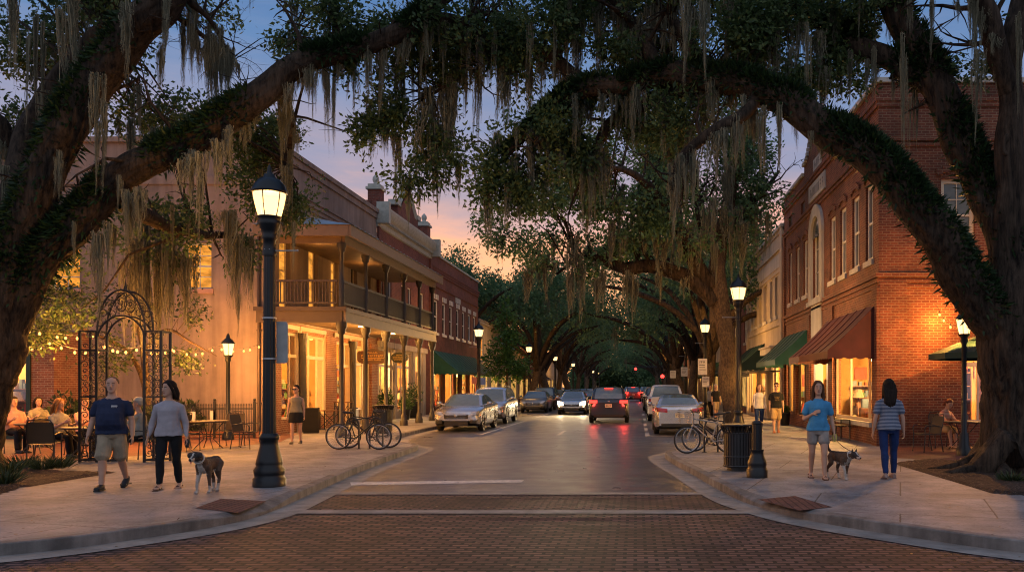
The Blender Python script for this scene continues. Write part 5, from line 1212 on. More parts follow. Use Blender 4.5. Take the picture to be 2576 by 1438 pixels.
# ------------------------------------------------------------------ traffic lights far down the street
red = emit('signal_red', (1.0, .04, .03), 5); sigc = simple('signal_case', (.02, .02, .018), .5); ambr = simple('signal_unlit', (.06, .03, .01), .4)
t = thing('traffic_light', 'red traffic light hung over the middle of the far street', 'traffic light', (5.2, 150, 0)); mb = MB(); mb.tube([(0, 0, 0), (0, 0, 4.9), (-.3, 0, 5.2), (-5.6, 0, 5.2)], .09, 8); mb.build('mast', M['iron'], t)
def head_(t, c, k=1):
    mb = MB(); mb.box(c, (.36 * k, .25, 1.05 * k)); h = mb.build('signal_head', sigc, t)
    for i, m in enumerate((red, ambr, ambr)): mb = MB(); mb.ball((c[0], c[1] - .13, c[2] + (.33 - .33 * i) * k), (.15 * k if i else .24, .03, .15 * k if i else .24), 12); mb.build('signal_lens', m, h)
head_(t, (-5.3, -.05, 4.5))
t = thing('traffic_light', 'red traffic light on a post at the far right kerb', 'traffic light', (4.0, 112, ZP)); t.location = (3.2, 105, ZP); mb = MB(); mb.tube([(0, 0, 0), (0, 0, 3.2)], .06, 8); mb.build('mast', M['iron'], t); head_(t, (0, -.1, 2.6), .8)
# ------------------------------------------------------------------ cars
def paint(name, col, metal=.6, rough=.28):
    if name in MATS: return MATS[name]
    t = NT(name); v = t.uv(obj=True); t.bsdf(t.mul(col, t.ramp(t.noise(v, 2.5, 4), [(.3, .88), (.7, 1.0)])), rough, metal, None, .5, Coat_Weight=.6, Coat_Roughness=.06); MATS[name] = t.m; return t.m
CGLASS = simple('car_glass', (.085, .13, .18), .06, 0, var=.2, spec=1.0); BLK = simple('car_black_trim', (.010, .010, .011), .5); LENS = simple('lamp_lens', (.42, .43, .45), .08, .5, spec=.9); REDL = simple('tail_lens', (.22, .008, .01), .15, spec=.8)
REDON = emit('tail_on', (1.0, .045, .03), 3.2); HEADON = emit('head_on', (1.0, .78, .48), 60.0); PLATE = simple('plate', (.55, .5, .4), .4)
def interp(pts, y):
    if y <= pts[0][0]: return pts[0][1]
    for (a, b), (c, d) in zip(pts, pts[1:]):
        if y <= c: return b + (d - b) * (y - a) / (c - a)
    return pts[-1][1]
SPEC = {
 'sedan': dict(L=4.85, W=.92, top=[(0, .62), (.04, .74), (.12, .80), (.4, .87), (1.25, .98), (2.2, 1.0), (3.9, 1.05), (4.55, 1.10), (4.75, 1.07), (4.85, .90)], wx=[(0, .70), (.06, .80), (.14, .86), (.3, .895), (.8, .915), (2.4, .92), (4.2, .915), (4.65, .86), (4.85, .74)], roof=[(1.2, .985), (1.55, 1.19), (2.0, 1.41), (2.5, 1.46), (3.1, 1.44), (3.6, 1.32), (4.15, 1.08)], g=(2.0, 3.15), ax=(.95, 3.75), wr=.335, tum=.42, door=(1.5, 2.55, 3.55), plr=(2.5, 2.6)),
 'suv': dict(L=4.8, W=.97, top=[(0, .70), (.08, .88), (.35, 1.0), (1.2, 1.10), (2.2, 1.12), (4.4, 1.17), (4.7, 1.15), (4.8, .98)], wx=[(0, .72), (.08, .84), (.3, .93), (.8, .965), (4.3, .965), (4.65, .92), (4.8, .82)], roof=[(1.15, 1.10), (1.5, 1.36), (1.9, 1.62), (2.3, 1.70), (3.4, 1.71), (4.15, 1.66), (4.45, 1.42), (4.7, 1.16)], g=(1.9, 4.12), ax=(.92, 3.75), wr=.38, tum=.30, door=(1.5, 2.5, 3.5), plr=(2.45, 2.55)),
 'pickup': dict(L=5.6, W=.98, top=[(0, .80), (.08, 1.0), (.35, 1.1), (1.5, 1.17), (3.9, 1.18), (3.95, 1.22), (5.5, 1.24), (5.6, 1.2)], wx=[(0, .78), (.08, .88), (.3, .95), (.8, .98), (5.3, .98), (5.6, .95)], roof=[(1.45, 1.17), (1.8, 1.45), (2.15, 1.75), (2.5, 1.83), (3.4, 1.83), (3.75, 1.72), (3.95, 1.24)], g=(2.15, 3.62), ax=(.98, 4.5), wr=.40, tum=.26, door=(1.75, 2.75, 3.75), plr=(2.75, 2.9)),
}
def make_car(kind, label, loc, rz, col, group=None, head=False, tail=False, plate=True, cat='car', front_seen=True):
    S = SPEC[kind]; L, W, wr = S['L'], S['W'], S['wr']; t = thing('parked_car' if not (head or tail) else 'car', label, cat, loc, rz, group)
    ys = sorted(set([0, .03, .08, .16, .3, L - .3, L - .16, L - .08, L - .03, L] + [round(i * .12, 3) for i in range(4, int(L / .12) - 2)] + [a + d * wr * 1.12 for a in S['ax'] for d in (-1, -.97, -.85, -.6, -.3, 0, .3, .6, .85, .97, 1)]))
    rings = []
    for y in ys:
        w_, zt = interp(S['wx'], y), interp(S['top'], y); e = min(y, L - y); zs = .20 + .14 * max(0, 1 - e / .35) + (.05 if kind != 'sedan' else 0)
        for a in S['ax']:
            d = abs(y - a)
            if d < wr * 1.12: zs = max(zs, wr + math.sqrt(max((wr * 1.12) ** 2 - d * d, 0)) * .98)
        cr = .03 if y < 1.2 else .015; dp = 1 + 2.6 * max(0, 1 - e / .35); m = min(.62, zt - .12)
        h = [(0, zt + cr), (w_ * .45, zt + cr * .8), (w_ * .80, zt), (w_ * .94, zt - .035 * dp), (w_ * .985, zt - .085 * dp), (w_, max(zt - .20 - .03 * dp, zs + .09)), (w_ * .985, max(m - .08, zs + .06)), (w_ * .995, max(.42, zs + .03)), (w_ * .96, max(zs, .30) if zs < .3 else zs + .005), (w_ * .90, zs), (0, zs)]
        rings.append([Vector((x, y, z)) for x, z in h] + [Vector((-x, y, z)) for x, z in h[-2:0:-1]])
    mb = MB(); mb.loft(rings); dark = [i for i in range(len(mb.f))]
    n = len(rings[0])
    for i, f in enumerate(mb.f):
        if len(f) == 4 and f[0] % n in (8, 9, 10, 11): mb.m[i] = 1
    # greenhouse
    gy = sorted(set([p[0] for p in S['roof']] + [S['roof'][0][0] + k * (S['roof'][-1][0] - S['roof'][0][0]) / 16 for k in range(17)] + list(S['plr']))); gr = []
    for y in gy:
        zr, zb, w_ = interp(S['roof'], y), interp(S['top'], y) - .015, interp(S['wx'], y) * .90; hgt = max(zr - zb, .01); xt = w_ - hgt * S['tum']; edge = min(1, hgt / .2)
        h = [(0, zr + .015 * edge), (xt * .55, zr + .008 * edge), (xt - .13, zr - .004), (xt - .045, zr - .02 * edge), (xt, zr - .055 * edge), (w_ - hgt * S['tum'] * .12 + .0, zb + .12 * hgt), (w_, zb)]
        gr.append([Vector((x, y, z)) for x, z in h] + [Vector((-x, y, z)) for x, z in h[:0:-1]])
    n = len(gr[0]); glass = {k: MB() for k in ('windscreen', 'rear_window', 'side_window', 'side_window2')}; roofm = MB()
    lo, hi = S['roof'][0][0] + .30, S['roof'][-1][0] - .35
    for i in range(len(gr) - 1):
        ym = (gy[i] + gy[i + 1]) / 2
        for j in range(n):
            if j == 6: continue
            q = [gr[i][j], gr[i][(j + 1) % n], gr[i + 1][(j + 1) % n], gr[i + 1][j]]; tgt = roofm
            if j in (0, 1, 11, 12): tgt = glass['windscreen'] if ym < S['g'][0] else (glass['rear_window'] if ym > S['g'][1] else roofm)
            elif j in (4, 8) and lo < ym < hi and not (S['plr'][0] <= ym <= S['plr'][1]): tgt = glass['side_window' if j == 4 else 'side_window2']
            tgt.add(q, [(0, 1, 2, 3)], 0, True)
    b0 = len(mb.v); mb.add(roofm.v, roofm.f, 0, True)
    # wheel wells, door seams
    for s in (-1, 1):
        for yd in S['door']:
            w_ = interp(S['wx'], yd); mb.box((s * (w_ * .992 - .001), yd, .70), (.012, .012, .62), 1)
    body = mb.build('body', [col, BLK], t, uv=False)
    for k, g in glass.items():
        if g.f: g.build('side_window' if k.startswith('side') else k, CGLASS, t, uv=False)
    for s in (-1, 1):
        w_ = W
        for a in S['ax']:
            mb = MB(); Mx = Matrix.Translation((s * (w_ - .115), a, wr)) @ Matrix.Rotation(PI / 2, 4, 'Y'); mb.lathe([(wr * .62, -.10), (wr * .93, -.10), (wr, -.07), (wr, .07), (wr * .93, .10), (wr * .62, .10), (wr * .62, -.10)], 28, M=Mx); wh = mb.build('wheel', RUB, t, uv=False)
            mb = MB(); sg = 1 if s > 0 else -1; mb.lathe([(wr * .64, sg * .085), (wr * .58, sg * .06), (wr * .55, sg * .02)], 24, M=Mx); mb.lathe([(wr * .60, sg * .01), (0.001, sg * .02)], 24, mi=1, M=Mx)
            for k in range(10): ang = 2 * PI * k / 10; mb.box((wr * .32 * math.cos(ang), wr * .32 * math.sin(ang), sg * .07), (wr * .58, .045, .03), 0, ang, Mx)
            mb.lathe([(wr * .15, sg * .06), (wr * .13, sg * .095), (0.001, sg * .1)], 14, M=Mx); mb.build('rim', [CHR, BLK], wh, uv=False)
        mb = MB(); ym = S['roof'][0][0] + .42; zb = interp(S['top'], ym); mb.ball((s * (W + .10), ym, zb + .09), (.115, .07, .075), 10); mb.tube([(s * (W * .88), ym, zb + .03), (s * (W + .05), ym, zb + .06)], .03, 6); mb.build('mirror', [col], t, uv=False)
        for yd in S['door'][:2]:
            mb = MB(); mb.box((s * (W * .99 + .012), yd + .8, interp(S['top'], yd) - .17), (.03, .17, .03)); mb.build('door_handle', CHR, t, uv=False)
    zt0 = interp(S['top'], .06); tall = kind != 'sedan'
    def patch(name, mat, xs, zs_, front=True, out=.012, par=None, taper=0):
        zs0 = zs_
        """a lamp or trim piece lying on the rounded end of the body"""
        mb = MB(); g = []
        for x in xs:
            row = []; fx = abs(x) / W
            for z in zs0:
                z = z + taper * (fx - .75)
                y = 0.0
                for k in range(60):
                    yy = k * .012; w_ = interp(S['wx'], yy if front else L - yy); zt = interp(S['top'], yy if front else L - yy)
                    if abs(x) <= w_ * 1.0 and z <= zt: y = yy; break
                row.append(Vector((x, (y - out) if front else (L - y + out), z)))
            g.append(row)
        for i in range(len(g) - 1):
            for j in range(len(g[0]) - 1): mb.add([g[i][j], g[i + 1][j], g[i + 1][j + 1], g[i][j + 1]], [(0, 1, 2, 3)], 0, True)
        return mb.build(name, mat, par or t, uv=False)
    fr = lambda a, b, k: [a + (b - a) * i / (k - 1) for i in range(k)]
    wf = W
    for s in (-1, 1):
        hz0, hz1 = (zt0 - .13, zt0 + .04) if not tall else (zt0 - .16, zt0 - .02)
        patch('headlight', LENS if not head else HEADON, fr(s * wf * .55, s * wf * .95, 8), fr(hz0 + (.03 if not head else -.02), hz1 - (.01 if not head else -.02), 3), True, .014, None, .12 if not tall else .05)
        if not tall or kind == 'suv': patch('fog_intake', BLK, fr(s * wf * .58, s * wf * .86, 5), fr(.33, .46, 3), True, .012)
        tz0, tz1 = (.84, .98) if kind == 'sedan' else ((.96, 1.10) if kind == 'suv' else (.78, 1.16))
        patch('tail_light', REDON if tail else REDL, fr(s * wf * (.48 if kind == 'sedan' else (.55 if kind == 'suv' else .84)), s * wf * .95, 6), fr(tz0, tz1, 3), False, .014, None, .10 if kind == 'sedan' else 0)
    gz0, gz1 = (.50, zt0 - .02) if not tall else (.62, zt0 - .04)
    gr_ = patch('grille', BLK, fr(-wf * .50, wf * .50, 9), fr(gz0, gz1, 3), True, .010)
    mb = MB()
    for i, z in enumerate(fr(gz0 + .02, gz1 - .02, 4)): mb.tube([(x, -.016 - (.0 if abs(x) < .3 else -.02), z) for x in fr(-wf * .44, wf * .44, 7)], .009, 4)
    mb.ball((0, -.025, (gz0 + gz1) / 2), (.06, .012, .05), 10); mb.build('chrome_bar', CHR, gr_, uv=False)
    patch('lower_intake', BLK, fr(-wf * .5, wf * .5, 9), fr(.25 if not tall else .32, .42 if not tall else .52, 3), True, .012)
    if plate:
        zp = .72 if kind == 'sedan' else (.84 if kind == 'suv' else .62); mb = MB(); mb.box((0, L + .012, zp), (.32, .014, .16)); pl_ = mb.build('licence_plate', PLATE, t, uv=False)
        mk = MB(); marks(mk, plane((0, L + .019, zp), (-1, 0, 0), (0, 1, 0)), -.13, .14, -.05, .085, random.Random(len(label)), .001); mk.build('lettering', ink, pl_, uv=False)
        mb = MB(); mb.ball((0, L + .012, zp + .2), (.05, .01, .03), 8); mb.build('badge', CHR, t, uv=False)
    patch('rear_bumper_trim', BLK, fr(-wf * .72, wf * .72, 9), fr(.30, .42, 3), False, .012)
    if kind == 'suv':
        for s in (-1, 1): mb = MB(); mb.tube([(s * .60, 2.0, 1.70), (s * .60, 2.2, 1.755), (s * .60, 3.8, 1.76), (s * .60, 4.1, 1.70)], .018, 6); mb.build('roof_rail', BLK, t, uv=False)
    if tail:
        mb = MB(); zr = interp(S['roof'], S['g'][1]); mb.box((0, S['g'][1] + .12, zr + .0), (.42, .06, .04)); mb.build('brake_light', REDON, t, uv=False)
        for s in (-1, 1): point((s * W * .75, L + .25, .9), 26, (1, .06, .04), .1, t, 'tail_glow')
    if head:
        for s in (-1, 1):
            l = bpy.data.lights.new('headlamp_beam', 'SPOT'); l.energy = 5000; l.color = (1, .70, .36); l.spot_size = math.radians(80); l.spot_blend = .8; l.shadow_soft_size = .08
            o = bpy.data.objects.new('headlamp_beam', l); COL.objects.link(o); o.parent = t; o.location = (s * W * .72, -.10, .68); o.rotation_euler = (math.radians(84), 0, PI)
    return t
silver = paint('silver_paint', (.50, .52, .55), .75, .22); champ = paint('champagne_paint', (.50, .51, .53), .75, .22); white = paint('white_car_paint', (.55, .55, .55), .2); char = paint('charcoal_paint', (.012, .012, .015), .3); grey = paint('grey_paint', (.16, .165, .175)); navy = paint('navy_paint', (.02, .025, .04), .4); maroonp = paint('maroon_paint', (.14, .02, .02), .4)
PK = 'cars parked along the left kerb'
make_car('sedan', 'silver sedan parked nose-first nearest on the left kerb', (-6.95, 33.0, 0), 0.0, champ, PK)
make_car('suv', 'silver SUV parked behind the nearest sedan on the left', (-7.05, 39.6, 0), 0.0, silver, PK)
make_car('sedan', 'dark grey sedan parked farther along the left kerb', (-6.9, 57.0, 0), 0.0, grey, PK)
make_car('suv', 'dark SUV parked behind the grey sedan on the left', (-7.0, 63.5, 0), 0.0, char, PK)
make_car('sedan', 'oncoming silver car with bright headlights in the left lane', (-4.02, 53.0, 0), 0.0, silver, None, head=True)
make_car('sedan', 'reddish car following the headlit silver one', (-3.75, 62.5, 0), 0.0, maroonp)
make_car('suv', 'black SUV driving away with red brake lights', (-1.32, 40.6 + 4.8, 0), PI, char, None, tail=True)
make_car('suv', 'red-lit SUV ahead of the black SUV', (-.35, 99 + 4.8, 0), PI, maroonp, None, tail=True)
PR_ = 'cars parked along the right kerb'
make_car('sedan', 'silver sedan parked tail-first nearest on the right kerb', (1.56, 30.7 + 4.85, 0), PI, champ, PR_)
make_car('pickup', 'white pickup truck parked in front of the right silver sedan', (1.55, 42.6 + 5.6, 0), PI, white, PR_, cat='pickup truck')
pk = make_car('sedan', 'dark sedan parked beyond the pickup truck', (1.5, 54 + 4.85, 0), PI, navy, PR_, plate=False)
make_car('suv', 'dark SUV parked two places beyond the pickup truck', (1.45, 61 + 4.8, 0), PI, char, PR_, plate=False)
# the queue far down the street: small cars seen as tail lights
def far_mesh(kind, on):
    mb = MB(); w_, h, L = (.9, 1.45, 4.6) if kind else (.95, 1.7, 4.7)
    mb.loft([[Vector((x * w_, y, z)) for x, z in ((-.9, .25), (-1, .6), (-.95, .95 * h / 1.45), (.95, .95 * h / 1.45), (1, .6), (.9, .25))] for y in (0, .15, L - .4, L)], smooth=False)
    mb.loft([[Vector((x * w_, y, z)) for x, z in ((-.85, .94 * h / 1.45), (-.66, zz), (.66, zz), (.85, .94 * h / 1.45))] for y, zz in ((.45, .97 * h / 1.45), (1.0, h), (2.8, h), (3.6, .97 * h / 1.45))], mi=1, smooth=False)
    for s in (-1, 1):
        mb.box((s * w_ * .74, -.015, .85), (.34, .04, .16), 2)
        for y in (.9, 3.7): mb.tube([(s * (w_ - .22), y, .33), (s * w_, y, .33)], .33, 14, 3)
    me = mb.build('car', [char if on % 2 else silver, CGLASS, REDON if on < 2 else LENS, RUB], None, uv=False); return me
FARC = [far_mesh(0, 0), far_mesh(1, 1), far_mesh(1, 2)]
ft = ['last bright pair of red tail lights', 'dim red tail lights']
spots = [(-.9, 118), (-1.3, 127), (-.8, 137), (-1.2, 148), (-1.0, 160), (-1.2, 173), (-1.0, 187), (-1.1, 203), (-1.1, 220), (1.6, 80), (1.6, 92), (1.6, 104), (1.6, 130), (1.6, 150), (1.6, 175)]
for i, (x, y) in enumerate(spots):
    src = FARC[i % 2]; o = link('car', src.data); o.location = (x, y, 0)
    tag(o, 'tiny distant car in the queue of red tail lights' if x < 1 else 'tiny distant car parked along the far right kerb', 'car', 'cars queuing in the distance' if x < 1 else 'cars parked in the far distance')
for i, (x, y) in enumerate([(-7, 74), (-7, 82), (-7, 96), (-7, 108), (-7, 124)]):
    o = link('car', FARC[2].data); o.location = (x, y, 0); tag(o, 'small distant car parked along the far left kerb', 'car', 'cars parked at the far left')
for o in FARC: bpy.data.objects.remove(o)
# ------------------------------------------------------------------ trees, ferns and hanging moss
BARK = bark_mat('oak_bark', (.007, .005, .004), (.065, .045, .031)); BARK2 = bark_mat('street_bark', (.04, .028, .02), (.14, .095, .058), (14, 14, 6))
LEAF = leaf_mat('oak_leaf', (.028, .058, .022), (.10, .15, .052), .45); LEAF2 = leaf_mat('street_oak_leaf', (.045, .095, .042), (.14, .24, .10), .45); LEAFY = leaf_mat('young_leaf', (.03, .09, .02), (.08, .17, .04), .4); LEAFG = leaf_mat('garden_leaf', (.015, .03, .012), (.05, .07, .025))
FERN = leaf_mat('fern_leaf', (.006, .016, .006), (.022, .052, .014))
def moss_material():
    t = NT('spanish_moss'); g = t.n('ShaderNodeNewGeometry'); c = t.ramp(g.outputs['Random Per Island'], [(0, (.088, .086, .063)), (1, (.28, .27, .19))])
    d = t.n('ShaderNodeBsdfDiffuse'); t.l(c, d.inputs[0]); tl = t.n('ShaderNodeBsdfTranslucent'); t.l(c, tl.inputs[0]); mx = t.n('ShaderNodeMixShader'); mx.inputs[0].default_value = .3
    t.l(d.outputs[0], mx.inputs[1]); t.l(tl.outputs[0], mx.inputs[2]); t.l(mx.outputs[0], t.out.inputs[0]); return t.m
MOSS = moss_material()
def moss_mesh(seed, strands=110, fuzz=1500):
    """a unit clump of tangled strands: hangs from z=0 to z=-1, about 1 wide at the top"""
    g = np.random.default_rng(seed); vs = []; fs = []; b = 0; K = 9; anchors = []; nl = int(g.integers(4, 8))
    lobes = [(g.uniform(-.4, .4), g.uniform(-.4, .4), g.uniform(.25, .95), g.uniform(-.25, .25), g.uniform(.05, .16), g.uniform(-.25, .03)) for _ in range(nl)]; lobes[0] = (0, 0, 1.0, g.uniform(-.15, .15), .12, 0)
    for k in range(strands):
        lx, ly, ln, dr, rd, zt = lobes[min(int(g.integers(0, nl + 1)), nl) % nl]; x, y = lx + g.normal() * rd, ly + g.normal() * rd; L = ln * g.uniform(.2, 1.0) ** .6; a = g.uniform(0, PI); cx, sx = math.cos(a), math.sin(a); z0 = zt + g.uniform(-.05, .03); wob = g.uniform(0, 6)
        for i in range(K):
            f = i / (K - 1); q = 1 - .72 * f ** .8; px = lx + (x - lx) * q + dr * f * f + (math.sin(f * 7 + wob) + .7 * math.sin(f * 15 + wob * 2)) * .05 * f; py = ly + (y - ly) * q + (math.cos(f * 6 + wob) + .7 * math.cos(f * 14 + wob * 2)) * .05 * f; w_ = (.020 * (1 - f) + .005) * g.uniform(.5, 1.3)
            px += g.normal() * .016; py += g.normal() * .016; z = z0 - L * f; vs += [(px - cx * w_, py - sx * w_, z), (px + cx * w_, py + sx * w_, z)]; anchors.append((px, py, z, f))
            if i: fs.append((b + 2 * i - 2, b + 2 * i - 1, b + 2 * i + 1, b + 2 * i))
        b += 2 * K
    A = np.array(anchors); q = A[g.integers(0, len(A), fuzz)]; d = g.normal(size=(fuzz, 3)) * np.array([1, 1, .16]) + np.array([0, 0, -.10]); v, f = leaves_np(q[:, :3] + g.normal(size=(fuzz, 3)) * .012, d, (.085 * (1.2 - q[:, 3]) * g.uniform(.35, 1.4, fuzz)), .013, g); v[:, 2] = np.where(v[:, 2] > .03, .03, v[:, 2])
    return np_mesh('moss_clump', np.vstack([np.array(vs), v]), np.vstack([np.array(fs), f + len(vs)]), MOSS)
MOSSV = [moss_mesh(100 + i) for i in range(12)]; MOSSL = [moss_mesh(200 + i, 40, 260) for i in range(4)]
def hang_moss(tree, p, L, w_, rng, lite=False):
    o = link('moss_clump', rng.choice(MOSSL if lite else MOSSV), tree); o.location = Vector(p) - origin_of(tree); o.scale = (w_, w_, L); o.rotation_euler = (rng.uniform(-.03, .03), rng.uniform(-.03, .03), rng.uniform(0, 6.28)); return o
def bark_tube(name, pts, par, mat=None, n=26, k=7, rough=.07, flare=0.0, seed=0):
    P = smooth_path(pts, k); mb = MB(); sd = None
    for q in P[k // 2:]: q[:3] += np.array(mnoise.noise_vector(Vector(q[:3]) * .85 + V(seed, 0, 0))) * min(q[3] * .75, .16); vs = []; m = len(P); ln = 0
    for i in range(m):
        p = Vector(P[i][:3]); r = P[i][3]; t = unit(Vector(P[min(i + 1, m - 1)][:3]) - Vector(P[max(i - 1, 0)][:3]))
        if sd is None: sd = unit(t.cross(V(0, 1, 0) if abs(t.y) < .9 else V(1, 0, 0)))
        sd = unit(sd - t * sd.dot(t)); w_ = t.cross(sd); ln += r * .5
        for j in range(n):
            a = 2 * PI * j / n; q_ = 1 - 2 * abs(mnoise.noise((math.cos(a) * 4.6, math.sin(a) * 4.6 + seed, ln * .55))) - abs(mnoise.noise((math.cos(a) * 10, math.sin(a) * 10 + seed, ln * 1.5))); rr = r * (1 + rough * 1.3 * q_ + .10 * mnoise.noise((math.cos(a) * 1.1 + seed, math.sin(a) * 1.1, ln * .8)))
            if flare: rr *= 1 + flare * max(0, 1 - (p.z - ZP) / .9) ** 2 * (1 + .45 * math.sin(5 * a + seed))
            vs.append(p + (sd * math.cos(a) + w_ * math.sin(a)) * rr)
    mb.add(vs, [(i * n + j, i * n + (j + 1) % n, (i + 1) * n + (j + 1) % n, (i + 1) * n + j) for i in range(m - 1) for j in range(n)], 0, True); mb.add(vs[-n:], [tuple(range(n))])
    return mb.build(name, mat or BARK, par, world=True, uv=False), P
def cluster(blobs, L, W, seed, gap=.0, nscale=1.0, per=11, spread=.22, droop=-.1):
    """leaf sprays through each blob's volume, thinned by noise so sky shows through; returns verts, quads, spray centres"""
    g = np.random.default_rng(seed); C = []; Dr = []; sp = []
    for (c, rad, n) in blobs:
        c = np.array(c); rad = np.array(rad) if hasattr(rad, '__len__') else np.array([rad] * 3); k = 0; tries = 0
        while k < n // per and tries < n:
            tries += 1; u_ = g.normal(size=3); u_ /= np.linalg.norm(u_); q = c + u_ * rad * (g.random() ** .5) * (1 + .35 * mnoise.noise(tuple(u_ * 2.3 + c * .31)))
            if mnoise.noise(tuple(q * nscale)) < gap + g.uniform(-.12, .12): continue
            k += 1; sp.append(q); m = per; off = g.normal(size=(m, 3)) * spread * .5; ax = u_ + g.normal(size=3) * .5; ax[2] += droop; C.append(q + off + ax / np.linalg.norm(ax) * np.linspace(0, spread, m)[:, None]); Dr.append(ax * .9 + g.normal(size=(m, 3)) * .8)
    C = np.vstack(C); Dr = np.vstack(Dr); n = len(C); v, f = leaves_np(C, Dr, L * g.uniform(.45, 1.45, n), W * g.uniform(.6, 1.4, n), g)
    return v, f, np.array(sp)
def crown(tree, blobs, L, W, seed, mat, gap=.0, nscale=1.0, **k):
    v, f, sp = cluster(blobs, L, W, seed, gap, nscale, **k); o0 = np.array(origin_of(tree)); link('crown', np_mesh('crown', v - o0, f, mat), tree); return sp
def twigs(tree, paths, sp, rng, mat, n=60, r=.02, maxd=4.5, forks=0):
    """thin branches from the limbs to the leaf sprays"""
    pool = [p for P in paths for p in P]; A = np.array([p[:3] for p in pool]); mb = MB()
    for q in sp[np.array([rng.randrange(len(sp)) for _ in range(n)])]:
        d = np.linalg.norm(A - q, axis=1); i = int(np.argmin(d))
        if d[i] > maxd or d[i] < .2: continue
        a, b = Vector(A[i]), Vector(q); mid = a.lerp(b, .5) + V(rng.uniform(-.2, .2), rng.uniform(-.2, .2), .12 * d[i]); m2 = a.lerp(b, .78) + V(rng.uniform(-.12, .12), rng.uniform(-.12, .12), .06)
        rr = min(r * (.6 + d[i] * .5), pool[i][3] * .6); mb.tube([a, mid, m2, b], [rr, rr * .7, rr * .45, rr * .2], 5, caps=False)
    for _ in range(forks):        # side limbs with their own twigs
        Q = paths[rng.randrange(len(paths))]; i = rng.randrange(len(Q) // 3, len(Q) - 1); p = Vector(Q[i][:3]); t = unit(Vector(Q[min(i + 1, len(Q) - 1)][:3]) - Vector(Q[i - 1][:3])); d = unit(t * rng.uniform(-.2, 1.0) + V(rng.uniform(-1, 1), rng.uniform(-.6, 1), rng.uniform(-.3, 1.2))); L = rng.uniform(.7, 2.6); r0 = min(Q[i][3] * .5, rng.uniform(.03, .085)); pts = [p]
        for s_ in range(5): d = unit(d + V(rng.uniform(-.5, .5), rng.uniform(-.5, .5), rng.uniform(-.35, .45))); pts.append(pts[-1] + d * L / 5)
        mb.tube(pts, [r0 * (1 - .17 * j) for j in range(6)], 7, caps=False)
        for j in (2, 3, 4, 5):
            for _k in range(2): e = unit(V(rng.uniform(-1, 1), rng.uniform(-1, 1), rng.uniform(-.6, .9))); m1 = pts[j] + e * L * .16; mb.tube([pts[j], m1, m1 + unit(e + V(rng.uniform(-.6, .6), 0, rng.uniform(-.6, .3))) * L * .16], [r0 * .3, r0 * .2, r0 * .06], 4, caps=False)
    mb.build('branch', mat, tree, world=True, uv=False, kind='stuff')
def ferns(tree, paths, n, rng, name='fern_cover'):
    g = np.random.default_rng(n); C = []; Dr = []
    for P in paths:
        for _ in range(int(n / len(paths))):
            i = rng.randrange(1, len(P) - 1); p = Vector(P[i][:3]).lerp(Vector(P[i + 1][:3]), rng.random()); r = P[i][3]; t = unit(Vector(P[i + 1][:3]) - Vector(P[i - 1][:3])); up = V(0, 0, 1); up = unit(up - t * up.dot(t)); w_ = t.cross(up); a = rng.gauss(0, 1.0)
            nq = mnoise.noise(tuple(p * 1.1))
            if nq < rng.uniform(-.30, .12): continue
            d = up * math.cos(a) + w_ * math.sin(a); C.append(p + d * r * .97); Dr.append(d + t * rng.uniform(-.9, .9) + V(0, 0, rng.uniform(-.5, .3)))
    C, Dr = np.array(C), np.array(Dr); k = len(C); v, f = leaves_np(C, Dr, .19 * g.uniform(.4, 1.4, k), .05, g); o = link(name, np_mesh(name, v - np.array(origin_of(tree)), f, FERN), tree); o['kind'] = 'stuff'
def px(lst, dy=0): return [(*at(x, y, Y), r) for x, y, Y, r in lst]
rg = random.Random(21)

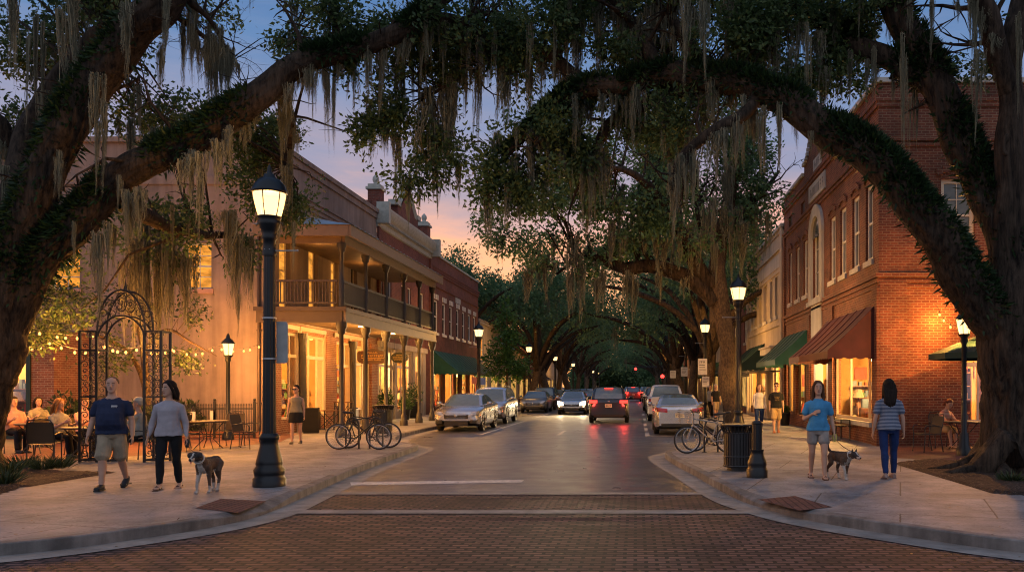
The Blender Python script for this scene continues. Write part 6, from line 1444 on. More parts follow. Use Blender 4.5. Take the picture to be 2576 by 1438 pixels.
# ---- right foreground oak
tR = thing('live_oak', 'massive live oak at the right edge with a long fern-covered limb arching over the street', 'tree', (7.15, 16.4, ZP))
PT = px([(2552, 1210, 16.4, .64), (2550, 1120, 16.4, .56), (2550, 950, 16.4, .54), (2548, 800, 16.4, .55), (2545, 620, 16.4, .36), (2542, 430, 16.4, .27), (2540, 250, 16.4, .21), (2545, 120, 16.4, .22), (2580, -40, 16.4, .2)])
paths = []
for nm, pts, kw in (('trunk', PT, dict(flare=.55, n=72, k=16)),
    ('limb', px([(2545, 870, 16.4, .42), (2440, 722, 16.2, .38), (2375, 625, 16.0, .36), (2306, 522, 16.0, .33), (2222, 430, 16.2, .32), (2130, 352, 16.5, .34), (2015, 272, 17.0, .31), (1890, 222, 17.5, .28), (1760, 190, 18.0, .26), (1640, 187, 18.4, .23), (1560, 203, 18.6, .21), (1475, 222, 18.8, .19), (1411, 260, 19.0, .17), (1365, 296, 19.1, .14), (1315, 340, 19.2, .11), (1270, 392, 19.2, .08)]), dict(n=56, k=12, seed=2)),
    ('limb', px([(2560, 720, 16.5, .38), (2520, 600, 16.6, .35), (2482, 475, 16.8, .33), (2445, 392, 17.0, .33), (2400, 305, 17.2, .33), (2345, 190, 17.4, .31), (2300, 100, 17.6, .29), (2262, 20, 17.7, .27), (2240, -50, 17.8, .26)]), dict(n=50, k=12, seed=3)),
    ('limb', px([(2345, 215, 17.4, .24), (2240, 150, 17.8, .22), (2150, 103, 18.2, .21), (2070, 55, 18.6, .19), (1995, 10, 19, .17), (1930, -45, 19, .15)]), dict(n=20, seed=4)),
    ('limb', px([(1912, 235, 17.4, .14), (1870, 285, 17.2, .13), (1815, 318, 17.0, .115), (1752, 364, 17.0, .10), (1705, 410, 17, .075), (1690, 480, 17, .04)]), dict(n=16, seed=5)),
    ('limb', px([(1790, 198, 17.9, .2), (1734, 224, 18.4, .17), (1652, 243, 18.8, .16), (1579, 283, 19.2, .15), (1535, 315, 19.4, .13), (1508, 360, 19.4, .11), (1488, 400, 19.4, .08), (1440, 385, 19.4, .06), (1390, 345, 19.4, .035)]), dict(n=16, seed=6)),
    ('limb', px([(1480, 215, 18.8, .16), (1433, 182, 19.0, .14), (1388, 143, 19.2, .13), (1324, 112, 19.4, .12), (1274, 125, 19.5, .10), (1206, 143, 19.6, .09), (1165, 178, 19.6, .08), (1130, 215, 19.7, .06), (1080, 240, 19.7, .03)]), dict(n=14, seed=7)),
    ('limb', px([(1660, 185, 18.4, .17), (1620, 110, 18.8, .15), (1590, 60, 19, .13), (1545, 0, 19.2, .12), (1500, -60, 19.4, .1)]), dict(n=14, seed=8)),
    ('limb', px([(1800, 190, 18.0, .18), (1715, 90, 18.5, .15), (1660, 20, 18.8, .12), (1630, -50, 19, .1)]), dict(n=14, seed=9)),
    ('limb', px([(2540, 230, 16.4, .2), (2505, 120, 16.2, .2), (2465, 16, 16.0, .19), (2440, -50, 15.8, .17)]), dict(n=16, seed=10))):
    o, P = bark_tube(nm, pts, tR, **kw); paths.append(P)
# healed knot ring on the trunk
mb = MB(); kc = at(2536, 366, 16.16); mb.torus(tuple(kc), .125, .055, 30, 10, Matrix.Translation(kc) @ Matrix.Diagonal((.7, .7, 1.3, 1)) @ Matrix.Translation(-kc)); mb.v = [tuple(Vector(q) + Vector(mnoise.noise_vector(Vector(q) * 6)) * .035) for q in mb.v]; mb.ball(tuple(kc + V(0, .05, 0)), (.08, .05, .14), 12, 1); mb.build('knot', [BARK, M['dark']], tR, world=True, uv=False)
for a, L in ((3.6, 1.3), (4.2, 1.1), (4.9, 1.2), (2.9, 1.0)):     # surface roots
    c, s = math.cos(a), math.sin(a); bark_tube('root', [(7.15 + c * .4, 16.4 + s * .4, .42, .2), (7.15 + c * .75, 16.4 + s * .7, .24, .15), (7.15 + c * L, 16.4 + s * L * .9, .15, .10), (7.15 + c * (L + .5), 16.4 + s * (L + .3), .10, .05)], tR, n=12, k=4)
def B(x, y, Y, rx, ry, n, dz=None): return (at(x, y, Y), (rx * Y / F, dz or rx * Y / F, ry * Y / F), n)
blR = [B(1330, 420, 18.8, 115, 110, 3600), B(1250, 470, 19, 60, 90, 1700), B(1390, 330, 19, 100, 80, 2200), B(1290, 130, 19.5, 190, 90, 4800), B(1120, 100, 19.6, 170, 90, 4200), B(1450, 60, 19.2, 180, 80, 4800), B(1640, 60, 18.8, 170, 90, 5200), B(1790, 90, 18.6, 170, 100, 5200), B(1940, 110, 18.5, 150, 110, 4200), B(2080, 60, 18.4, 130, 100, 3000), B(2110, 200, 18.2, 80, 60, 1200), B(1560, 270, 19.4, 120, 70, 2600), B(1700, 300, 18.6, 120, 70, 2400), B(1480, 400, 19.4, 110, 90, 2400), B(1030, 250, 19.6, 130, 110, 3000), B(980, 350, 19.6, 90, 70, 1500), B(1090, 360, 19.6, 85, 90, 1800), B(2450, 110, 16.6, 60, 80, 900), B(2200, 20, 17.8, 120, 60, 1300), B(1850, -60, 18.6, 420, 70, 5600), B(1300, -60, 19.2, 420, 60, 4600), B(1020, 440, 19.6, 60, 50, 700), B(1960, 230, 18.4, 70, 50, 900)]
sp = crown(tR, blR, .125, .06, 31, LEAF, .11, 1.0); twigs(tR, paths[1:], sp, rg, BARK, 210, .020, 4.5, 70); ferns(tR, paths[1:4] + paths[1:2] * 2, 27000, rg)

# ---- left foreground oak
tL = thing('live_oak', 'big live oak at the left edge with two fern-covered limbs and lamplit moss', 'tree', (-12.55, 16.8, ZP))
pathsL = []
for nm, pts, kw in (('trunk', px([(-85, 1215, 16.8, .54), (-78, 1100, 16.8, .50), (-52, 950, 16.8, .50), (-25, 850, 16.8, .52), (-15, 760, 16.8, .44)]), dict(flare=.28, n=72, k=16)),
    ('limb', px([(-25, 840, 16.8, .46), (-6, 760, 16.8, .42), (18, 663, 16.8, .37), (52, 560, 16.8, .35), (98, 433, 16.8, .34), (162, 319, 16.8, .34), (225, 219, 16.8, .34), (325, 105, 16.8, .33), (410, 0, 16.8, .32), (470, -80, 16.8, .31)]), dict(n=56, k=12, seed=12)),
    ('limb', px([(-20, 880, 16.9, .40), (30, 790, 16.9, .36), (85, 700, 17.0, .35), (138, 622, 17.0, .33), (220, 520, 17.0, .31), (319, 436, 17.0, .29), (410, 388, 17.0, .28), (547, 310, 17.0, .28), (661, 232, 17.2, .27), (725, 175, 17.3, .24), (796, 142, 17.4, .20), (905, 112, 17.7, .19), (1001, 87, 18, .18), (1060, 48, 18.2, .16), (1130, -20, 18.4, .15)]), dict(n=56, k=12, seed=13)),
    ('limb', px([(0, 700, 17.2, .26), (25, 520, 17.6, .24), (62, 380, 18, .22), (105, 262, 18.4, .20), (150, 180, 18.6, .17), (237, 91, 18.8, .16), (310, 40, 19, .12)]), dict(n=22, seed=14)),
    ('limb', px([(-60, 330, 18, .2), (0, 300, 18.2, .18), (50, 370, 18.4, .15), (110, 290, 18.6, .1)]), dict(n=12, seed=15)),
    ('limb', px([(1062, 46, 18.2, .14), (1137, 50, 18.6, .13), (1197, 82, 19, .11), (1240, 118, 19.2, .08)]), dict(n=12, seed=16)),
    ('limb', px([(690, 210, 17.2, .16), (720, 260, 18.5, .12), (735, 330, 20, .10), (720, 420, 21, .06)]), dict(n=12, seed=17)),
    ('limb', px([(400, 15, 16.8, .09), (470, 60, 17.3, .06), (530, 105, 17.7, .045), (575, 130, 17.9, .03), (600, 165, 18, .012)]), dict(n=10, seed=20)), ('limb', px([(440, -20, 16.8, .09), (520, 40, 17.4, .05), (560, 105, 17.7, .03), (580, 150, 17.8, .01)]), dict(n=10, seed=26)),
    ('limb', px([(860, 130, 17.6, .13), (850, 60, 18, .1), (830, 0, 18.2, .08)]), dict(n=12, seed=18)),
    ('limb', px([(300, 500, 17.2, .2), (400, 560, 19, .15), (500, 590, 21, .11), (600, 600, 22, .06), (640, 640, 22.4, .03)]), dict(n=12, seed=19))):
    o, P = bark_tube(nm, pts, tL, **kw); pathsL.append(P)
blL = [B(60, 130, 19.5, 130, 150, 3600), B(60, 330, 19.5, 90, 90, 1500), B(250, 60, 19.5, 130, 90, 2400), B(330, 260, 21, 110, 70, 1400), B(470, 330, 21, 160, 60, 2400), B(720, 380, 21.5, 80, 90, 2300), B(690, 470, 21.5, 110, 60, 2100), B(755, 520, 21.5, 60, 50, 1000), B(640, 330, 21, 80, 50, 1100), B(730, 60, 18.2, 70, 60, 900), B(860, 50, 18.2, 80, 60, 1300), B(930, 180, 18.2, 70, 60, 900), B(990, 40, 18.3, 120, 70, 2400), B(420, 600, 21.5, 150, 70, 1700), B(600, 640, 22.3, 60, 50, 800), B(390, 560, 20, 180, 50, 1300), B(150, 720, 20, 90, 70, 900), B(540, -50, 18.5, 260, 50, 2600), B(200, -60, 18.5, 300, 60, 3000)]
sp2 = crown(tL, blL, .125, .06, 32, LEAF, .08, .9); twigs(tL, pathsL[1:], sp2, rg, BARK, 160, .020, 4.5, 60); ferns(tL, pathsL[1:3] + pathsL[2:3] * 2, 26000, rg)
# moss: the clumps one can point to in the photograph (x, top y, length, width in px, depth), then more along limbs and sprays
ML = [(30, -20, 250, 60, 17), (90, 40, 260, 44, 17.6), (110, 230, 200, 40, 18), (180, -20, 270, 70, 16.6), (205, 200, 90, 44, 16.8), (320, 10, 200, 52, 16.2), (245, 190, 300, 38, 16.3), (265, 260, 240, 34, 16.4), (420, 0, 190, 44, 16.4), (405, 110, 130, 26, 17.5), (460, 60, 190, 36, 17.5), (490, 0, 210, 40, 17.6), (520, 90, 200, 44, 17.6), (560, 110, 130, 38, 17.8), (570, 120, 160, 36, 17.8), (350, 210, 170, 30, 18.5), (330, 300, 130, 46, 19), (385, 320, 120, 40, 19), (480, 380, 150, 70, 16.4), (540, 350, 140, 54, 16.4), (505, 420, 190, 26, 16.3), (575, 320, 120, 44, 16.5), (350, 470, 130, 60, 16.4), (320, 480, 160, 46, 16.4), (250, 590, 230, 56, 16.6), (275, 560, 150, 34, 16.6), (300, 440, 90, 26, 16.5), (360, 560, 330, 90, 21), (430, 570, 310, 80, 21), (400, 640, 290, 70, 21.5), (470, 640, 190, 60, 21.6), (330, 620, 250, 70, 21.5), (575, 530, 170, 64, 20), (600, 590, 200, 60, 21), (630, 600, 180, 44, 22), (700, 460, 190, 46, 19), (740, 560, 130, 24, 19), (720, 420, 120, 40, 20), (600, 740, 110, 16, 22), (785, 165, 160, 22, 17.5), (820, 180, 210, 28, 17.6), (838, 200, 190, 18, 17.6), (960, 100, 200, 40, 18), (50, 560, 170, 50, 17), (12, 420, 200, 50, 17.4), (150, 380, 120, 30, 16.4), (185, 560, 110, 26, 16.6)]
for x, y, L, w_, Y in ML: hang_moss(tL, at(x, y, Y), L * Y / F, w_ * Y / F * .9, rg)
MR = [(1010, 150, 160, 60, 19.5), (1080, 220, 240, 80, 19.6), (1115, 250, 250, 60, 19.6), (1140, 180, 190, 50, 19.6), (1200, 160, 250, 36, 19.6), (1190, 60, 160, 50, 19.4), (930, 260, 150, 44, 19.6), (1000, 340, 150, 34, 19.6), (1100, 430, 120, 28, 19.6), (995, 440, 80, 16, 19.6), (1280, 100, 230, 60, 19.4), (1330, 110, 180, 50, 19.4), (1270, 160, 170, 60, 19.4), (1225, 460, 160, 34, 19.2), (1290, 400, 130, 50, 19.2), (1340, 350, 190, 50, 19.2), (1380, 290, 130, 40, 19.1), (1250, 330, 130, 50, 19.2), (1460, 60, 200, 70, 19), (1500, 20, 240, 60, 19), (1560, 0, 170, 50, 19), (1610, 40, 220, 60, 18.8), (1640, 10, 240, 44, 18.7), (1690, 0, 190, 50, 18.5), (1740, 20, 220, 54, 18.4), (1730, -30, 260, 50, 16.6), (1770, 0, 210, 40, 16.8), (1540, 215, 120, 44, 18.6), (1610, 200, 140, 40, 18.4), (1670, 240, 170, 50, 18.4), (1480, 390, 190, 50, 19.3), (1520, 370, 160, 60, 19.3), (1700, 420, 190, 60, 17), (1740, 370, 150, 50, 17), (1800, 320, 160, 60, 17), (1850, 290, 140, 50, 17), (1870, 240, 180, 36, 17.2), (1920, 270, 170, 44, 17), (1960, 260, 190, 36, 16.9), (1790, 200, 150, 44, 17.6), (1850, 100, 200, 70, 18.4), (1900, 60, 240, 70, 18.2), (1950, 30, 230, 60, 18), (2010, 60, 160, 44, 18), (2030, 60, 190, 22, 17), (2060, 80, 170, 60, 18), (2040, 330, 60, 16, 16.4), (2140, 130, 150, 26, 17.8), (2180, 150, 130, 22, 17.6), (2200, 120, 170, 24, 17.4), (2270, 90, 330, 26, 16.6), (2460, 130, 240, 36, 15.9), (2290, 0, 90, 20, 17), (2410, 0, 60, 24, 16), (2345, 0, 150, 30, 16.6), (2560, 40, 260, 30, 15.9), (2100, 0, 120, 60, 18), (1990, 120, 160, 40, 17.8), (1830, -10, 170, 60, 18), (1410, 100, 170, 44, 19.2), (1360, 120, 150, 36, 19.3), (1010, 60, 170, 40, 19.5), (1060, 90, 190, 44, 19.5)]
for x, y, L, w_, Y in MR: hang_moss(tR, at(x, y, Y), L * Y / F, w_ * Y / F * .9, rg)
for tree, PP in ((tR, paths[1:]), (tL, pathsL[2:])):       # curtains along every limb
    for P in PP:
        for i in range(2, len(P) - 1, 1 if len(P) < 70 else 2):
            if P[i][2] < 6.2 or rg.random() > (.42 if P[i][3] < .2 else .24): continue
            hang_moss(tree, Vector(P[i][:3]) - V(rg.uniform(-.1, .1), rg.uniform(-.2, .2), P[i][3] * .6), rg.uniform(.35, 1.0) * rg.choice((1, 1, 1.7)), rg.uniform(.14, .36), rg)
for tree, pts, k in ((tL, sp2, 55), (tR, sp, 90)):
    for _ in range(k):
        q = pts[rg.randrange(len(pts))]; L = rg.uniform(.4, 1.3); hang_moss(tree, q, L, rg.uniform(.1, .28), rg)

def thin_moss(tree, keep=100):
    ch = sorted([o for o in bpy.data.objects if o.parent == tree and o.name.startswith('moss_clump')], key=lambda o: -o.scale[0] * o.scale[2]); V_, F_, b = [], [], 0
    for o in ch[keep:]:
        m = o.data; n = len(m.vertices); v = np.empty(n * 3); m.vertices.foreach_get('co', v); T = np.array(Matrix.LocRotScale(o.location, o.rotation_euler, o.scale)); v = v.reshape(-1, 3) @ T[:3, :3].T + T[:3, 3]; f = np.empty(len(m.loops), dtype=np.int32); m.loops.foreach_get('vertex_index', f); V_.append(v); F_.append(f.reshape(-1, 4) + b); b += n; bpy.data.objects.remove(o)
    if V_: link('moss_strands', np_mesh('moss_strands', np.vstack(V_), np.vstack(F_), MOSS), tree)['kind'] = 'stuff'
thin_moss(tR); thin_moss(tL)
# ---- street oak on the right pavement, whose crown hangs over the road
tS = thing('live_oak', 'leaning street oak on the right pavement with lamplit trunk and hanging moss', 'tree', (3.4, 32, ZP)); pS = []
for nm, pts, kw in (('trunk', px([(1846, 1085, 32, .36), (1840, 1010, 32, .32), (1832, 910, 32, .30), (1820, 820, 32, .31), (1808, 740, 32, .34), (1804, 660, 32.4, .30), (1822, 540, 33, .24), (1850, 430, 33.5, .24), (1860, 340, 34, .15)]), dict(flare=.2, n=30, mat=BARK2)),
    ('limb', px([(1800, 760, 32, .3), (1775, 733, 32, .3), (1723, 693, 32, .28), (1668, 672, 32, .27), (1628, 672, 32, .25), (1586, 684, 32, .23), (1554, 674, 32, .19), (1521, 658, 32, .16), (1479, 645, 32, .12), (1445, 655, 32, .08), (1400, 690, 32, .04)]), dict(n=18, seed=22)),
    ('limb', px([(1795, 720, 32, .32), (1760, 670, 32, .3), (1730, 630, 31.6, .27), (1700, 570, 31, .22), (1660, 500, 30.5, .17), (1600, 440, 30, .12), (1540, 420, 30, .07)]), dict(n=18, seed=23)),
    ('limb', px([(1805, 640, 32.4, .25), (1770, 560, 33, .2), (1750, 470, 33.5, .15), (1740, 380, 34, .1)]), dict(n=14, seed=24)),
    ('limb', px([(1815, 600, 32.6, .2), (1870, 540, 33, .15), (1920, 480, 33.5, .1), (1960, 430, 34, .05)]), dict(n=14, seed=25))):
    o, P = bark_tube(nm, pts, tS, **({'mat': BARK} | kw)); pS.append(P)
blS = [B(1450, 560, 32, 90, 80, 1800), B(1560, 600, 32, 100, 60, 1500), B(1350, 600, 31.5, 110, 80, 1500), B(1510, 450, 31, 130, 110, 4000), B(1650, 470, 31, 140, 120, 4600), B(1780, 450, 33, 140, 130, 4600), B(1890, 480, 33.5, 80, 110, 2600), B(1620, 340, 32, 150, 90, 3600), B(1780, 320, 33, 150, 90, 3600), B(1890, 370, 33.5, 70, 70, 1500), B(1690, 590, 31.5, 110, 60, 1600), B(1860, 590, 33, 70, 60, 1000), B(1400, 480, 31, 90, 80, 1500), B(1270, 560, 31, 60, 60, 800), B(1440, 660, 32, 60, 40, 600)]
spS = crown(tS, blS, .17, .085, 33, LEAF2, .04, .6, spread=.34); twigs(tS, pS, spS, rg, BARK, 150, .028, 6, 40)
MS = [(1440, 600, 190, 50, 31.5), (1460, 640, 170, 40, 31.5), (1430, 690, 120, 30, 31.5), (1370, 640, 120, 60, 31.5), (1330, 680, 90, 60, 31.5), (1540, 560, 120, 50, 31), (1580, 680, 110, 44, 31.5), (1610, 480, 150, 60, 31), (1660, 680, 80, 30, 31.8), (1700, 480, 190, 60, 31), (1720, 690, 70, 26, 31.8), (1740, 560, 140, 60, 31.4), (1790, 500, 190, 60, 31.5), (1800, 610, 110, 30, 31.5), (1840, 520, 200, 50, 32), (1870, 560, 160, 50, 32), (1900, 520, 150, 40, 33), (1930, 540, 110, 24, 33), (1650, 590, 110, 60, 31), (1500, 700, 90, 40, 31.6), (1480, 470, 140, 60, 31), (1560, 470, 140, 50, 31), (1830, 400, 140, 40, 32), (1680, 360, 130, 50, 31), (1590, 690, 130, 26, 31.6), (1515, 680, 120, 22, 31.6)]
for x, y, L, w_, Y in MS: hang_moss(tS, at(x, y, Y), L * Y / F, w_ * Y / F, rg)
for _ in range(40): q = spS[rg.randrange(len(spS))]; hang_moss(tS, q, rg.uniform(.8, 2.2), rg.uniform(.2, .5), rg, True)

# ---- rows of oaks down the street: two grown trees, copied, turned and scaled
def row_oak(seed, label, loc, leafL=.30, n=9000):
    g = random.Random(seed); t = thing('live_oak', label, 'tree', loc, 0, 'oaks lining the street'); o0 = Vector(loc); ps = []
    o, P = bark_tube('trunk', [(*(o0 + V(0, 0, -.1)), .42), (*(o0 + V(.05, 0, 1.2)), .34), (*(o0 + V(.25, 0, 2.6)), .31), (*(o0 + V(.4, .1, 4.2)), .27), (*(o0 + V(.5, .2, 6.5)), .18), (*(o0 + V(.5, .2, 9)), .1)], t, BARK2, n=16, k=3); ps.append(P); bl = []
    for k in range(8):
        a = k * .785 + g.uniform(-.25, .25); R_ = g.uniform(4.2, 6.6); zt = g.uniform(5.6, 9.5); c, s = math.cos(a), math.sin(a); zs = g.uniform(2.4, 4.2)
        o, P = bark_tube('limb', [(*(o0 + V(.3, .05, zs)), .21), (*(o0 + V(.3 + c * R_ * .3, s * R_ * .3, zs + (zt - zs) * .55)), .17), (*(o0 + V(.3 + c * R_ * .65, s * R_ * .65, zs + (zt - zs) * .85)), .15), (*(o0 + V(.3 + c * R_, s * R_, zt)), .06)], t, BARK, n=10, k=3); ps.append(P)
        for q in (.55, .8, 1.0): bl.append((o0 + V(.3 + c * R_ * q, s * R_ * q, zt + g.uniform(-.3, 1.3) + (.8 if q < .9 else 0)), (1.9, 1.9, 1.25), n // 30))
    for k in range(6): bl.append((o0 + V(g.uniform(-2.5, 3), g.uniform(-2.5, 2.5), g.uniform(9, 11.5)), (2.2, 2.2, 1.5), n // 24))
    s_ = crown(t, bl, leafL, leafL * .5, seed, LEAF2, .0, .4, spread=.6); 
    for _ in range(26): q = s_[g.randrange(len(s_))]; hang_moss(t, q, g.uniform(1.2, 3.0), g.uniform(.35, .8), g, True)
    return t
oA = row_oak(51, 'first street oak beyond the leaning one on the right, its trunk lit yellow', (3.75, 47.5, ZP), .26, 12500); oB = row_oak(52, 'first street oak on the left, beyond the young tree', (-8.9, 74, ZP), .30, 11500)
rowR = [(3.9, 60), (4.0, 73), (4.0, 88), (4.1, 106), (4.2, 128), (4.2, 155), (4.3, 190)]; rowL = [(-9.0, 86), (-9.0, 99), (-9.0, 114), (-9.1, 132), (-9.1, 156), (-9.1, 190)]
for i, (x, y) in enumerate(rowR): o = dup((oB, oA)[i % 2], (x, y, ZP), (.8, 2.6, 4.1, 5.2, 1.7, 3.3, .3)[i], '%s street oak behind the yellow-lit trunk on the right' % nth[i]); q_ = (.92, 1.15, .82, 1.2, .95, 1.1, 1)[i]; o.scale = (q_, q_, (1.12, .86, 1.25, .95, 1.1, .9, 1)[i] * q_); o.rotation_euler[0] = (.06, -.05, .07, -.03, .05, 0, 0)[i]; o.rotation_euler[1] = (-.05, .06, .03, -.07, 0, .04, 0)[i]
for i, (x, y) in enumerate(rowL): o = dup((oA, oB)[i % 2], (x, y, ZP), (2.2, .6, 3.7, 5.0, 1.2, 4.4)[i], '%s street oak behind the nearest left one' % nth[i]); q_ = (1.12, .85, 1.2, .9, 1.1, 1)[i]; o.scale = (q_, q_, (.9, 1.2, .88, 1.15, .95, 1)[i] * q_); o.rotation_euler[0] = (-.05, .07, .02, -.06, .04, 0)[i]; o.rotation_euler[1] = (.06, -.04, .07, .02, -.05, 0)[i]
dup(oA, (-14.2, 70, ZP), 4.0, 'leafy tree rising over the roof at the end of the left brick row'); dup(oB, (9.5, 68, ZP), 1.0, 'tree behind the dark shops on the right side')
g_ = np.random.default_rng(77)     # the far end closes in one mass of foliage
bl = [((g_.uniform(-16, 12), g_.uniform(205, 250), g_.uniform(2.5, 15)), (3.5, 3.5, 2.6), 420) for _ in range(60)] + [((g_.uniform(-16, 12), g_.uniform(215, 260), g_.uniform(.8, 6)), (3.5, 3.5, 2.2), 700) for _ in range(46)]
v, f, s_ = cluster(bl, .8, .45, 7, -.6, .2, spread=1.4); o = link('distant_trees', np_mesh('distant_trees', v, f, LEAF2)); tag(o, 'dark mass of distant tree crowns closing the end of the street', 'trees', kind='stuff')

# ---- young street tree, garden tree, shrubs and ferns
t = thing('young_tree', 'small bright green street tree by the left kerb', 'tree', (-8.75, 57.6, ZP)); o, P = bark_tube('trunk', [(-8.75, 57.6, .05, .10), (-8.72, 57.6, 2, .08), (-8.7, 57.6, 4.2, .06), (-8.7, 57.6, 6.8, .02)], t, BARK2, n=10, k=4)
sq = crown(t, [((-8.75, 57.6, 2.9), (1.45, 1.3, .7), 1100), ((-9.2, 57.4, 3.6), (1.0, 1.0, .6), 600), ((-8.2, 57.5, 3.4), (.9, 1, .7), 600), ((-8.7, 57.6, 4.7), (.95, .9, .7), 800), ((-8.8, 57.6, 5.8), (.65, .7, .8), 600), ((-8.72, 57.6, 6.9), (.3, .3, .7), 200)], .20, .12, 61, LEAFY, -.12, .8, spread=.3); twigs(t, [P], sq, rg, BARK2, 40, .012, 2)
t = thing('garden_tree', 'small twisted two-stemmed tree before the stucco wall inside the arch', 'tree', tuple(at(371, 1062, 25.5))); pg = []
for pts in ([(371, 1080, 25.5, .12), (371, 992, 25.5, .11), (368, 934, 25.4, .10), (360, 862, 25.2, .09), (335, 800, 25, .06), (300, 760, 24.8, .03)], [(370, 985, 25.5, .09), (362, 955, 25.3, .075), (345, 917, 25.0, .065), (312, 878, 24.4, .05), (240, 840, 23.5, .04), (150, 800, 22.6, .025)], [(362, 880, 25.2, .06), (420, 830, 25, .045), (480, 860, 25, .03), (545, 895, 25, .012)], [(360, 860, 25.2, .05), (350, 760, 25.5, .03), (380, 700, 25.6, .012)]):
    o, P = bark_tube('trunk' if not pg else 'limb', px(pts), t, BARK2, n=12, k=5); pg.append(P)
sq = crown(t, [B(150, 780, 22.6, 90, 55, 1300), B(95, 830, 22.4, 60, 40, 700), B(215, 850, 23, 50, 30, 400), B(265, 900, 23.5, 40, 26, 260), B(190, 900, 23, 50, 24, 330), B(500, 905, 25, 70, 16, 260), B(450, 900, 25, 36, 20, 180), B(330, 760, 25, 80, 50, 600), B(480, 780, 25, 50, 40, 300)], .13, .06, 62, LEAFG, -.06, .9, spread=.25); twigs(t, pg, sq, rg, BARK2, 60, .01, 3)
for i, (x, y, Y, r, lb) in enumerate(((165, 1010, 25.6, .62, 'dark rounded shrub between the cafe pier and the arch'), (225, 1020, 25.4, .5, 'dark shrub behind the left pillar of the arch'), (345, 1022, 25.0, .5, 'shrub behind the man in the white cap'), (395, 1030, 25.2, .42, 'low shrub behind the right pillar of the arch'), (470, 1030, 27.8, .5, 'leafy shrub behind the iron railings'), (115, 1030, 24.6, .4, 'spiky dark shrub under the cafe window'))):
    tt = thing('shrub', lb, 'shrub', tuple(at(x, y, Y))); tt.location.z = ZT; mm = link('foliage', bush_mesh('foliage', 900, (r, r, r * 1.05), .2, .07, LEAFG, 70 + i, .3), tt); mm.location = (0, 0, r * .95); mb = MB()
    for k in range(5): a = k * 1.26; mb.tube([(0, 0, 0), (.12 * math.cos(a), .12 * math.sin(a), r * .5), (.3 * r * math.cos(a), .3 * r * math.sin(a), r)], .012, 5)
    mb.build('stem', BARK2, tt)
def grassy(label, c, n, h, seed):
    g = np.random.default_rng(seed); a = g.uniform(0, 2 * PI, n); q = g.uniform(0, .16, n); C = np.stack([q * np.cos(a), q * np.sin(a), np.zeros(n)], 1); D = np.stack([np.cos(a) * .75, np.sin(a) * .75, g.uniform(.35, 1.2, n)], 1); v, f = leaves_np(C, D, h * g.uniform(.5, 1.2, n), .022, g)
    t = thing('fern', label, 'plant', c); link('frond', np_mesh('frond', v, f, LEAFG), t)
for i, (x, y, lb) in enumerate(((60, 1180, 'fern tuft in the mulch nearest the left oak trunk'), (110, 1185, 'second fern tuft in the left mulch bed'), (20, 1195, 'fern tuft at the edge of the photo in the left mulch bed'), (150, 1182, 'rightmost fern tuft in the left mulch bed'), (12, 1222, 'pale grass tuft low in the left mulch bed'), (2440, 1180, 'low grass tuft in the right mulch bed'), (2545, 1215, 'grass tuft at the edge of the right mulch bed'))):
    X, Yy = gp(x, y); grassy(lb, (X, Yy, ZP + .03), 150, .34 if i < 5 else .22, 80 + i)
# fallen leaves on pavement and road
LIT = leaf_mat('fallen_leaf', (.06, .035, .015), (.22, .14, .06), 0)
g = np.random.default_rng(9); C = []
for _ in range(2200):
    x, y = g.uniform(-12, 8), 8 + 18 * g.random() ** 1.6; on = (x > np.interp(y, [8, 9, 10, 12, 22], [5.3, 4, 3, 1.9, .8])) or (x < np.interp(y, [8, 9, 10, 12, 22], [-8, -6.2, -5.5, -5.1, -5.9]))
    if on or g.random() < .22: C.append((x, y, (ZP + .012) if on else .008))
C = np.array(C); D = np.stack([g.normal(size=len(C)), g.normal(size=len(C)), np.full(len(C), .06)], 1); d = D / np.linalg.norm(D, axis=1, keepdims=True); s = np.stack([-d[:, 1], d[:, 0], g.uniform(-.2, .2, len(C))], 1); L = g.uniform(.025, .06, (len(C), 1))
v = np.stack([C, C + d * L * .5 + s * L * .3, C + d * L, C + d * L * .5 - s * L * .3], 1).reshape(-1, 3); o = link('fallen_leaves', np_mesh('fallen_leaves', v, np.arange(len(v)).reshape(-1, 4), LIT)); tag(o, 'small dry leaves scattered over the pavements and road', 'leaves', kind='stuff')
# ------------------------------------------------------------------ people and dogs
def skin_mat(name, col): return simple(name, col, .55, var=.12, scale=14, spec=.35)
SKIN = skin_mat('skin_light', (.44, .25, .17)); SKIN2 = skin_mat('skin_tan', (.34, .18, .11)); EYE = simple('eye_dark', (.02, .015, .012), .2); LIP = simple('lips', (.30, .10, .08), .5); EYEW = simple('eye_white', (.6, .58, .55), .3)
def cloth(name, col, stripes=None, check=None):
    if name in MATS: return MATS[name]
    t = NT(name); v = t.uv(obj=True); c = t.mul(col, t.ramp(t.noise(v, 7, 4), [(.3, .72), (.7, 1.05)]))
    if stripes:
        w_ = t.n('ShaderNodeTexWave', _wave_type='BANDS', _bands_direction='Z', Scale=stripes[1], Distortion=.4); t.l(v, w_.inputs['Vector']); c = t.mix(t.ramp(w_.outputs['Fac'], [(stripes[2] - .06, 0.0), (stripes[2] + .06, 1.0)]), c, stripes[0])
    MATS[name] = t.bsdf(c, .85, 0, t.bump(t.noise(v, 18, 3), .35, .02), .2); return MATS[name]
def ering(c, hw, hd, R3=None, n=18, sq=2.3):
    out = []
    for j in range(n):
        a = 2 * PI * j / n; ca, sa = math.cos(a), math.sin(a); k = (abs(ca) ** sq + abs(sa) ** sq) ** (-1 / sq); p = V(hw * k * ca, hd * k * sa, 0); out.append(Vector(c) + (R3 @ p if R3 is not None else p))
    return out
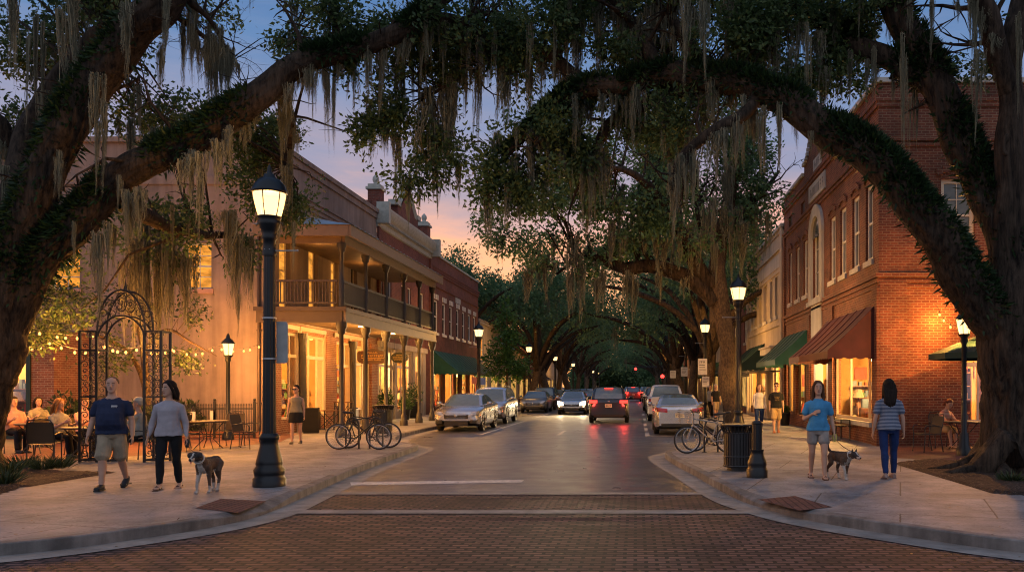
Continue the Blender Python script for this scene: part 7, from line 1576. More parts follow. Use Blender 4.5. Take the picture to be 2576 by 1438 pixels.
def limb_(mb, pts, rad, n=14, flat=1.0):
    """tapered closed limb with rounded ends"""
    P = [Vector(p) for p in pts]; a = P[0] + unit(P[0] - P[1]) * rad[0] * .6; b = P[-1] + unit(P[-1] - P[-2]) * rad[-1] * .6
    mb.tube([a] + P + [b], [rad[0] * .55] + list(rad) + [rad[-1] * .55], n, flat=flat)
def person(label, loc, rz, H=1.75, build=1.0, fem=False, legs=((.0, 0), (.0, 0)), arms=None, yaw=0, pitch=0, skin=SKIN, hair=None, hairst='short', top=None, topst='tee', bot=None, botst='shorts', shoe=None, shoest='shoe', seat=None, lean=0.0, voxel=.010, extras=(), group=None, face=True, bare_arm=True):
    """legs: (thigh, shank) swing in degrees forward for right (-x) and left; arms: ((upper dir),(fore dir)) per side; faces -y"""
    k = H / 1.75; t = thing('person', label, 'person', loc, rz, group); hz = (seat + .09) if seat else .93 * k; b = MB(); J = {}
    Rl = Matrix.Rotation(math.radians(lean), 3, 'X'); pel = V(0, 0, hz)
    def T(x, y, z): return pel + Rl @ V(x, y, z * k - .93 * k)       # torso point given at standing height z
    wd = (.93 if fem else 1.0) * build; hip = 1.06 if fem else .98
    tors = [(.80, .10, .085, .0), (.86, .165 * hip, .115, .005), (.93, .178 * hip, .122, .008), (1.02, .158, .112, .0), (1.10, .143 if fem else .158, .105 if fem else .118, -.004), (1.20, .150 if fem else .165, .112, -.006), (1.29, .165, .120 if not fem else .125, -.008), (1.35, .164, .108, .0), (1.39, .140, .088, .008), (1.425, .095, .070, .012), (1.47, .062, .058, .010)]
    bel = max(0, build - 1.05)
    tor = [(z, w_ * wd, d * (build ** .8) + (bel * .35 if 1.0 <= z <= 1.22 else 0), y - (bel * .25 if 1.0 <= z <= 1.22 else 0)) for z, w_, d, y in tors]
    if seat: tor = tor[1:]
    b.loft([ering(T(0, y, z), w_ * k, d * k, Rl) for z, w_, d, y in tor])
    # head on its neck, turned
    Rh = Matrix.Rotation(yaw, 3, 'Z') @ Matrix.Rotation(pitch, 3, 'X'); nb = T(0, .004, 1.50)
    def Hd(x, y, z): return nb + Rh @ (V(x, y, z - 1.50) * (k * 1.09))
    limb_(b, [T(0, .012, 1.44), T(0, .006, 1.50), Hd(0, -.002, 1.56)], [.062 * k, .055 * k * (build if not fem else .92), .055 * k], 14)
    hd = [(1.522, .024, .020, -.072), (1.535, .040, .045, -.052), (1.56, .056, .072, -.024), (1.59, .066, .086, -.010), (1.63, .073, .094, -.002), (1.67, .077, .099, .004), (1.70, .074, .097, .007), (1.73, .058, .076, .008), (1.748, .030, .038, .008)]
    b.loft([ering(Hd(0, y, z), w_ * 1.09 * k * (1.0 + .06 * (build - 1)), d * k, Rh, 20, 2.1) for z, w_, d, y in hd])
    b.loft([ering(Hd(0, y, z), w_ * 1.09 * k, d * k, Rh, 8, 2) for z, w_, d, y in ((1.655, .008, .010, -.092), (1.625, .012, .016, -.100), (1.605, .018, .018, -.104), (1.596, .012, .010, -.098))])
    for s in (-1, 1): b.ball(Hd(s * .078, .012, 1.632), (.012 * k, .022 * k, .032 * k), 8)
    # legs
    LG = {}
    for s, (th, sh) in zip((-1, 1), legs):
        h = T(s * .092 * (hip if fem else 1), 0, .885) if not seat else pel + V(s * .10, 0, -.01); a, c = math.radians(th), math.radians(sh); kn = h + V(s * .004, -math.sin(a), -math.cos(a)) * (.425 * k); an = kn + V(0, -math.sin(c), -math.cos(c)) * (.40 * k); LG[s] = (h, kn, an)
        g = build ** .6; limb_(b, [h, h.lerp(kn, .45), kn, kn.lerp(an, .12)], [.086 * k * g, .076 * k * g, .056 * k * g, .050 * k * g]); calf = kn.lerp(an, .30) + V(0, .018, 0)
        limb_(b, [kn, calf, kn.lerp(an, .65) + V(0, .006, 0), an], [.052 * k * g, .056 * k * g, .042 * k * g, .034 * k * g])
        fp = math.radians(max(-28, min(25, -(sh) * .9))) if not seat else 0; Rf = Matrix.Rotation(fp, 3, 'X')
        b.loft([ering(an + Rf @ V(s * .006, y, z), w_, d, Rf @ Matrix.Rotation(PI / 2, 3, 'X'), 12) for y, z, w_, d in ((.055, -.035, .024, .026), (.02, -.035, .034, .042), (-.06, -.045, .040, .034), (-.13, -.057, .044, .022), (-.175, -.062, .030, .014))]); LG[s] += (Rf,)
    # arms and hands
    arms = arms or (((-.16, .02, -1), (-.04, -.18, -1)), ((.16, .02, -1), (.04, -.18, -1))); AR = {}
    for s, (u_, f_) in zip((-1, 1), arms):
        sh = T(s * .174 * wd, .012, 1.352); el = sh + unit(u_) * .285 * k; wr_ = el + unit(f_) * .245 * k; AR[s] = (sh, el, wr_); g = (build ** .7) * (.9 if fem else 1)
        limb_(b, [T(s * .06 * wd, .012, 1.412), T(s * .12 * wd, .012, 1.374), sh, sh.lerp(el, .4), el], [.042 * k, .048 * k * g, .055 * k * g, .049 * k * g, .039 * k * g]); limb_(b, [el, el.lerp(wr_, .3), wr_], [.040 * k * g, .041 * k * g, .027 * k * g])
        d = unit(f_); inn = unit(V(-s, 0, 0) - d * d.dot(V(-s, 0, 0))); wid = d.cross(inn); pc = wr_ + d * .05 * k       # palm faces the body
        b.loft([[p + wid * x * .040 * k * q + inn * y * .013 * k for x, y in ((1, .7), (1, -.7), (.5, -1), (-.5, -1), (-1, -.7), (-1, .7), (-.5, 1), (.5, 1))] for p, q in ((wr_ - d * .01, .7), (wr_ + d * .03 * k, 1), (wr_ + d * .085 * k, 1.02), (wr_ + d * .095 * k, .8))], smooth=True)
        for i, (o_, L_) in enumerate(((.031, .066), (.0105, .076), (-.0105, .071), (-.031, .055))):
            p0 = wr_ + d * .085 * k + wid * o_ * k; d1 = unit(d + inn * .25 + wid * o_ * 2); p1 = p0 + d1 * L_ * .45 * k; d2 = unit(d1 + inn * (.7 + .1 * i)); p2 = p1 + d2 * L_ * .32 * k; d3 = unit(d2 + inn * .7); limb_(b, [p0, p1, p2, p2 + d3 * L_ * .25 * k], [.0088 * k, .0082 * k, .0076 * k, .0066 * k], 8)
        fr_ = wid if wid.y < 0 else -wid; q0 = wr_ + d * .025 * k + fr_ * .034 * k; q1 = q0 + unit(d * .8 + fr_ * .75 + inn * .4) * .038 * k; limb_(b, [q0, q1, q1 + unit(d + inn * .5) * .03 * k], [.011 * k, .010 * k, .008 * k], 8)
    me = remesh(b, voxel, 4); me.materials.append(skin); body = link('body', me, t)
    def wear(name, mb, mat, vx=None, sm=4):
        m = remesh(mb, vx or voxel * 1.15, sm); m.materials.append(mat)
        if name in ('shirt', 'trousers', 'skirt'):       # soft folds in the cloth
            nn = np.empty(len(m.vertices) * 3); m.vertices.foreach_get('normal', nn); nn = nn.reshape(-1, 3); cc = np.empty(len(m.vertices) * 3); m.vertices.foreach_get('co', cc); cc = cc.reshape(-1, 3)
            for vi in range(len(cc)):
                c = Vector(cc[vi]); lo = .5 + min(1.0, max(0, (1.35 * k - c.z) * 2.0)); q = mnoise.noise((c.x * 9, c.y * 9, c.z * 5 + len(label))) * .010 + mnoise.noise((c.x * 22, c.y * 22, c.z * 9)) * .005; cc[vi] += nn[vi] * (max(q, -.002) if name == 'trousers' else q) * lo
            m.vertices.foreach_set('co', cc.ravel()); m.update()
        return link(name, m, t)
    gr = .014
    # top
    if top is not None:
        c = MB(); hem = .80 if topst in ('long', 'tank') else .87; rr = [(z, w_ + gr + (.012 if z < 1.15 else 0), d + gr + (.012 if z < 1.15 else 0), y) for z, w_, d, y in tor if z >= (.93 if not seat else .90) and z <= 1.41]
        if not seat: rr = [(hem, rr[0][1] + .004, rr[0][2] + .006, rr[0][3])] + rr
        if topst == 'tank': rr = [r for r in rr if r[0] < 1.40] + [(1.405, .10 * wd, .085, .005)]
        else: rr = [r for r in rr if r[0] < 1.43] + [(1.428, .098 * wd, .076, .012), (1.458, .074, .066, .011)]
        c.loft([ering(T(0, y, z), w_ * k, d * k, Rl) for z, w_, d, y in rr])
        for s in (-1, 1):
            sh, el, wr_ = AR[s]
            if topst == 'tank': c.tube([T(s * .075, -.06, 1.36), T(s * .085, .0, 1.455), T(s * .075, .06, 1.38)], .016, 6); continue
            if topst == 'sleeve': limb_(c, [T(s * .06 * wd, .012, 1.412), T(s * .12 * wd, .012, 1.374), sh, el, el.lerp(wr_, .88)], [.046 * k, .053 * k, .060 * k, .05 * k, .036 * k])
            else: e2 = sh.lerp(el, .62 if topst != 'cap' else .45); limb_(c, [T(s * .06 * wd, .012, 1.412), T(s * .12 * wd, .012, 1.374), sh, e2 + V(s * .008, 0, 0)], [.046 * k, .053 * k, .063 * k * (build ** .5), .066 * k * (build ** .5)])
        wear('shirt', c, top)
    # bottom
    if bot is not None:
        c = MB(); rr = [(z, w_ + .012, d + .012, y) for z, w_, d, y in tor if z <= 1.03]
        if botst == 'skirt':
            c.loft([ering(pel + V(0, .004, z * k - .93 * k), w_ * k, d * k) for z, w_, d in ((1.03, .165, .125), (.93, .20, .15), (.80, .215, .165), (.64, .225, .175), (.635, .21, .16))])
        else:
            if seat: rr = [(1.02, .165 * wd, .125, 0), (.94, .185 * wd, .14, .005), (.88, .17 * wd, .13, .005)]
            c.loft([ering(T(0, y, z), w_ * k, d * k, Rl) for z, w_, d, y in rr])
            for s in (-1, 1):
                h, kn, an, Rf = LG[s]; g = build ** .6
                if botst == 'shorts': limb_(c, [h, h.lerp(kn, .5), h.lerp(kn, .93)], [.098 * k * g, .098 * k * g, .096 * k * g])
                elif botst == 'short_shorts': limb_(c, [h, h.lerp(kn, .3), h.lerp(kn, .55)], [.098 * k * g, .096 * k * g, .094 * k * g])
                elif botst == 'slim': limb_(c, [h, h.lerp(kn, .45), kn, kn.lerp(an, .3) + V(0, .016, 0), an.lerp(kn, .08)], [.094 * k * g, .082 * k * g, .062 * k * g, .062 * k * g, .046 * k * g])
                else: limb_(c, [h, h.lerp(kn, .45), kn, an.lerp(kn, .05)], [.096 * k * g, .088 * k * g, .074 * k * g, .066 * k * g])
        wear('trousers' if botst != 'skirt' else 'skirt', c, bot)
    # shoes
    for s in (-1, 1):
        h, kn, an, Rf = LG[s]; c = MB(); Rq = Rf @ Matrix.Rotation(PI / 2, 3, 'X')
        if shoest == 'shoe':
            c.loft([ering(an + Rf @ V(s * .006, y, z), w_, d, Rq, 12) for y, z, w_, d in ((.075, -.040, .026, .036), (.03, -.035, .042, .050), (-.06, -.045, .050, .044), (-.14, -.055, .054, .030), (-.195, -.062, .036, .020))]); c.box(an + Rf @ V(s * .006, -.06, -.082), (.09, .25, .018), 0, 0)
        else:
            c.box(an + Rf @ V(s * .006, -.06, -.084), (.088, .25, .022)); c.tube([an + Rf @ V(s * .006 - .05, -.10, -.07), an + Rf @ V(s * .006, -.11, -.02), an + Rf @ V(s * .006 + .05, -.10, -.07)], .014, 6); c.tube([an + Rf @ V(s * .006 - .04, .02, -.07), an + Rf @ V(s * .006, -.03, .0), an + Rf @ V(s * .006 + .04, .02, -.07)], .011, 6)
        c.build('shoe', shoe or BLK, t, uv=False)
    # hair
    if hair is not None:
        c = MB(); back = .016
        if hairst in ('short', 'bald', 'cap', 'receding'):
            zz = [(1.60, .062, .05, .052), (1.64, .079, .078, .032), (1.675, .084, .094, .016), (1.71, .082, .104, .010), (1.74, .066, .085, .010), (1.762, .034, .044, .010)]
            if hairst == 'receding': zz = [(1.60, .062, .05, .052), (1.64, .084, .074, .034), (1.675, .088, .088, .024), (1.705, .086, .094, .021), (1.735, .066, .078, .021), (1.756, .034, .036, .022)]
            if hairst == 'bald': zz = [(1.59, .060, .045, .052), (1.63, .079, .070, .036), (1.665, .081, .074, .034), (1.69, .078, .070, .036)]
            c.loft([ering(Hd(0, y, z), w_ * 1.09 * k, d * k, Rh, 18, 2.1) for z, w_, d, y in zz])
        else:
            c.loft([ering(Hd(0, y, z), w_ * 1.09 * k, d * k, Rh, 18, 2.1) for z, w_, d, y in ((1.57, .068, .05, .058), (1.62, .084, .076, .042), (1.665, .088, .092, .026), (1.70, .086, .098, .022), (1.73, .073, .094, .014), (1.752, .054, .068, .013), (1.768, .028, .036, .012))])
            if hairst == 'long':
                for x in (-.07, -.035, 0, .035, .07): limb_(c, [Hd(x, .055, 1.66), Hd(x * 1.25, .085, 1.56), T(x * 1.15, .115, 1.45), T(x * 1.1 + .01, .125, 1.36), T(x * .9 - .01, .12, 1.25 + abs(x) * .8)], [.032, .034, .032, .027, .010])
                for s in (-1, 1): limb_(c, [Hd(s * .05, -.062, 1.722), Hd(s * .078, -.035, 1.67), Hd(s * .086, -.008, 1.60), T(s * .095, .0, 1.48), T(s * .10, -.02, 1.38)], [.018, .022, .026, .028, .016])
            elif hairst == 'mid':
                for s in (-1, 1): limb_(c, [Hd(s * .055, -.055, 1.715), Hd(s * .078, -.025, 1.66), Hd(s * .084, .015, 1.58), Hd(s * .08, .05, 1.50)], [.020, .022, .022, .014])
                for x in (-.06, -.02, .02, .06): limb_(c, [Hd(x, .06, 1.65), Hd(x * 1.2, .085, 1.56), Hd(x * 1.3, .085, 1.475)], [.036, .04, .024])
            elif hairst == 'bun': c.ball(Hd(0, .10, 1.71), .048 * k, 12)
            elif hairst == 'curly':
                gg = random.Random(3)
                for _ in range(16): a = gg.uniform(-1.9, 1.9); c.ball(Hd(.085 * math.sin(a), .04 + .06 * math.cos(a), gg.uniform(1.55, 1.72)), .034, 8)
        wear('hair', c, hair, .009, 2)
        if hairst == 'cap':
            c = MB(); c.loft([ering(Hd(0, y, z), w_ * 1.09 * k, d * k, Rh, 18, 2.1) for z, w_, d, y in ((1.685, .090, .110, .008), (1.72, .086, .105, .010), (1.755, .066, .082, .012), (1.775, .03, .04, .012))]); c.loft([ering(Hd(0, -.13, z), .07, .07, Rh, 14) for z in (1.684, 1.694)]); wear('cap', c, cloth('cap_cloth', (.5, .46, .38)), .008, 2)
    if face:
        for s in (-1, 1):
            e = MB(); e.ball(Hd(s * .031, -.0845, 1.640), (.014 * k, .008 * k, .008 * k), 8); o = e.build('eye', EYEW, t, uv=False); e = MB(); e.ball(Hd(s * .031, -.0905, 1.640), (.0065 * k, .005 * k, .0065 * k), 8); e.build('iris', EYE, o, uv=False)
            e = MB(); e.tube([Hd(s * .014, -.094, 1.660), Hd(s * .032, -.091, 1.665), Hd(s * .050, -.078, 1.658)], .0045, 5); e.build('eyebrow', hair or EYE, t, uv=False)
        e = MB(); e.loft([ering(Hd(x, -.0895 + abs(x) * .45, 1.571), .0035, h, Rh, 8) for x, h in ((-.024, .002), (-.012, .0065), (0, .0055), (.012, .0065), (.024, .002))]) if False else e.tube([Hd(-.024, -.082, 1.571), Hd(-.01, -.0945, 1.573), Hd(.01, -.0945, 1.573), Hd(.024, -.082, 1.571)], [.003, .0065, .0065, .003], 6); e.build('mouth', LIP, t, uv=False)
    for ex in extras: ex(t, T, Hd, AR, LG)
    return t, AR
def glasses(t, T, Hd, AR, LG):
    e = MB()
    for s in (-1, 1): e.ball(Hd(s * .033, -.096, 1.638), (.027, .008, .021), 10); e.tube([Hd(s * .06, -.085, 1.645), Hd(s * .08, .0, 1.642)], .004, 5)
    e.tube([Hd(-.012, -.1, 1.645), Hd(.012, -.1, 1.645)], .004, 5); e.build('sunglasses', BLK, t, uv=False)
def chest_mark(t, T, Hd, AR, LG):
    e = MB(); mk = random.Random(2); P0 = T(.085, -.163, 1.315); Pp = plane(P0, (1, 0, 0), (0, -1, 0)); e.obox(Pp, -.04, .045, 0, .004, -.004, .012); marks(e, Pp, -.04, .04, -.026, .014, mk, 0); e.build('chest_logo', cloth('logo_white', (.6, .6, .6)), t, uv=False)
def shirt_print(t, T, Hd, AR, LG):
    e = MB(); Pp = plane(T(0, -.158, 1.20), (1, 0, 0), (0, -1, 0)); mk = random.Random(4)
    for i in range(3): marks(e, Pp, -.085 + .01 * i, .09, .05 - .05 * i, .034, mk, 0)
    e.build('shirt_print', cloth('print_tan', (.25, .16, .08)), t, uv=False)
def bag(t, T, Hd, AR, LG):
    e = MB(); e.tube([T(-.12, .03, 1.46), T(-.2, -.03, 1.2), T(-.235, -.02, .98)], .014, 5); e.loft([ering(T(-.25, 0, z), .045, w_, None, 10) for z, w_ in ((.74, .09), (.78, .13), (.92, .12), (.98, .08))]); e.build('shoulder_bag', cloth('bag_brown', (.06, .03, .02)), t, uv=False)
gy = lambda y, z=ZP: (CZ - z) * F / (y - CY)
def hair_m(name, col):
    t = NT(name); v = t.uv(scale=(70, 70, 5), obj=True); n = t.noise(v, 1.0, 4, .7); t.bsdf(t.mul(col, t.ramp(n, [(.3, .35), (.7, 1.2)])), .72, 0, t.bump(n, .9, .012), .15); MATS[name] = t.m; return t.m
BROWN = hair_m('hair_brown', (.045, .022, .013)); DARKH = hair_m('hair_dark', (.018, .011, .008)); BLOND = hair_m('hair_blonde', (.36, .16, .05)); GREYH = simple('hair_grey', (.32, .30, .28), .6); LBROWN = hair_m('hair_light_brown', (.11, .05, .025))
navy_tee = cloth('navy_tee', (.018, .026, .06)); khaki = cloth('khaki', (.30, .24, .165)); blackc = cloth('black_cloth', (.012, .012, .013)); stripew = cloth('striped_blouse', (.42, .38, .38), ((.20, .19, .24), 24, .62)); bluet = cloth('blue_tee', (.06, .24, .44)); greys = cloth('grey_shorts', (.27, .24, .22)); navyst = cloth('navy_striped', (.045, .065, .12), ((.42, .44, .50), 13, .86)); jean = cloth('blue_jeans', (.012, .028, .10)); sage = cloth('sage_top', (.20, .185, .135)); whitet = cloth('white_top', (.55, .5, .46)); tan = cloth('tan_shorts', (.42, .28, .13)); leather = simple('sandal_leather', (.13, .05, .025), .5); pinkc = cloth('pink_shirt', (.5, .26, .20)); greyt = cloth('grey_tee', (.30, .29, .25)); floral = cloth('red_floral', (.38, .12, .08), ((.5, .35, .25), 9, .6))

Y = 13.5; person('balding man in navy T-shirt and khaki shorts striding along the left pavement', ((282 - CX) * Y / F, Y, ZP + .015), .22, 1.73, 1.17, legs=((18, 4), (-13, -34)), arms=(((-.30, .10, -1), (-.22, -.22, -1)), ((.26, .06, -1), (.10, -.22, -1))), yaw=.12, hair=simple('hair_cropped', (.10, .052, .03), .7), hairst='receding', top=navy_tee, bot=khaki, shoe=simple('black_trainer', (.015, .015, .016), .6), voxel=.0085, extras=(chest_mark,))
Y = 13.55; pw, ARw = person('woman in a pale striped blouse and black trousers holding a dog lead', ((425 - CX) * Y / F, Y, ZP + .012), .2, 1.67, 1.06, True, legs=((13, 4), (-6, -18)), arms=(((-.30, .04, -1), (-.24, -.12, -1)), ((.24, .05, -1), (.16, -.26, -1))), yaw=-.62, hair=DARKH, hairst='mid', top=stripew, topst='sleeve', bot=blackc, botst='slim', shoe=leather, shoest='sandal', voxel=.0085)
Y = 24.3; person('woman in sunglasses, sage sleeveless top and black skirt walking under the gallery', ((745 - CX) * Y / F, Y, ZP + .012), .25, 1.62, 1.0, True, legs=((9, 3), (-6, -14)), arms=(((-.2, .05, -1), (-.1, -.18, -1)), ((.16, .05, -1), (.05, -.1, -1))), yaw=-.5, hair=DARKH, hairst='bun', top=sage, topst='tank', bot=blackc, botst='skirt', voxel=.012, extras=(glasses,))
Y = 15.05; pb, ARb = person('long-haired woman in a blue T-shirt and grey shorts with a leash in hand', ((2058 - CX) * Y / F, Y, ZP + .012), -.10, 1.68, 1.07, True, legs=((-9, -24), (12, 3)), arms=(((-.26, .05, -1), (.62, -.62, .42)), ((.24, .06, -1), (.16, -.18, -1))), yaw=.04, hair=LBROWN, hairst='long', top=bluet, bot=greys, botst='short_shorts', shoe=leather, shoest='sandal', voxel=.0085)
Y = 15.1; person('dark-haired woman seen from behind in a navy striped T-shirt and blue jeans', ((2236 - CX) * Y / F, Y, ZP + .012), PI - .06, 1.71, 1.06, True, legs=((11, 2), (-11, -17)), arms=(((-.24, .05, -1), (-.1, -.16, -1)), ((.26, .08, -1), (.14, -.14, -1))), hair=DARKH, hairst='long', top=navyst, bot=jean, botst='slim', shoe=simple('canvas_shoe', (.3, .2, .17), .7), voxel=.0085)
Y = 30.3; person('woman in a white top with a shoulder bag walking beside the man in black', ((1910 - CX) * Y / F, Y, ZP + .012), .05, 1.68, 1.0, True, legs=((10, 2), (-8, -18)), hair=LBROWN, hairst='mid', top=whitet, topst='sleeve', bot=jean, botst='slim', voxel=.013, extras=(bag,), face=True)
Y = 30.0; person('man in dark glasses, printed black T-shirt and tan shorts on the right pavement', ((1953 - CX) * Y / F, Y, ZP + .012), -.05, 1.72, 1.05, legs=((12, 4), (-9, -22)), hair=BROWN, hairst='short', top=blackc, bot=tan, shoe=simple('loafer', (.3, .12, .06), .5), voxel=.013, extras=(glasses, shirt_print))
Y = 43.0; person('grey-haired man in a black T-shirt behind the leaning oak trunk', ((1801 - CX) * Y / F, Y, ZP + .012), .4, 1.70, 1.05, legs=((10, 3), (-8, -18)), hair=GREYH, hairst='short', top=blackc, bot=khaki, voxel=.016, face=False)
Y = 45.5; person('dark-haired person in a grey shirt beside the grey-haired man', ((1786 - CX) * Y / F, Y, ZP + .012), -.2, 1.66, 1.0, True, legs=((6, 2), (-6, -12)), hair=BROWN, hairst='curly', top=greyt, bot=blackc, botst='pants', voxel=.016, face=False)
# seated
SL = ((84, 4), (80, -8)); on = lambda s: (((-.2, -.55, -1), (.35, -1, .55)), ((.2, -.55, -1), (-.35, -1, .55)))
person('blonde woman in a grey T-shirt seated at the terrace table', (-13.05, 19.3, ZT), PI / 2 - .2, 1.66, 1.12, True, legs=SL, arms=(((-.1, -.5, -1), (.35, -.9, .55)), ((.1, -.6, -1), (-.3, -1, .35))), seat=.45, lean=4, yaw=.1, pitch=.1, hair=BLOND, hairst='long', top=greyt, bot=blackc, botst='pants', voxel=.011)
person('man in a white cap and grey printed shirt seated facing left', (-10.87, 18.78, ZT), -PI / 2 + .1, 1.72, 1.12, legs=((86, 6), (78, 10)), arms=(((-.2, -.5, -1), (.2, -1, .65)), ((.2, -.6, -1), (-.2, -1, .2))), seat=.45, lean=6, hair=GREYH, hairst='cap', top=cloth('printed_shirt', (.34, .33, .29), ((.2, .2, .18), 17, .6)), bot=blackc, botst='pants', shoe=BLK, voxel=.011)
person('person in a pink shirt seated behind the left pillar of the arch', (-13.12, 20.35, ZT), PI / 2 - .3, 1.70, 1.1, legs=SL, arms=on(1), seat=.45, hair=BROWN, hairst='short', top=pinkc, bot=blackc, botst='pants', voxel=.012)
person('person in a pale shirt and dark trousers seated at the far left edge', (-15.28, 21.0, ZT), PI / 2 - .5, 1.72, 1.12, legs=SL, arms=on(1), seat=.45, hair=DARKH, hairst='short', top=pinkc, topst='sleeve', bot=blackc, botst='pants', voxel=.012)
person('dark-haired woman in an olive top seated deeper in the terrace beside the cafe window', (-16.0, 22.9, ZT), .9, 1.64, 1.05, True, legs=SL, arms=on(1), seat=.45, hair=DARKH, hairst='mid', top=sage, bot=blackc, botst='pants', voxel=.013)
person('person in a red floral top bent over the table by the right brick wall', (8.05, 22.6, ZT), .45, 1.66, 1.02, True, legs=((84, 6), (80, 2)), arms=(((-.1, -.7, -.8), (.3, -1, -.1)), ((.1, -.7, -.8), (-.3, -1, -.1))), seat=.45, lean=22, pitch=.55, hair=simple('hair_auburn', (.12, .03, .015), .5), hairst='curly', top=floral, topst='sleeve', bot=tan, botst='shorts', shoe=leather, shoest='sandal', voxel=.012)

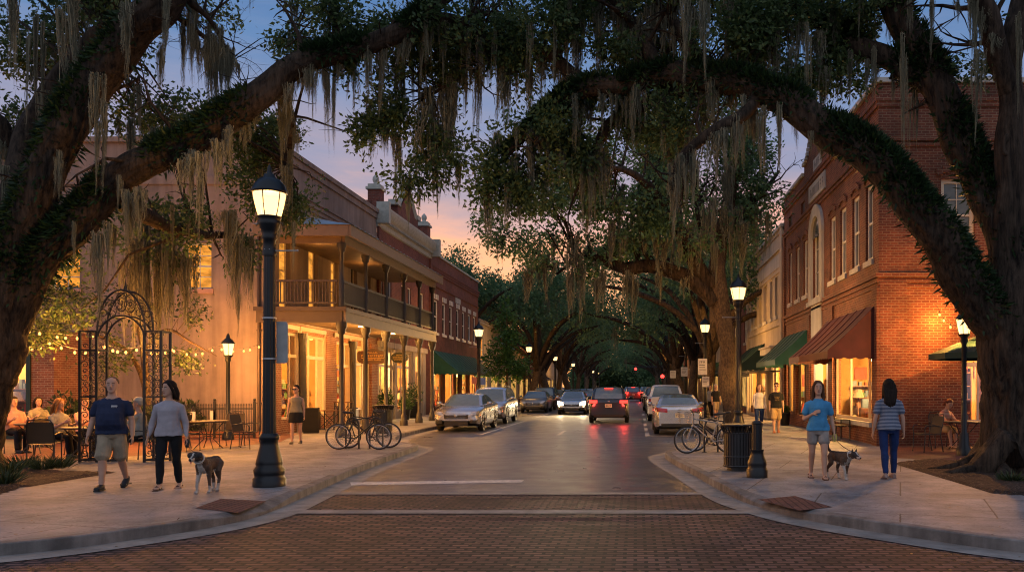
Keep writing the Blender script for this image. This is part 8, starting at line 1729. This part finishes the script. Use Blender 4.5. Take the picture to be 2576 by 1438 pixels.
# ---- dogs
COAT = [simple('dog_brown', (.10, .058, .036), .8, var=.4, scale=12), simple('dog_white', (.40, .34, .29), .8, var=.2, scale=12), simple('dog_dark', (.035, .026, .022), .8, var=.4), simple('dog_nose', (.012, .010, .010), .35)]
def dog(label, loc, rz, s=1.0, stride=1.0, headyaw=.0, tail_up=True, ears='fold', headlow=0.0, coat=None):
    """faces -y; back at about .56"""
    t = thing('dog', label, 'dog', loc, rz); b = MB()
    rings = [(.30, .065, .075, .49), (.26, .085, .10, .48), (.16, .088, .105, .475), (.04, .090, .112, .465), (-.08, .098, .130, .452), (-.18, .100, .138, .452), (-.26, .085, .118, .468), (-.31, .058, .08, .50)]
    R2 = Matrix.Rotation(PI / 2, 3, 'X'); b.loft([ering((0, y, z), w_, d, R2, 16, 2) for y, w_, d, z in rings])
    hc = V(math.sin(headyaw) * .12, -.46, .62 - headlow); limb_(b, [(0, -.22, .50), (hc.x * .4, -.33, .57 - headlow * .5), hc + V(0, .03, -.005)], [.095, .078, .068])
    Rh = Matrix.Rotation(headyaw, 3, 'Z') @ Matrix.Rotation(.12, 3, 'X'); h = lambda x, y, z: hc + Rh @ V(x, y, z)
    b.ball(h(0, 0, .01), (.072, .085, .07), 14); limb_(b, [h(0, -.05, -.005), h(0, -.11, -.02), h(0, -.165, -.026)], [.052, .038, .030]); limb_(b, [h(0, -.05, -.04), h(0, -.13, -.058)], [.030, .018])
    for sx in (-1, 1):
        if ears == 'fold': b.loft([ering(h(sx * x, y, z), w_, .012, Rh, 8) for x, y, z, w_ in ((.058, .02, .07, .03), (.085, .0, .055, .034), (.098, -.015, .02, .028), (.095, -.02, -.02, .014))])
        else: b.loft([ering(h(sx * x, y, z), w_, .011, Rh, 8) for x, y, z, w_ in ((.045, .02, .06, .032), (.055, .02, .10, .022), (.06, .015, .135, .006))])
    for sx, fr, sw in ((-1, 1, .06), (1, 1, -.05), (-1, 0, -.05), (1, 0, .07)):
        q = sw * stride
        if fr: limb_(b, [(sx * .065, -.20, .45), (sx * .075, -.17 - q * .2, .33), (sx * .072, -.19 - q, .18), (sx * .072, -.185 - q * 1.2, .05)], [.062, .042, .026, .022]); py = -.185 - q * 1.2
        else: limb_(b, [(sx * .06, .22, .47), (sx * .078, .17 - q * .4, .33), (sx * .074, .27 - q, .20), (sx * .072, .245 - q * 1.3, .05)], [.082, .055, .027, .022]); py = .245 - q * 1.3
        b.loft([ering((sx * .072, py + y, z), w_, d, R2, 8) for y, z, w_, d in ((.02, .03, .024, .026), (-.02, .026, .032, .024), (-.06, .018, .026, .016))])
    tl = [(0, .29, .53), (0, .38, .60), (0, .42, .70), (0, .38, .78), (0, .31, .79)] if tail_up else [(0, .29, .53), (0, .36, .46), (0, .38, .34), (0, .40, .24)]
    limb_(b, tl, [.034, .028, .024, .020, .014][:len(tl)]); me = remesh(b, .009, 3)
    for m in (coat or COAT): me.materials.append(m)
    nn = [v.normal.copy() for v in me.vertices]; cc = [v.co + n_ * (mnoise.noise(v.co * 26) * .005 + mnoise.noise(v.co * 60) * .003) for v, n_ in zip(me.vertices, nn)]; me.vertices.foreach_set('co', np.array(cc).ravel()); me.update()
    for p in me.polygons:
        c = p.center + Vector(mnoise.noise_vector(p.center * 14)) * .022; i = 0; lc = Rh.inverted() @ (c - hc)
        if c.z < .12 or (c.z < .30 and c.x < 0 and c.y < -.05): i = 1
        elif c.y < -.17 and .34 < c.z < .46 and abs(c.x) < .05: i = 1
        elif c.y < -.2 and c.y > -.42 and c.z < .56 - (c.y + .2) * .3 and abs(c.x) < .05: i = 1
        elif c.z < .375 and abs(c.x) < .06 and c.y < .2 and c.z > .30: i = 1
        elif lc.y < -.03 and c.y < -.40:
            if abs(lc.x) < .014 or lc.y < -.10 and lc.z < -.012: i = 1
            if lc.y < -.178: i = 3
            elif i == 0: i = 2
        elif c.z > .5 and abs(c.x) < .06 or (c.y < -.42 and abs(lc.x) > .07): i = 2
        p.material_index = i
    link('body', me, t)
    for sx in (-1, 1): e = MB(); e.ball(h(sx * .034, -.066, .028), .011, 8); e.build('eye', EYE, t, uv=False)
    e = MB(); e.loft([ering(h(0, y, z), .013, .005, Rh, 8) for y, z in ((-.10, -.052), (-.15, -.062), (-.165, -.075))]); e.build('tongue', simple('tongue', (.4, .12, .1), .5), t, uv=False)
    e = MB(); mid = V(hc.x * .45, -.345, .575 - headlow * .55); ax = unit(V(hc.x, -.46, hc.z) - V(0, -.24, .50)); side = unit(ax.cross(V(0, 0, 1))); up = side.cross(ax); n = 18; pts = [mid + (side * math.cos(2 * PI * i / n) + up * math.sin(2 * PI * i / n)) * .083 for i in range(n + 1)]; e.tube(pts, .012, 6); e.build('collar', cloth('collar', (.5, .45, .4)), t, uv=False)
    t.scale = (s, s, s); return t, mid
d1, m1 = dog('brown and white dog facing left in front of the big lamp post, tongue out', ((526 - CX) * 13.2 / F, 13.2, ZP), .02, .93, 1.0, .0, False, 'fold'); d2, m2 = dog('small dark dog with raised curled tail walking beside the woman in blue', ((2113 - CX) * 15.0 / F, 15.0, ZP), .42, .84, 1.2, .1, True, 'prick', .09)
def leash(label, hand, dg, m, sag=.12, handle=True, tape=None):
    t = thing('dog_leash', label, 'leash', hand); p1 = Matrix.LocRotScale(dg.location, dg.rotation_euler, dg.scale) @ Vector(m) + V(0, 0, .075) - Vector(hand); mb = MB(); mb.tube([V(0, 0, -.03) + (p1 - V(0, 0, -.03)) * f - V(0, 0, sag * 4 * f * (1 - f)) for f in [i / 10 for i in range(11)]], .006, 5); mb.build('cord', BLK, t, uv=False)
    mb = MB(); mb.loft([ering((0, y, z), w_, .018, None, 10) for y, z, w_ in ((0, -.09, .02), (0, -.06, .038), (0, 0, .042), (0, .05, .03))]); mb.build('handle', tape or BLK, t, uv=False); return t
def hand_pt(pt, A): M4 = Matrix.LocRotScale(pt.location, pt.rotation_euler, None); d = unit(A[2] - A[1]); return M4 @ (A[2] + d * .075)
leash('black retractable lead from the striped woman to the brown dog', hand_pt(pw, ARw[1]), d1, m1, .04); leash('dark lead with yellow handle from the blue-shirted woman to the dark dog', hand_pt(pb, ARb[1]), d2, m2, .03, tape=simple('yellow_handle', (.5, .42, .10), .5))
